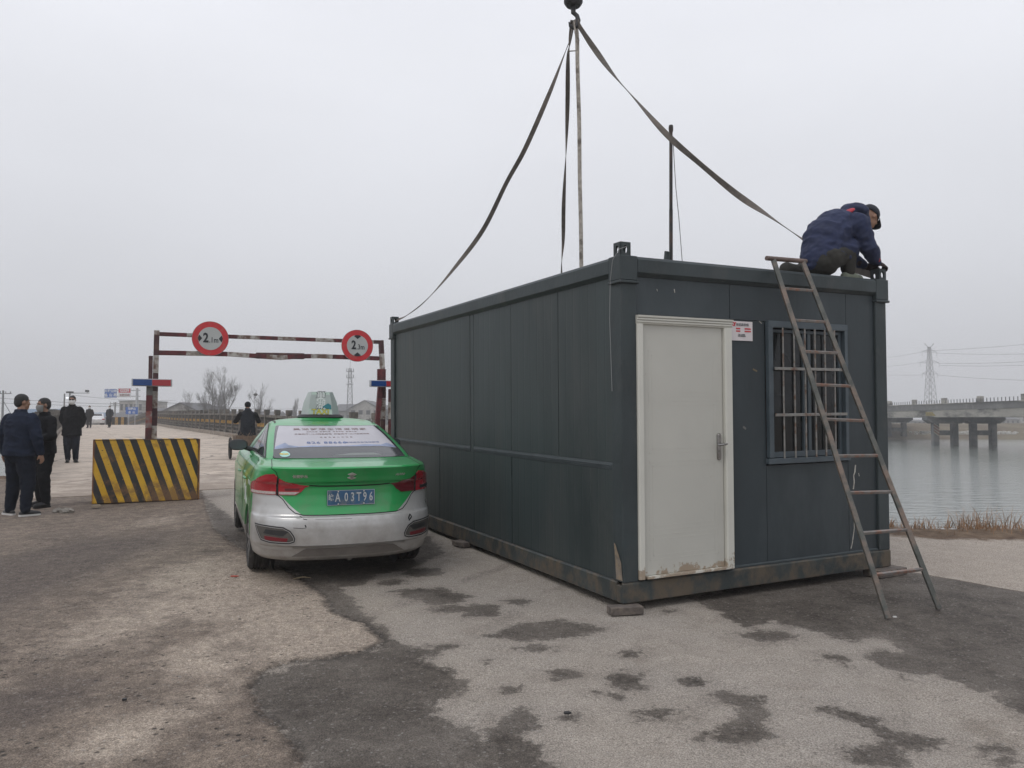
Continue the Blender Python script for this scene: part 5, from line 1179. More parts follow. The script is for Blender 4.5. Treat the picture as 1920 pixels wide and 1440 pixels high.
def head_extras(M_, parent, hair='short', mask=None, glasses=False):
    s = MB(); s.m = M_
    if hair:
        s.ell((0, .016, .038), (.081, .098, .090), 16); s.ell((0, .058, .0), (.072, .055, .072), 14)
        if hair == 'full': s.ell((0, -.02, .095), (.066, .07, .034), 12)
        h = skin_in(s, 'hair_raw', M_hair, parent, .009, 2, wr=.004, wscale=40)
        me = h.data; inv = M_.inverted(); bm = bmesh.new(); bm.from_mesh(me)
        kill = [f for f in bm.faces if (lambda q: (q.y < -.055 and q.z < .066) or (q.y < -.022 and q.z < .03) or q.z < -.072 or (abs(q.x) > .06 and -.025 < q.y < .022 and q.z < .012))(inv @ f.calc_center_median())]
        bmesh.ops.delete(bm, geom=kill, context='FACES'); bm.to_mesh(me); bm.free(); h.name = 'hair'
    for sx in (-1, 1):
        s = MB(); s.m = M_; s.ell((sx*.031, -.0785, .008), (.014, .006, .0062), 10); s.build('eye', M_eye, parent, smooth='all')
        s = MB(); s.m = M_; s.tube([(sx*.014, -.087, .028), (sx*.032, -.086, .034), (sx*.05, -.074, .028)], [.003, .0045, .003], 6); s.build('eyebrow', M_hair, parent, smooth='all')
    if mask:
        s = MB(); s.m = M_; K = 14; rings = []
        for z, r, f in ((-.118, .035, .6), (-.10, .054, .85), (-.07, .068, 1.0), (-.035, .072, 1.1), (-.01, .073, 1.06), (.002, .070, .97)):
            rings.append([(r*1.0*math.sin(t), -.015-(.094*f-.015)*math.cos(t)**.8 if math.cos(t) > 0 else -.015, z) for t in np.linspace(-1.5, 1.5, K)])
        V = [p for r in rings for p in r]; s.add(V, [(k*K+i, k*K+i+1, (k+1)*K+i+1, (k+1)*K+i) for k in range(5) for i in range(K-1)])
        o = s.build('face_mask', mask, parent, smooth='all'); md = o.modifiers.new('s', 'SOLIDIFY'); md.thickness = .004; md.offset = 1
        s = MB(); s.m = M_
        for sx in (-1, 1): s.tube([(sx*.071, -.018, -.005), (sx*.084, .02, .03), (sx*.084, .03, .0)], .0016, 5); s.tube([(sx*.066, -.018, -.07), (sx*.083, .02, -.03), (sx*.084, .03, .0)], .0016, 5)
        s.build('mask_loop', mask, parent)
    if glasses:
        s = MB(); s.m = M_
        for sx in (-1, 1):
            s.ell((sx*.033, -.098, .010), (.027, .004, .018), 14); s.bar((sx*.058, -.09, .016), (sx*.083, .02, .012), .004)
        s.bar((-.01, -.1, .014), (.01, -.1, .014), .004); s.build('glasses', M_glasses, parent, smooth=40)
def hand(mb, w, d, palm, sgn, sc_=1., curl=.5):
    """w wrist point, d direction of the fingers, palm = palm normal, sgn side of the thumb"""
    w, d, palm = Vector(w), Vector(d).normalized(), Vector(palm); palm = (palm-d*palm.dot(d)).normalized(); a = d.cross(palm)*sgn
    c = w+d*.055*sc_; capsule(mb, w+d*.01, c, .026*sc_, .036*sc_, .45, a)
    for i, L in enumerate((.070, .078, .073, .058)):
        b = w+d*(.088 if i in (1, 2) else .082)*sc_+a*(.0285-.019*i)*sc_; p = [b]; an = 0
        for j, f in enumerate((.45, .32, .23)):
            an += curl*(.6 if j == 0 else 1); p.append(p[-1]+(d*math.cos(an)+palm*math.sin(an))*L*f*sc_)
        chain(mb, p, [.0095*sc_, .0088*sc_, .008*sc_, .007*sc_])
    b = w+d*.025*sc_+a*.026*sc_; p1 = b+(d*.7+a*.6+palm*.3).normalized()*.036*sc_; p2 = p1+(d*.8+a*.15+palm*.5).normalized()*.03*sc_
    chain(mb, [b, p1, p2], [.014*sc_, .011*sc_, .009*sc_])
def shoe(mb, ankle, toe_dir, L=.27, wd=.048):
    a = Vector(ankle); t = Vector(toe_dir).normalized(); heel = Vector((a.x, a.y, 0))-t*.055
    for k in range(2): pass
    capsule(mb, heel+Vector((0, 0, .045)), heel+t*(L*.45)+Vector((0, 0, .045)), .040, wd*.95, .95); capsule(mb, heel+t*(L*.45)+Vector((0, 0, .04)), heel+t*(L-.06)+Vector((0, 0, .034)), wd*.95, .038, .8)
    capsule(mb, heel+t*.05+Vector((0, 0, .05)), a+Vector((0, 0, .04)), .046, .047)
def sole(mb, ankle, toe_dir, L=.27, h=.028):
    a = Vector(ankle); t = Vector(toe_dir).normalized(); sd = Vector((-t.y, t.x, 0)); heel = Vector((a.x, a.y, 0))-t*.06
    out = []
    for u, w_ in ((-.035, .02), (-.02, .038), (.05, .043), (.12, .046), (.18, .052), (.22, .045), (.245, .022)): out.append((u*L/.27, w_))
    pts = [heel+t*u+sd*w_ for u, w_ in out]+[heel+t*u-sd*w_ for u, w_ in reversed(out)]
    mb.loft([[p+Vector((0, 0, z)) for p in pts] for z in (.0, h)])
def standing(loc, rotz, label, H=1.75, b=1., jacket=M_black, trousers=M_jean, head_yaw=0, head_pitch=0, hairk='short', mask=None, glasses=False, coat=.0, arms='side', legs=((-.1, 0), (.1, 0)), soles=M_shoe, collar=True, lean=0, detail=1, toes=None, group=None):
    """front = -y"""
    k = H/1.75; P_ = empty('person', loc, (0, 0, rotz), label, 'person', group)
    V = lambda x, y, z: Vector((x*k, y*k, z*k))
    hipz, shz = .93, 1.43; vx = .011 if detail else .018
    hx = .09
    sh = [V(-.158*b, .01, shz-.035), V(.158*b, .01, shz-.035)]
    if arms == 'side': ar = [(V(-.245*b, .02, 1.14), V(-.265*b, -.03, .90)), (V(.245*b, .02, 1.14), V(.265*b, -.03, .90))]
    elif arms == 'pocket': ar = [(V(-.29*b, .05, 1.15), V(-.215*b, -.07, .97)), (V(.29*b, .05, 1.15), V(.215*b, -.07, .97))]
    elif arms == 'back': ar = [(V(-.225*b, .07, 1.14), V(-.17*b, .12*b, .93)), (V(.225*b, .07, 1.14), V(.17*b, .12*b, .93))]
    elif arms == 'front': ar = [(V(-.26*b, -.02, 1.14), V(-.08, -.20*b, 1.06)), (V(.26*b, -.02, 1.14), V(.06, -.20*b, 1.07))]
    elif arms == 'walk': ar = [(V(-.25*b, .09, 1.16), V(-.25*b, .10, .92)), (V(.25*b, -.04, 1.15), V(.26*b, -.16, .95))]
    elif arms == 'reach': ar = [(V(-.28*b, -.08, 1.17), V(-.24*b, -.30, 1.05)), (V(.28*b, -.08, 1.17), V(.24*b, -.30, 1.05))]
    ft = [V(legs[0][0], legs[0][1], .08), V(legs[1][0], legs[1][1], .08)]
    toes = toes or [(-.18, -1, 0), (.18, -1, 0)]
    # body: one continuous surface
    s = MB(); torso(s, [(V(0, .0, .86), .13*b*k, .09*b*k), (V(0, 0, 1.0), .15*b*k, .105*b*k), (V(0, 0, 1.2), .14*b*k, .10*b*k), (V(0, .01, 1.38), .155*b*k, .09*b*k), (V(0, .015, 1.44), .09*k, .06*k)])
    chain(s, [V(0, .02, 1.42), V(0, .0, 1.56)], [.062, .056])
    hm = head(s, V(0, -.015, 1.635), head_yaw, head_pitch, k)
    for i, sx in enumerate((-1, 1)):
        chain(s, [sh[i], ar[i][0], ar[i][1]], [.05, .042, .030])
        if arms in ('side', 'walk', 'reach', 'front'):
            dr = (ar[i][1]-ar[i][0]).normalized(); 
            if arms != 'front': hand(s, ar[i][1], dr, (-sx, 0, 0) if arms != 'reach' else (0, 0, -1), sx if arms != 'reach' else -sx, k, .45)
            else: capsule(s, ar[i][1], ar[i][1]+dr*.08, .03, .03)
        kn = V(sx*.105, -.03, .5).lerp(ft[i]+V(0, -.03, .42), .5) if detail else V(sx*.1, -.02, .5)
        chain(s, [V(sx*hx, 0, .90), kn, ft[i]+V(0, .01, .0)], [.085*b, .058, .036]); capsule(s, ft[i]+V(0, .0, -.04), ft[i]+Vector(toes[i]).normalized()*.13+V(0, 0, -.045), .035, .028)
    skin_in(s, 'body', M_skin, P_, .009 if detail else .016, 3)
    # trousers
    s = MB(); torso(s, [(V(0, .005, .78), .12*b*k, .10*b*k), (V(0, .005, .88), .165*b*k, .125*b*k), (V(0, .0, 1.02), .165*b*k, .125*b*k)])
    for i, sx in enumerate((-1, 1)):
        kn = V(sx*.105, -.03, .5).lerp(ft[i]+V(0, -.03, .42), .5) if detail else V(sx*.1, -.02, .5)
        chain(s, [V(sx*hx, .005, .86), kn, ft[i]+V(0, .015, .02)], [.108*b*k, .082*b*k, .068*k])
    skin_in(s, 'trousers', trousers, P_, vx, 4, wr=.009*detail, wscale=8)
    # jacket or coat
    s = MB(); bot = .86-coat
    rr = [(V(0, .0, bot), .205*b*k, .15*b*k), (V(0, .0, bot+.12), .200*b*k, .15*b*k), (V(0, -.005, 1.08), .19*b*k, .148*b*k), (V(0, .0, 1.22), .192*b*k, .142*b*k), (V(0, .01, 1.36), .195*b*k, .125*b*k), (V(0, .015, 1.44), .15*b*k, .10*b*k), (V(0, .015, 1.49), .085*k, .075*k)]
    torso(s, rr)
    for i in range(2): chain(s, [sh[i]+V(0, 0, -.01), ar[i][0], ar[i][1]+(ar[i][0]-ar[i][1]).normalized()*.015], [.076*b*k, .062*b*k, .052*k])
    if collar: torso(s, [(V(0, .015, 1.44), .095*k, .085*k), (V(0, .01, 1.535), .078*k, .076*k)])
    skin_in(s, 'jacket', jacket, P_, vx, 4, wr=.011*detail, wscale=7)
    for i in range(2):
        s = MB(); shoe(s, ft[i], toes[i]); so_ = skin_in(s, 'shoe', M_shoe, P_, .009, 2)
        s = MB(); sole(s, ft[i], toes[i], h=.03 if soles is M_sole else .02); s.build('sole', soles, so_)
    head_extras(hm, P_, hairk, mask, glasses)
    if mask and collar and coat > .05:      # zip and lapels
        s = MB(); s.bar(V(0, -.152*b, bot+.05), V(0, -.13*b, 1.38), .006, .004, up=(1, 0, 0)); s.build('front_seam', M_char, P_)
    return P_
def on_ground(px, py, dz=.006):
    p = ground_at(px, py); p.z += dz; return p
pm = on_ground(35, 968)
standing(pm, math.pi-.30, 'man with his back turned, navy jacket and white soled trainers, leftmost', H=1.775, b=1.30, jacket=M_navy, trousers=M_navyd, head_yaw=-.30, arms='side', legs=((-.16, .02), (.18, -.02)), soles=M_sole, toes=[(-.5, -.9, 0), (1.0, -.25, 0)])
pm = on_ground(78, 951)
standing(pm, -.55, 'man in black with a grey face mask, facing the man in the navy jacket', H=1.72, b=1.16, jacket=M_black, trousers=M_black, mask=M_maskg, arms='front', head_yaw=-.15, legs=((-.10, .03), (.13, -.02)))
pm = on_ground(133, 868, .02)
standing(pm, .28, 'man in black coat, dark glasses and white mask, standing alone', H=1.80, b=1.18, jacket=M_black, trousers=M_navyd, mask=M_maskw, glasses=True, coat=.16, arms='back', legs=((-.08, .0), (.10, .02)), toes=[(.1, -1, 0), (.5, -1, 0)])
pm = on_ground(167, 803, .02)
standing(pm, .15, 'distant man in a white mask, left of the two far walkers', H=1.75, b=1.15, jacket=M_black, trousers=M_black, mask=M_maskw, arms='back', detail=0)
pm = on_ground(205, 802, .02)
standing(pm, .1, 'distant man in a long dark coat, right of the two far walkers', H=1.75, b=1.12, jacket=M_char, trousers=M_black, mask=M_maskw, arms='walk', coat=.2, detail=0, legs=((-.07, .12), (.08, -.12)))

# ---------------------------------------------------------------- worker crouching on the cabin roof (local: x forward to the corner)
wk = empty('person', cw(0, 0, 0), office.rotation_euler, 'worker in navy hooded jacket and cap crouching on the cabin roof', 'person')
M_wj = mat('work_jacket_navy', (.014, .022, .062), .8, var=.2, vscale=7, bump=.15, bscale=30); M_wt = mat('work_trousers', (.025, .024, .020), .9, var=.3, vscale=7); M_glove = mat('dark_glove', (.035, .022, .024), .85, var=.3, vscale=30)
M_wr = mat('jacket_red', (.35, .02, .035), .7); M_cap = mat('cap_navy', (.012, .015, .024), .75)
yc = .17; RZ = 2.765
V = lambda x, y, z: Vector((x, yc+y, z))
hip, chest, neck = V(2.43, 0, 3.00), V(2.66, 0, 3.28), V(2.88, 0, 3.41)
hc = V(3.125, 0, 3.45)
s = MB()
for a, b_, ra, rb in ((hip, chest, .14, .15), (chest, neck, .15, .07), (neck, hc, .058, .055)): capsule(s, a, b_, ra, rb)
hmat = Matrix.Translation(hc) @ Euler((0, .72, 0)).to_matrix().to_4x4() @ Euler((0, 0, math.pi/2)).to_matrix().to_4x4()
_h = MB(); o_ = head(_h, (0, 0, 0)); s.add([hmat @ Vector(v) for v in _h.v], _h.f)
shR, shL = V(2.76, -.17, 3.33), V(2.76, .19, 3.33)
elR, elL = V(2.85, -.21, 3.09), V(2.90, .20, 3.12); wrR, wrL = V(3.03, -.17, 2.96), V(3.00, -.03, 2.95)
for a, e_, w_ in ((shR, elR, wrR), (shL, elL, wrL)): chain(s, [a, e_, w_], [.05, .042, .03])
anR, anL = V(2.66, -.13, RZ+.09), V(2.12, .13, RZ+.10)
knR, knL = V(2.66, -.12, 3.05), V(2.58, .17, RZ+.07)
for kn, an in ((knR, anR), (knL, anL)): chain(s, [hip+Vector((0, -.09 if kn is knR else .09, -.02)), kn, an], [.085, .06, .04])
skin_in(s, 'body', M_skin, wk, .009, 3)
for w_, side in ((wrR, -1), (wrL, 1)):
    s = MB(); capsule(s, w_-Vector((.05, 0, -.03)), w_, .036, .034); hand(s, w_, (1, .08 if side < 0 else -.2, -.12), (0, -side*.6, -.8) if side < 0 else (0, -.6, -.8), 1 if side < 0 else -1, 1.12, .55); skin_in(s, 'glove', M_glove, wk, .0065, 2)
s = MB()
chain(s, [hip+Vector((-.02, 0, -.02)), hip.lerp(chest, .5)+Vector((-.05, 0, .05)), chest+Vector((-.02, 0, .02)), V(2.84, 0, 3.37)], [.165, .195, .195, .11], 1.12, (1, 0, 0))
for a, e_, w_ in ((shR, elR, wrR), (shL, elL, wrL)): chain(s, [a, e_, e_.lerp(w_, .55), w_-Vector((.03, 0, -.02))], [.105, .082, .072, .052])
capsule(s, V(2.88, 0, 3.41), V(2.99, 0, 3.37), .11, .09); capsule(s, V(2.68, 0, 3.22), V(2.66, 0, 3.08), .17, .15); capsule(s, V(2.43, -.06, 2.99), V(2.66, -.10, 3.07), .15, .13)
skin_in(s, 'jacket', M_wj, wk, .010, 4, wr=.013, wscale=6)
s = MB(); s.ell(V(2.91, 0, 3.49), (.15, .14, .085), 14, (0, .15, 0)); s.ell(V(3.0, 0, 3.42), (.09, .10, .085), 14, (0, .7, 0)); s.ell(V(2.82, 0, 3.465), (.09, .11, .06), 12, (0, -.3, 0)); skin_in(s, 'hood', M_wj, wk, .010, 3, wr=.006, wscale=9)
s = MB()
for kn, an, d in ((knR, anR, -.1), (knL, anL, .1)): chain(s, [hip+Vector((.0, d, -.03)), kn, an+Vector((0, 0, .02))], [.13, .092, .068])
capsule(s, hip+Vector((-.02, -.07, -.06)), hip+Vector((-.02, .07, -.06)), .14, .14); skin_in(s, 'trousers', M_wt, wk, .012, 4, wr=.004, wscale=8)
M_ws = mat('work_shoe_green', (.15, .17, .13), .8, var=.3, vscale=12)
for an in (anR, anL):
    s = MB(); b0 = Vector((an.x, an.y, RZ)); s2 = MB(); shoe(s2, (0, 0, .06), (1, 0, 0)); s.m = Matrix.Translation(b0) @ (Matrix.Rotation(.0 if an is anR else .5, 4, 'Y')); s.add(s2.v, s2.f)
    skin_in(s, 'shoe', M_ws, wk, .01, 2)
# cap with brim, mask string, red patches
s = MB(); s.m = hmat; s.ell((0, .018, .045), (.088, .105, .088), 18); s.m = hmat; cp = s.build('cap_raw', M_cap, wk, smooth='all')
bm = bmesh.new(); bm.from_mesh(cp.data); inv = hmat.inverted(); bmesh.ops.delete(bm, geom=[f for f in bm.faces if (inv @ f.calc_center_median()).z < .012], context='FACES'); bm.to_mesh(cp.data); bm.free(); cp.name = 'cap'
md = cp.modifiers.new('s', 'SOLIDIFY'); md.thickness = .004
s = MB(); s.m = hmat; K = 12; top = [(.075*math.sin(t), -.075-.085*math.cos(t)**.8, .028-.02*math.cos(t)*1.0-.02*abs(math.sin(t))) for t in np.linspace(-1.5, 1.5, K)]; inn = [(.078*math.sin(t), -.045-.04*math.cos(t), .034) for t in np.linspace(-1.5, 1.5, K)]
s.add(top+inn, [(i, i+1, K+i+1, K+i) for i in range(K-1)]); br = s.build('brim', M_cap, cp, smooth='all'); md = br.modifiers.new('s', 'SOLIDIFY'); md.thickness = .006
head_extras(hmat, wk, None, None)
s = MB(); s.m = hmat; s.tube([(.082, .0, .02), (.078, -.03, -.03), (.06, -.06, -.07)], .0022, 5); s.build('mask_loop', M_maskw, wk)
s = MB(); s.tube([V(3.06, -.08, 3.32), V(3.068, -.085, 3.28), V(3.06, -.082, 3.25)], .004, 5); s.build('drawstring', M_char, wk)
def on_jacket_patch(c, r, nm):
    s = MB(); s.ell(c, r, 12, (0, -.55, 0)); s.build(nm, M_wr, wk, smooth='all')
on_jacket_patch(V(2.70, -.10, 3.445), (.075, .07, .02), 'red_print'); on_jacket_patch(wrR+Vector((-.06, -.055, .02)), (.022, .012, .022), 'red_cuff')

# ---------------------------------------------------------------- rider and cargo tricycle
tp = on_ground(470, 862, .015)
th = ROAD_ANG*0+math.radians(24)
tri = empty('cargo_tricycle', tp, (0, 0, th), 'cargo tricycle with straw bundles ridden away from the camera, left of the taxi', 'tricycle')
M_tf = mat('tricycle_frame', (.05, .035, .03), .7, dirt=(.14, .08, .05), dscale=8); M_wood = mat('old_wood', (.12, .085, .06), .9, var=.3, vscale=15)
for x, y in ((-.54, .25), (.54, .25), (0, 1.85)):
    s = MB(); K = 28; rr = .31
    rings = []
    for j in range(8):
        b_ = j*2*math.pi/8; rings.append([Vector((x+.034*math.cos(b_), y+(rr+.034*math.sin(b_)-.03)*math.cos(a), rr+.004+(rr+.034*math.sin(b_)-.03)*math.sin(a))) for a in np.linspace(0, 2*math.pi, K, endpoint=False)])
    n_ = K; V_ = [p for r_ in rings for p in r_]; s.add(V_, [(k*n_+i, k*n_+(i+1) % n_, ((k+1) % 8)*n_+(i+1) % n_, ((k+1) % 8)*n_+i) for k in range(8) for i in range(n_)])
    w_ = s.build('wheel', M_tyre, tri, smooth='all')
    s = MB(); s.cyl((x-.05, y, rr), (x+.05, y, rr), .03, 10)
    for k in range(10): a = k*math.pi/5; s.tube([(x, y, rr), (x, y+.27*math.cos(a), rr+.27*math.sin(a))], .004, 4)
    s.build('spokes', M_tf, w_)
s = MB(); s.bar((-.54, .25, .31), (.54, .25, .31), .03); s.tube([(0, .3, .38), (0, 1.1, .36), (0, 1.6, .8)], .024, 8); s.tube([(0, 1.85, .31), (0, 1.68, .8), (0, 1.62, 1.02)], .02, 8); s.tube([(0, 1.1, .36), (0, .98, .75)], .018, 8); s.tube([(-.34, 1.45, 1.05), (-.2, 1.6, 1.06), (.2, 1.6, 1.06), (.34, 1.45, 1.05)], .014, 8); s.build('frame', M_tf, tri, smooth=50)
s = MB()
s.box((0, .25, .42), (.86, 1.05, .03))
for c, d in (((-.42, .25, .55), (.025, 1.05, .24)), ((.42, .25, .55), (.025, 1.05, .24)), ((0, -.27, .55), (.86, .025, .24)), ((0, .77, .55), (.86, .025, .24))): s.box(c, d)
s.build('cargo_box', M_wood, tri, bevel=.005)
s = MB(); s.ell((0, 1.0, .78), (.12, .15, .045), 12); s.build('saddle', M_blackp, tri, smooth='all')
s = MB()
for k in range(60):
    a = random.uniform(-1, 1); c = Vector((random.uniform(-.38, .30), random.uniform(-.25, .65), random.uniform(.46, .62))); d = Vector((random.uniform(-.6, .3), random.uniform(-.8, .8), random.uniform(-.25, .45))).normalized()*random.uniform(.15, .32); s.tube([c-d, c+d], [.006, .003], 4)
bd = s.build('straw_bundle', mat('straw', (.20, .15, .10), .95, var=.4, vscale=20)); bd.location = tp; bd.rotation_euler = (0, 0, th); tag(bd, 'loose brown straw and sticks heaped in the cargo tricycle', 'straw', kind='stuff')
rd = empty('person', tp, (0, 0, th), 'rider in a charcoal jacket and black cap seen from behind on the tricycle', 'person')
s = MB()
torso(s, [((0, .95, .86), .15, .12), ((0, .98, 1.05), .15, .11), ((0, 1.02, 1.28), .17, .10), ((0, 1.03, 1.36), .09, .07)])
chain(s, [Vector((0, 1.03, 1.34)), Vector((0, 1.06, 1.46))], [.06, .055]); hm = head(s, (0, 1.09, 1.54), math.pi, 0)
for sx in (-1, 1):
    chain(s, [Vector((sx*.19, 1.03, 1.30)), Vector((sx*.33, 1.18, 1.10)), Vector((sx*.33, 1.40, 1.08))], [.05, .042, .03]); hand(s, (sx*.33, 1.40, 1.08), (0, 1, -.1), (0, 0, -1), sx, 1, .6)
    chain(s, [Vector((sx*.10, .98, .86)), Vector((sx*.17, 1.35, .70)), Vector((sx*.12, 1.25, .30))], [.09, .06, .04])
skin_in(s, 'body', M_skin, rd, .011, 3)
s = MB(); torso(s, [((0, .90, .52), .25, .2), ((0, .94, .80), .225, .18), ((0, .96, .98), .21, .165), ((0, 1.0, 1.15), .215, .15), ((0, 1.02, 1.30), .21, .125), ((0, 1.03, 1.37), .14, .10), ((0, 1.05, 1.44), .085, .08), ((0, 1.06, 1.48), .075, .075)])
skin_in(s, 'vest', M_char, rd, .012, 4, wr=.01, wscale=7)
for sx in (-1, 1):
    s = MB(); chain(s, [Vector((sx*.20, 1.03, 1.28)), Vector((sx*.33, 1.17, 1.08)), Vector((sx*.33, 1.38, 1.07))], [.088, .07, .052]); skin_in(s, 'sleeve', M_black, rd, .012, 4, wr=.008)
s = MB(); torso(s, [((0, .95, .80), .17, .14), ((0, .96, .95), .17, .13)])
for sx in (-1, 1): chain(s, [Vector((sx*.10, .98, .85)), Vector((sx*.17, 1.35, .70)), Vector((sx*.12, 1.25, .32))], [.12, .085, .065])
skin_in(s, 'trousers', M_jean, rd, .013, 3, wr=.006)
for sx in (-1, 1):
    s = MB(); s2 = MB(); shoe(s2, (0, 0, .08), (0, 1, 0)); s.m = Matrix.Translation((sx*.12, 1.25, .22)); s.add(s2.v, s2.f); skin_in(s, 'shoe', M_shoe, rd, .011, 2)
s = MB(); s.m = hm; s.ell((0, .015, .045), (.092, .108, .092), 14); s.ell((0, .03, .0), (.088, .09, .04), 12); s.build('cap', M_black, rd, smooth='all')
# ================================================================ bridge railings
M_rail = mat('railing_concrete', (.10, .095, .085), .9, var=.3, vscale=5, dirt=(.17, .15, .125), dscale=5, damt=.5, bump=.4, bscale=40)
M_bal = mat('baluster_dark', (.045, .045, .046), .8, var=.3, vscale=12, dirt=(.12, .11, .10), dscale=8); M_yel = mat('railing_yellow', (.36, .21, .05), .75, var=.3, vscale=8, dirt=(.14, .10, .05), dscale=6)
def railing(c, sgn, label):
    o = empty('bridge_railing', road_pt(-9, c), (0, 0, 0), label, 'railing', 'railings along the bridge'); L0 = o.location.copy()
    pt = lambda a, dz, dc=0: road_pt(a, c+dc, dz)-L0
    a0, a1, st = -8.9, 104, 1.89; n = int((a1-a0)/st)
    pm_ = MB(); pm_.box((0, 0, .68), (.17, .17, 1.36)); pm_.box((0, 0, 1.29), (.205, .205, .16)); me_ = None
    for k in range(n+1):
        if me_ is None:
            po = pm_.build('post', M_rail, o, bevel=.01); me_ = po.data
        else:
            po = bpy.data.objects.new('post', me_); COL.objects.link(po); po.parent = o
        po.location = pt(a0+k*st, .0); po.rotation_euler = (0, 0, ROAD_ANG-0+0)
    A = np.arange(a0, a0+n*st+.01, st)
    for nm, z, w_, h_ in (('top_rail', 1.11, .14, .10), ('middle_rail', .52, .05, .045), ('bottom_rail', .33, .07, .06)):
        s = MB(); s.loft([[pt(a, z+j*h_/2, i*w_/2) for i, j in ((-1, -1), (1, -1), (1, 1), (-1, 1))] for a in A]); s.build(nm, M_rail, o)
    bl, yl, lo_ = MB(), MB(), MB()
    for k in range(n):
        for j in range(1, 15):
            a = a0+k*st+j*st/15
            if random.random() < .02: continue
            b_ = pt(a, .34); t_ = pt(a, 1.06)
            bl.bar(b_, t_, .035, .035, up=(0, 1, 0)); yl.bar(b_.lerp(t_, .44), b_.lerp(t_, .66), .042, .042, up=(0, 1, 0))
            if j % 3 == 0: lo_.bar(pt(a, .20), pt(a+.25, .34), .03, .03)
    tag(bl.build('baluster', M_bal, o), kind='stuff'); tag(yl.build('painted_band', M_yel, o), kind='stuff'); tag(lo_.build('strut', M_bal, o), kind='stuff')
railing(ROADW+.22, 1, 'right hand bridge railing with dark bars, a yellow band and square post caps')
railing(-.2, -1, 'left hand bridge railing, seen end on behind the standing men')

# ================================================================ second bridge on the right
M_b2 = mat('bridge_concrete', (.40, .38, .34), .9, var=.15, vscale=.5, dirt=(.12, .118, .112), dscale=.6, damt=.6, stretch=(.6, .35, 1.6)); M_b2p = mat('bridge_parapet', (.145, .145, .142), .9, var=.2, vscale=.4, dirt=(.22, .215, .205), dscale=.7, damt=.35)
M_b2c = mat('pier_grey', (.095, .105, .112), .9, var=.15, vscale=1, dirt=(.17, .165, .155), dscale=1)
br2 = empty('river_bridge', (37+.1215*90, 90, 0), label='grey concrete road bridge crossing the river on paired H shaped piers', cat='bridge'); bo2 = Vector((37+.1215*90, 90, 0))
def b2(Y, dx, z): return Vector((36.9+.1215*Y+dx, Y, z))-bo2
Ys = [46, 60, 75, 90, 105, 118, 132, 150]
def zt(Y): return 3.28+(Y-68)*.0035
s = MB(); s.loft([[b2(Y, dx, z) for dx, z in ((-.05, 1.92), (-.2, 2.70), (8.9, 2.70), (8.6, 1.92))] for Y in Ys]); s.build('girder', M_b2, br2)
s = MB(); s.loft([[b2(Y, dx, z) for dx, z in ((-.25, 2.703), (-.25, zt(Y)), (.0, zt(Y)), (.0, 2.95), (8.9, 2.95), (8.9, zt(Y)), (9.2, zt(Y)), (9.2, 2.703))] for Y in Ys]); s.build('parapet', M_b2p, br2)
s = MB(); s.loft([[b2(Y, dx, z) for dx, z in ((-.33, zt(Y)+.002), (-.33, zt(Y)+.09), (.04, zt(Y)+.09), (.04, zt(Y)+.002))] for Y in Ys]); s.build('coping', M_b2, br2)
pk = MB(); pk.box((0, 0, .2), (.055, .055, .42)); pm2 = None
for k in range(125):
    Y = 48+k*.72
    p = b2(Y, -.14, zt(Y)+.06)
    if pm2 is None: q = pk.build('rail_peg', M_b2c, br2); pm2 = q.data
    else: q = bpy.data.objects.new('rail_peg', pm2); COL.objects.link(q); q.parent = br2
    q.location = p
pk = MB(); pk.box((0, 0, .3), (.42, .5, .62)); pm2 = None
for k in range(11):
    Y = 52.5+k*8.3
    if pm2 is None: q = pk.build('parapet_post', M_b2, br2); pm2 = q.data
    else: q = bpy.data.objects.new('parapet_post', pm2); COL.objects.link(q); q.parent = br2
    q.location = b2(Y, -.14, zt(Y)+.05)
for Yp, base in ((62, 44.65), (90, 48.4), (118, 52.15)):
    for g_, (x1, x2) in enumerate(((0, 2.2), (4.35, 6.6))):
        xa, xb = base+x1-bo2.x, base+x2-bo2.x; y_ = Yp-90
        for x in (xa, xb):
            s = MB(); s.box((x, y_, -.9), (.66, .66, 4.2)); po = s.build('column', M_b2c, br2, bevel=.04)
            if Yp == 90 and x == xa and g_ == 0:
                for k in range(7):
                    st_ = MB(); z0 = -.12+k*.17; st_.prism([(x-.31, y_-.336, z0+.3), (x+.31, y_-.336, z0-.15), (x+.31, y_-.336, z0-.06), (x-.31, y_-.336, z0+.39)], (0, .004, 0)); st_.build('warning_stripe', mat('stripe_red', (.30, .10, .08), .7) if k % 2 else mat('stripe_cream', (.42, .38, .28), .7), po)
        s = MB(); s.prism([(xa-1.15, y_-.6, 1.90), (xb+1.15, y_-.6, 1.90), (xb+1.15, y_-.6, 1.62), (xb+.5, y_-.6, 1.2), (xa-.5, y_-.6, 1.2), (xa-1.15, y_-.6, 1.62)], (0, 1.2, 0)); s.build('pier_cap', M_b2c, br2)
        s = MB(); s.box(((xa+xb)/2, y_, .15), (xb-xa-.84, .5, .55)); s.build('cross_beam', M_b2c, br2)
s = MB(); s.box(b2(89, -.17, 2.3), (.03, 2.6, .42)); s.build('name_panel', mat('faded_yellow', (.24, .19, .07), .8, var=.3, vscale=3), br2)

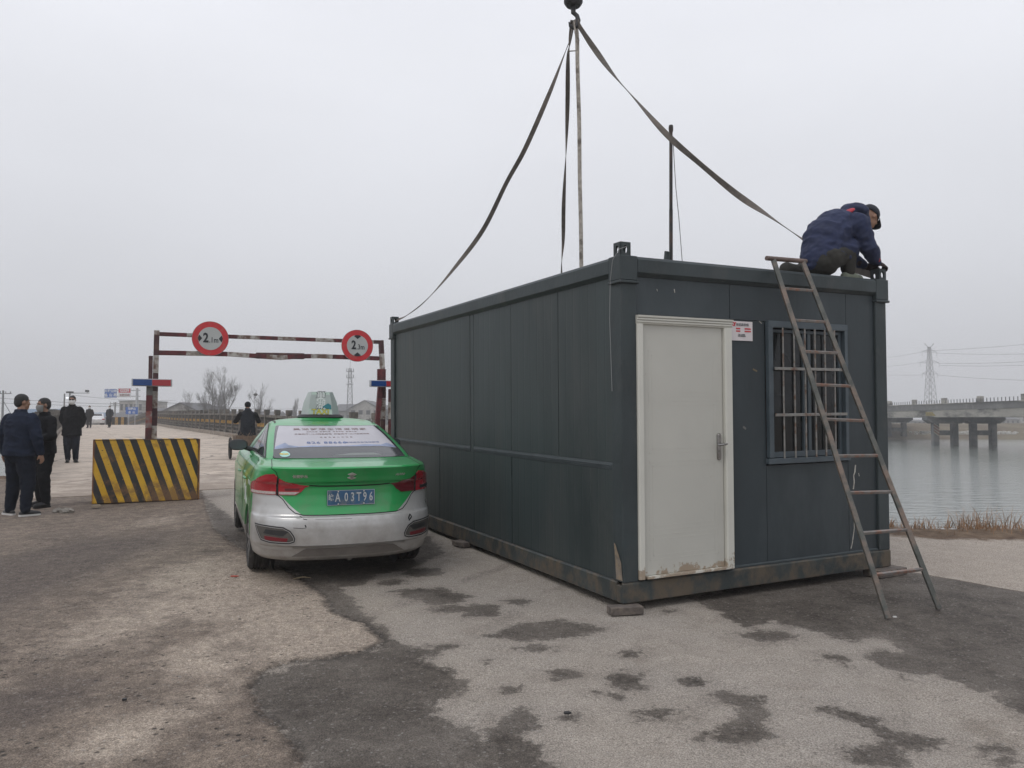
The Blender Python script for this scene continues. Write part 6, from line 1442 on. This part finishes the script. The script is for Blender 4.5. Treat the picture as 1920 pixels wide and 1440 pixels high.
# ================================================================ pylon, mast, poles and wires
M_steel = mat('galvanised', (.12, .125, .13), .6, metal=.2); M_wire = mat('wire_grey', (.09, .09, .095), .7)
def lattice(name, loc, H, wb, wt, bays, arms, label, cat, m=M_steel, t=.16, rotz=.25, top=None):
    o = empty(name, loc, (0, 0, rotz), label, cat)
    def w_(z): return wb+(wt-wb)*min(1, z/H)**.85
    for sx in (-1, 1):
        for sy in (-1, 1):
            s = MB(); zz = np.linspace(0, H, 9)
            for a, b_ in zip(zz[:-1], zz[1:]): s.bar((sx*w_(a)/2, sy*w_(a)/2, a), (sx*w_(b_)/2, sy*w_(b_)/2, b_), t, t)
            s.build('leg', m, o)
    s = MB(); zs = [H*(1-(1-k/bays)**1.35) for k in range(bays+1)]
    for a, b_ in zip(zs[:-1], zs[1:]):
        for i, j in (((-1, -1), (1, -1)), ((1, -1), (1, 1)), ((1, 1), (-1, 1)), ((-1, 1), (-1, -1))):
            A = lambda q, z: Vector((q[0]*w_(z)/2, q[1]*w_(z)/2, z))
            s.bar(A(i, a), A(j, b_), t*.55); s.bar(A(j, a), A(i, b_), t*.55); s.bar(A(i, b_), A(j, b_), t*.5)
    tag(s.build('lattice', m, o), kind='stuff')
    for z, r in arms:
        s = MB(); ww = w_(z)/2
        for sx in (-1, 1):
            for sy in (-1, 1): s.bar((sx*ww, sy*ww, z), (sx*r, 0, z+.1), t*.6); s.bar((sx*ww, sy*ww, z+H*.04), (sx*r, 0, z+.1), t*.5)
            for k in (.3, .6): s.bar((sx*(ww+(r-ww)*k), 0, z), (sx*(ww+(r-ww)*k), 0, z+H*.04*(1-k)), t*.4)
            s.tube([(sx*r, 0, z), (sx*r, 0, z-H*.05)], t*.5, 5)
        s.build('cross_arm', m, o)
    if top:
        s = MB()
        for sx in (-1, 1): s.bar((0, 0, H-.5), (sx*top, 0, H+1.2), t*.7); s.bar((sx*wt/2, 0, H), (sx*top*.85, 0, H+1.3), t*.6); s.bar((sx*top, 0, H+1.2), (sx*top*.75, 0, H+1.5), t*.8)
        s.build('earth_wire_horn', m, o)
    return o
pyl = lattice('pylon', (159.9, 300, .0), 29.3, 4.4, .75, 13, ((27.3, 3.0), (23.2, 3.9), (18.9, 3.2)), 'tall grey lattice power pylon standing in haze beyond the river bridge', 'pylon', t=.12, rotz=.12, top=2.0)
def wire(a, b_, sag, r, label, cat='power line', group=None):
    a, b_ = Vector(a), Vector(b_); s = MB(); n = 24; s.tube([(b_-a)*(k/n)+Vector((0, 0, -4*sag*(k/n)*(1-k/n))) for k in range(n+1)], r, 4)
    o = s.build('power_line', M_wire); o.location = a; return tag(o, label, cat, group)
ends = [((1743-16, 658), (2010, 636)), ((1743+14, 662), (2010, 660)), ((1743+18, 685), (2010, 680)), ((1743+16, 681), (2010, 672)), ((1743+14, 703), (2010, 714))]
for i, ((x0, y0), (x1, y1)) in enumerate(ends):
    wire(at(x0, y0, 300), at(x1, y1, 240), .6, .05, ['topmost', 'second from the top', 'fourth from the top', 'third from the top', 'lowest'][i]+' of the wires running right from the hazy pylon', group='conductors right of the pylon')
for i, (y0, y1) in enumerate(((660, 668), (679, 682), (703, 690))):
    wire(at(1728, y0, 300), at(1600, y1+6, 380), .8, .04, ['upper', 'middle', 'lower'][i]+' faint wire running left from the hazy pylon', group='conductors left of the pylon')
mast = lattice('telecom_mast', (-.2065*200, 200, .0), 14.6, 1.75, .7, 12, (), 'slim lattice telecom mast with antenna rings beyond the bridge', 'mast', t=.07, rotz=.3)
for z, r in ((10.6, .95), (12.2, .85), (13.8, .95)):
    s = MB(); s.tube([(r*math.cos(a), r*math.sin(a), z) for a in np.linspace(0, 2*math.pi, 13)], .045, 5)
    for k in range(4): s.bar((0, 0, z), (r*math.cos(k*math.pi/2), r*math.sin(k*math.pi/2), z), .05)
    s.build('platform', M_steel, mast)
for z in (12.6, 14.2):
    for k in range(3):
        a = k*2.094+.4; s = MB(); s.box((.95*math.cos(a), .95*math.sin(a), z), (.16, .12, .9)); s.build('antenna', M_steel, mast)
s = MB(); s.tube([(0, 0, 14.6), (0, 0, 17)], .04, 5); s.build('lightning_rod', M_steel, mast)

M_pole = mat('pole_concrete', (.20, .20, .195), .85)
def pole(px, ytop, Y, label, r=.12, cross=None, name='utility_pole'):
    t_ = at(px, ytop, Y); g_ = min(gh(Y), .6); o = empty(name, (t_.x, t_.y, g_-.1), label=label, cat='pole', group='utility poles'); h_ = t_.z-g_+.1
    s = MB(); s.tube([(0, 0, 0), (0, 0, h_)], [r, r*.7], 8); s.build('shaft', M_pole, o, smooth=60)
    if cross:
        for z in cross:
            s = MB(); s.bar((-.8, 0, h_-z), (.8, 0, h_-z), .08); 
            for x in (-.7, -.25, .25, .7): s.tube([(x, 0, h_-z), (x, 0, h_-z+.2)], .04, 6)
            s.build('cross_arm', M_pole, o)
    return o
p_a = pole(6, 732, 75, 'concrete utility pole at the far left edge above the man in navy', cross=(.3,))
s = MB(); s.bar((0, 0, 3.0), (1.3, 0, .9), .04); s.build('stay', M_wire, p_a)
pole(121, 738, 60, 'slim grey pole just left of the head of the man in dark glasses', .07)
p_c = pole(131, 735, 95, 'camera pole with a long arm behind the man in dark glasses', .13, name='camera_pole')
hh = at(131, 737, 95)-p_c.location; e2 = at(168, 737, 95)-p_c.location
s = MB(); s.tube([hh, e2], [.06, .04], 6); s.build('arm', M_pole, p_c); s = MB(); s.box(e2+Vector((-.3, 0, .25)), (.25, .5, .25)); s.bar(e2+Vector((-.3, 0, 0)), e2+Vector((-.3, 0, .25)), .06); s.build('camera', M_blackp, p_c); s = MB(); s.box(hh+Vector((0, 0, .1)), (.7, .4, .2)); s.build('camera', M_blackp, p_c)
pole(216, 754, 120, 'white pole on the far bank right of the walkers', .16, cross=(.2, .5))
s = MB(); q = at(126, 746, 90); s.ell((0, 0, 0), (.14, .14, .1), 12); o = s.build('lamp', emat('lamp_lit', (.9, .95, 1), .9), smooth='all'); o.location = q; tag(o, 'small lit white lamp left of the camera pole', 'lamp')
for (x0, y0, Y0), (x1, y1, Y1), lb in (((-40, 743, 80), (330, 757, 110), 'upper thin wire crossing the sky behind the three men'), ((-40, 754, 90), (600, 766, 150), 'lower thin wire crossing from the left edge past the bare trees'), ((130, 740, 95), (330, 750, 140), 'thin wire running right from the camera pole'), ((256, 750, 105), (640, 772, 200), 'thin wire running from the sign gantry towards the telecom mast'), ((2, 733, 76), (-60, 738, 70), 'short wire leaving the frame from the far left pole')):
    wire(at(x0, y0, Y0), at(x1, y1, Y1), .35, .018, lb)

# road signs beyond the bridge
M_sgb = mat('road_sign_blue', (.025, .10, .36), .4, var=.05); M_sgr = mat('road_sign_red', (.42, .03, .05), .4, var=.05); M_sgw = mat('road_sign_white', (.55, .56, .57), .4); M_gal = mat('pole_galvanised', (.36, .37, .38), .5)
Yg = 105; b_ = at(256, 785, Yg); tpz = at(256, 728, Yg).z
gt = empty('sign_gantry', (b_.x, Yg, .3), label='galvanised cantilever post carrying a blue board and a red and white route board', cat='road sign')
s = MB(); s.tube([(0, 0, 0), (0, 0, tpz-.3)], [.2, .16], 12); s.build('shaft', M_gal, gt, smooth=60)
for y in (732, 743):
    s = MB(); q0 = at(263, y, Yg)-gt.location; q1 = at(197, y, Yg)-gt.location; s.bar(q0, q1, .12); s.build('arm', M_gal, gt)
def board(x0, x1, y0, y1, m, lines, rim=M_sgw):
    a, c = at(x0, y0, Yg-.2)-gt.location, at(x1, y1, Yg-.2)-gt.location; w_, h_ = c.x-a.x, a.z-c.z
    s = MB(); s.box((0, 0, 0), (w_, .06, h_)); o = s.build('board', rim, gt, loc=((a.x+c.x)/2, a.y, (a.z+c.z)/2)); s = MB(); s.box((0, -.034, 0), (w_-.1, .006, h_-.1)); s.build('board_face', m, o)
    for tx, sz, z, mt in lines: text(tx, sz, mt, o, (0, -.04, z), bold=.02, depth=.002)
    return o
board(196, 219.5, 729, 746, M_sgb, (('马鞍山市', .40, .28, M_sgw), ('含 山 界', .46, -.26, M_sgw)))
board(222, 245.5, 728, 737, M_sgr, (('G329', .55, .0, M_sgw),)); board(222, 245.5, 737.4, 745, M_sgw, (('合肥方向', .34, 0, M_ink),))
q = at(247.5, 770, 88); s2_ = empty('direction_sign', (q.x, 88, .9), label='low blue direction sign on two posts, right of the gantry post', cat='road sign')
s = MB(); w_ = 1.35; hz_ = q.z-.9
for x in (-.35, .35):
    s = MB(); s.tube([(x, 0, -1), (x, 0, hz_+.3)], .04, 6); s.build('post', M_gal, s2_)
s = MB(); s.box((0, -.05, hz_), (w_, .04, .80)); o = s.build('board', M_sgb, s2_); text('马鞍山', .30, M_sgw, o, (0, -.075, hz_+.2), bold=.012); text('含  山', .30, M_sgw, o, (0, -.075, hz_-.2), bold=.012)

# ================================================================ far buildings, cars
M_plas = mat('pale_render', (.34, .33, .31), .9, var=.15, vscale=.5, dirt=(.22, .21, .19), dscale=.6); M_gw2 = mat('grey_render', (.20, .20, .195), .9, var=.15, vscale=.5); M_tile = mat('grey_tiles', (.10, .10, .105), .85, var=.2, vscale=1); M_win = mat('far_window', (.03, .035, .04), .2)
M_blr = mat('blue_roof_sheet', (.05, .12, .21), .6); M_brk = mat('dull_brick', (.14, .10, .085), .9)
def house(px0, px1, ytop, Y, depth, kind, wallm, roofm, label, storeys=1, wins=4, eave=None, group=None):
    a, c = at(px0, ytop, Y), at(px1, ytop, Y); W_ = c.x-a.x; zt_ = a.z; o = empty('house' if kind != 'block' else 'building', ((a.x+c.x)/2, Y, -.1), label=label, cat='house' if kind != 'block' else 'building', group=group)
    H_ = zt_+.1; e_ = H_ if kind == 'block' else (eave or H_*.68)
    s = MB(); s.box((0, depth/2, e_/2), (W_, depth, e_)); 
    if kind == 'gable': s.prism([(-W_/2, .02, e_), (W_/2, .02, e_), (0, .02, H_-.12)], (0, depth-.04, 0))
    s.build('wall', wallm, o)
    if kind == 'gable':
        for sg in (-1, 1):
            s = MB(); L_ = math.hypot(W_/2+.3, H_-e_); ang = math.atan2(H_-e_, W_/2); 
            s.prism([(0, -.3, H_), (0, -.3, H_-.14), (sg*(W_/2+.35), -.3, e_-.25), (sg*(W_/2+.35), -.3, e_-.10)], (0, depth+.6, 0)); s.build('roof', roofm, o)
    elif kind == 'long':
        s = MB(); s.prism([(-W_/2-.3, -.4, e_-.05), (-W_/2-.3, depth+.4, e_-.05), (-W_/2-.3, depth/2, H_)], (W_+.6, 0, 0)); s.build('roof', roofm, o)
    else:
        s = MB(); s.box((0, depth/2, H_+.1), (W_+.3, depth+.3, .2)); s.build('roof', roofm, o)
    for st_ in range(storeys):
        for k in range(wins):
            x = -W_/2+W_*(k+.5)/wins; z = e_*(st_+.55)/storeys; w1, h1 = min(1.3, W_/wins*.5), min(1.4, e_/storeys*.45)
            f = MB(); f.box((x, -.01, z), (w1+.2, .06, h1+.2)); fo = f.build('window', M_plas if wallm is not M_plas else M_gw2, o); g_ = MB(); g_.box((x, -.045, z), (w1, .02, h1)); g_.build('pane', M_win, fo)
    return o
house(305, 372, 754, 132, 12, 'gable', M_plas, M_tile, 'pale gabled house behind the bridge railing, left of the bare trees', wins=3)
house(366, 398, 761, 140, 10, 'long', M_gw2, M_tile, 'low grey tiled house just behind the left bare tree', wins=3)
house(224, 268, 752.5, 170, 12, 'block', M_plas, M_gw2, 'flat roofed pale building behind the sign gantry', storeys=2, wins=5)
house(266, 312, 765, 150, 10, 'long', M_gw2, M_tile, 'long low grey house between the gantry and the gate post', wins=6)
house(205, 240, 772, 140, 9, 'long', M_brk, M_tile, 'dull brick house behind the low blue direction sign', wins=4)
house(138, 200, 773, 210, 20, 'long', M_gw2, M_blr, 'low shed with a blue sheet roof beyond the road crest', wins=5)
house(20, 100, 766, 190, 15, 'long', M_brk, M_blr, 'low dark shed with a blue roof behind the men at the left', wins=5)
house(575, 632, 758, 230, 12, 'gable', M_gw2, M_tile, 'hazy gabled house left of the telecom mast', wins=4)
house(628, 668, 757, 215, 12, 'long', M_gw2, M_tile, 'hazy long tiled house at the foot of the telecom mast', wins=4)
house(655, 712, 750, 200, 14, 'gable', M_plas, M_tile, 'taller hazy gabled house right of the telecom mast', storeys=2, wins=4)
house(700, 800, 759, 210, 12, 'long', M_gw2, M_tile, 'hazy long house seen behind the right gate post', wins=5)
house(430, 520, 771, 240, 10, 'long', M_gw2, M_tile, 'very low hazy house behind the rider of the tricycle', wins=5)
for i, (x0, x1, y_, Y) in enumerate(((1672, 1702, 789, 260), (1712, 1752, 787, 280), (1775, 1818, 788, 270), (1868, 1912, 781, 250), (1915, 1990, 777, 260))):
    house(x0, x1, y_, Y, 10, 'long' if i % 2 else 'block', M_gw2 if i % 2 else M_plas, M_tile, ['hazy pale block at the far right bank, leftmost under the bridge', 'hazy grey house under the bridge beside the striped column', 'hazy pale block between the two pier groups', 'hazy grey house right of the pier groups', 'hazy pale block at the right edge beyond the river'][i], wins=5)
def small_car(px, py, Y, rz, m, label):
    q = at(px, py, Y); o = empty('parked_car', (q.x, Y, gh(Y)+.02), (0, 0, rz), label, 'car')
    s = MB(); prof = [(-2.1, .3), (-2.15, .75), (-1.75, .95), (-1.2, 1.0), (-.6, 1.42), (.6, 1.42), (1.15, 1.0), (2.0, .85), (2.15, .6), (2.1, .3)]
    s.prism([(-.85, y, z) for y, z in prof], (1.7, 0, 0)); b_ = s.build('body', m, o, bevel=.08, seg=2)
    s = MB(); s.prism([(-.86, y, z) for y, z in ((-1.1, 1.02), (-.58, 1.36), (.55, 1.36), (1.05, 1.02))], (1.72, 0, 0)); s.build('window', M_carglass, o)
    s = MB(); s.add([(-.7, -1.17, 1.02), (.7, -1.17, 1.02), (.62, -.66, 1.38), (-.62, -.66, 1.38)], [(0, 1, 2, 3)]); s.build('rear_window', M_carglass, o)
    for x in (-.75, .75):
        for y in (-1.3, 1.35): s = MB(); s.cyl((x-.12, y, .31), (x+.12, y, .31), .31, 16); s.build('wheel', M_tyre, o)
        s = MB(); s.box((x*.95, -2.13, .75), (.25, .05, .14)); s.build('tail_light', M_redl, o)
small_car(178, 795, 92, .55, mat('white_car_paint', (.55, .55, .55), .3, coat=1), 'white car beyond the road crest between the two far walkers'); small_car(155, 793, 96, .55, mat('grey_car_paint', (.10, .10, .11), .3, coat=1), 'grey car beyond the road crest, half hidden by the left far walker')
q = at(218, 797, 88); o = empty('striped_barrier', (q.x, 88, gh(88)), (0, 0, ROAD_ANG), 'small yellow and black striped barrier on the road crest', 'barrier')
for k in range(7): s = MB(); s.box((-.9+.3*k, 0, .45), (.298, .4, .9)); s.build('stripe', M_yel if k % 2 else M_black, o)

# ================================================================ bare trees
M_bark = mat('bare_bark', (.085, .077, .07), .9, var=.2, vscale=2)
def bare_tree(px, ytop, Y, spread, label, levels=6, lean=0, seed=0, trunk=.16, base=None, fork=.3, group='bare winter trees beyond the bridge'):
    rs = random.Random(seed); t_ = at(px, ytop, Y); H_ = t_.z+.3; o = empty('bare_tree', (t_.x, Y, -.3), label=label, cat='tree', group=group)
    tr, cr = MB(), MB()
    def grow(p, d, L, r, lv_):
        pts = [p]; n = 4
        for i in range(n):
            d = (d+Vector((rs.gauss(0, .07), rs.gauss(0, .07), rs.gauss(.05, .04)))).normalized(); pts.append(pts[-1]+d*L/n)
        (tr if lv_ <= 1 else cr).tube(pts, [r*(1-.45*k/n) for k in range(n+1)], 6 if lv_ < 2 else 4 if lv_ < 4 else 3, cap=False)
        if lv_ >= levels: return
        for i in range(rs.choice((3, 3, 4)) if lv_ < 3 else rs.choice((2, 3))):
            k = rs.choice((1, 2, 3, 4)) if lv_ else rs.choice((1, 2, 3)); az = rs.uniform(0, 2*math.pi); tilt = rs.uniform(.35, .75)*spread
            x = d.cross(Vector((math.cos(az), math.sin(az), .2))).normalized(); nd = (d*math.cos(tilt)+x*math.sin(tilt)+Vector((0, 0, .30))).normalized()
            grow(pts[k], nd, L*rs.uniform(.5, .75), max(.0065, r*(1-.45*k/n)*rs.uniform(.38, .55)), lv_+1)
        grow(pts[-1], (d+Vector((0, 0, .1))).normalized(), L*.66, max(.0065, r*.52), lv_+1)
    grow(Vector((0, 0, 0)), Vector((lean, 0, 1)).normalized(), H_*.36, trunk, 0)
    mz = max(v[2] for v in tr.v+cr.v); k = H_/mz
    tr.v = [(x*k, y*k, z*k) for x, y, z in tr.v]; cr.v = [(x*k, y*k, z*k) for x, y, z in cr.v]
    tr.build('trunk', M_bark, o, fix=False, smooth='all'); tag(cr.build('crown', M_bark, o, fix=False), kind='stuff'); return o
bare_tree(392, 689, 112, 1.2, 'tall bare tree behind the railing, left of the pair of big ones', 6, -.02, 3, .17)
bare_tree(428, 684, 110, 1.05, 'tallest bare tree behind the railing, right of the pair of big ones', 6, 0, 11, .2)
bare_tree(370, 728, 114, 1.25, 'low bushy bare tree at the foot of the left tall tree', 5, -.2, 5, .12)
bare_tree(406, 738, 108, 1.1, 'low bare tree between the two tall ones', 5, .05, 8, .11)
nt_ = bare_tree(483, 713, 100, 1.2, 'small bare tree with a bird nest, behind the rider', 5, .05, 21, .12)
nq = at(479, 740, 100)-nt_.location; s = MB(); s.ell(nq, (.28, .28, .2), 8); s.build('nest', M_bark, nt_)
bare_tree(547, 744, 210, .35, 'faint narrow bare tree in haze left of the taxi sign, leftmost of three', 5, 0, 31, .2); bare_tree(552, 753, 210, .5, 'faint bare tree in haze left of the taxi sign, middle of three', 5, 0, 32, .2); bare_tree(559, 755, 210, .5, 'faint bare tree in haze left of the taxi sign, right of three', 5, 0, 33, .2)
# evergreen shrubs and far wood line
M_leaf = mat('dull_foliage', (.055, .06, .04), .95, var=.35, vscale=1.5)
def shrub(px0, px1, ytop, Y, label, kind=None, n=900, zb=-.2, name='bush'):
    a, c = at(px0, ytop, Y), at(px1, ytop, Y); W_ = c.x-a.x; H_ = a.z-zb; rs = random.Random(int(px0)); s = MB()
    blobs = [(rs.uniform(-.42, .42)*W_, rs.uniform(-.8, .8), rs.uniform(.3, .62)*H_, rs.uniform(.22, .42)*min(H_, W_)) for _ in range(max(3, int(W_/H_*3)))]
    for k in range(n):
        bx, by, bz, r = rs.choice(blobs); v = Vector((rs.gauss(0, 1), rs.gauss(0, 1), rs.gauss(0, 1))).normalized()*r*rs.uniform(.6, 1.08); p = Vector((bx, by, bz))+v
        if p.z < 0 or p.z > H_: continue
        e1 = Vector((rs.gauss(0, 1), rs.gauss(0, 1), rs.gauss(0, 1))).normalized(); e2 = e1.cross(Vector((rs.gauss(0, 1), rs.gauss(0, 1), rs.gauss(0, 1)))).normalized(); q = rs.uniform(.06, .13)*max(1, Y/120)
        s.add([p-e1*q, p+e2*q*.6, p+e1*q, p-e2*q*.6], [(0, 1, 2, 3)])
    o = s.build(name, M_leaf, fix=False); o.location = ((a.x+c.x)/2, Y, zb); tag(o, label, 'bush' if not kind else None, kind=kind); return o
shrub(533, 550, 769, 120, 'dull green rounded bush above the railing left of the taxi sign', n=700)
shrub(1660, 1760, 794, 190, 'distant dark shrubs on the right far bank', kind='stuff', n=1800, name='far_shrubs', zb=0); shrub(1760, 2000, 793, 200, 'distant dark shrubs on the far bank behind the pier groups', kind='stuff', n=2600, name='far_shrubs', zb=0)
shrub(-60, 330, 783, 175, 'low dull scrub along the left far bank', kind='stuff', n=3500, name='far_scrub', zb=-.3); shrub(420, 730, 780, 190, 'low dull scrub behind the right railing', kind='stuff', n=3000, name='far_scrub', zb=-.3)

# pale litter along the far waterline
s = MB(); rs = random.Random(5)
for k in range(140):
    px_ = rs.choice((rs.uniform(1724, 1760), rs.uniform(1795, 1818), rs.uniform(1866, 1910), rs.uniform(1700, 1930))); q = at(px_, rs.uniform(809, 813.5), 113); s.box(q, (rs.uniform(.15, .6), .2, rs.uniform(.08, .22)), (0, 0, rs.uniform(0, 3)))
tag(s.build('shore_litter', mat('pale_litter', (.55, .53, .50), .9)), 'scattered pale debris on the far river bank under the bridge', kind='stuff')

# ================================================================ dry grass on the near bank
M_dry = mat('dry_grass', (.29, .175, .10), .95, var=.4, vscale=6)
s = MB(); rs = random.Random(9)
for k in range(5200):
    x = rs.uniform(3.2, 9.5); 
    dens = .12+1.1*max(0, noise.noise((x*1.6, 3.3, 0))+.15)+(.35*(.6+noise.noise((x*2.3, 9, 1))) if x > 5.9 else 0)
    if rs.random() > dens: continue
    y = float(bank_y(x))+rs.triangular(-.45, 1.1, .35); z = float(terrain(np.array(x), np.array(y)))+.03; tall = .05+(.26 if x > 5.9 else .12)*rs.random()**1.5*(1.2 if y-bank_y(x) > .1 else .35)
    lx, ly = rs.gauss(0, .35)*tall, rs.gauss(0, .35)*tall; w_ = rs.uniform(.0025, .005); a = rs.uniform(0, 3.14); dx, dy = w_*math.cos(a), w_*math.sin(a)
    s.add([(x-dx, y-dy, z), (x+dx, y+dy, z), (x+lx*.5+dx*.8, y+ly*.5+dy*.8, z+tall*.6), (x+lx*.5-dx*.8, y+ly*.5-dy*.8, z+tall*.6), (x+lx*1.3, y+ly*1.3, z+tall)], [(0, 1, 2, 3), (3, 2, 4)])
tag(s.build('dry_grass', M_dry, fix=False), 'dry brown grass fringe along the near river bank, right of the cabin', kind='stuff')
s = MB(); q = Vector((7.15, 10.5, .3))
for k in range(14):
    d = Vector((rs.gauss(0, .3), rs.gauss(0, .2), 1)).normalized(); L_ = rs.uniform(.15, .34); p0 = q+Vector((rs.uniform(-.25, .25), 0, 0)); s.tube([p0, p0+d*L_*.6, p0+d*L_+Vector((rs.gauss(0, .05), 0, 0))], [.006, .004, .002], 4)
o = s.build('dead_weed', mat('weed_brown', (.06, .045, .035), .9)); tag(o, 'dark leafless weed stalks above the dry grass at the right edge', 'weed')
# small litter
def bit(px, py, size, m, label, cat='litter', name='litter', n=6):
    g_ = ground_at(px, py); s = MB(); pts = [(size[0]*math.cos(a)*random.uniform(.6, 1), size[1]*math.sin(a)*random.uniform(.6, 1), 0) for a in np.linspace(0, 2*math.pi, n, endpoint=False)]
    s.prism(pts, (0, 0, size[2])); o = s.build(name, m, bevel=.001); o.location = (g_.x, g_.y, g_.z+.022); tag(o, label, cat); return o
bit(439, 1085, (.05, .03, .006), mat('red_scrap', (.45, .08, .05), .7), 'small red paper scrap on the pale asphalt in front of the taxi')
bit(180, 954, (.10, .07, .04), mat('stone_pale', (.33, .27, .2), .9, bump=.5), 'flat pale stone by the left foot of the striped block', 'stone', 'stone', 9)
bit(1063, 1346, (.03, .018, .01), M_blackp, 'small black scrap on the grey asphalt below the cabin corner'); bit(1678, 1163, (.018, .014, .01), M_sole, 'tiny white crumb beside the foot of the ladder'); bit(233, 1321, (.016, .012, .012), M_blackp, 'dark pebble on the brown asphalt at the lower left', 'pebble', 'pebble')
for px, py in ((1765, 996), (1785, 996), (1680, 998), (1850, 980), (1870, 1003)): bit(px, py, (.07, .04, .01), M_sw if px != 1680 else M_blackp, 'scrap lying along the brown verge beyond the concrete').update_tag()
s = MB(); g_ = ground_at(120, 962)
for k in range(26): a = rs.uniform(0, 6.28); r_ = rs.uniform(.02, .2); s.box((r_*math.cos(a), r_*math.sin(a)*.7, .03), (rs.uniform(.03, .08), rs.uniform(.03, .07), rs.uniform(.02, .06)), (rs.uniform(0, 1), rs.uniform(0, 1), rs.uniform(0, 3)))
o = s.build('broken_concrete', mat('rubble', (.25, .23, .2), .95, var=.4, vscale=12)); o.location = g_; tag(o, 'little heap of broken grey concrete beside the men, left of the striped block', 'rubble', kind='stuff')
s = MB(); g_ = ground_at(550, 1090); s.tube([(0, 0, .025), (.08, .03, .035), (.16, .02, .03)], [.004, .006, .002], 5); s.tube([(.08, .03, .033), (.11, .07, .03)], [.004, .001], 5); o = s.build('twig', mat('twig_tan', (.3, .24, .15), .9)); o.location = g_; tag(o, 'thin tan twig on the wet asphalt behind the taxi', 'twig')

# ================================================================ haze
hz = MB(); hz.box((40, 198, 17), (900, 640, 44)); hm_ = bpy.data.materials.new('haze_air'); hm_.use_nodes = True; n = hm_.node_tree.nodes; n.clear(); vo = n.new('ShaderNodeVolumePrincipled'); vo.inputs['Density'].default_value = .0014; vo.inputs['Color'].default_value = (.99, .99, .995, 1); vo.inputs['Anisotropy'].default_value = .2; oo = n.new('ShaderNodeOutputMaterial'); hm_.node_tree.links.new(vo.outputs[0], oo.inputs['Volume'])
tag(hz.build('haze', hm_), 'thin grey winter haze over the river', kind='stuff')
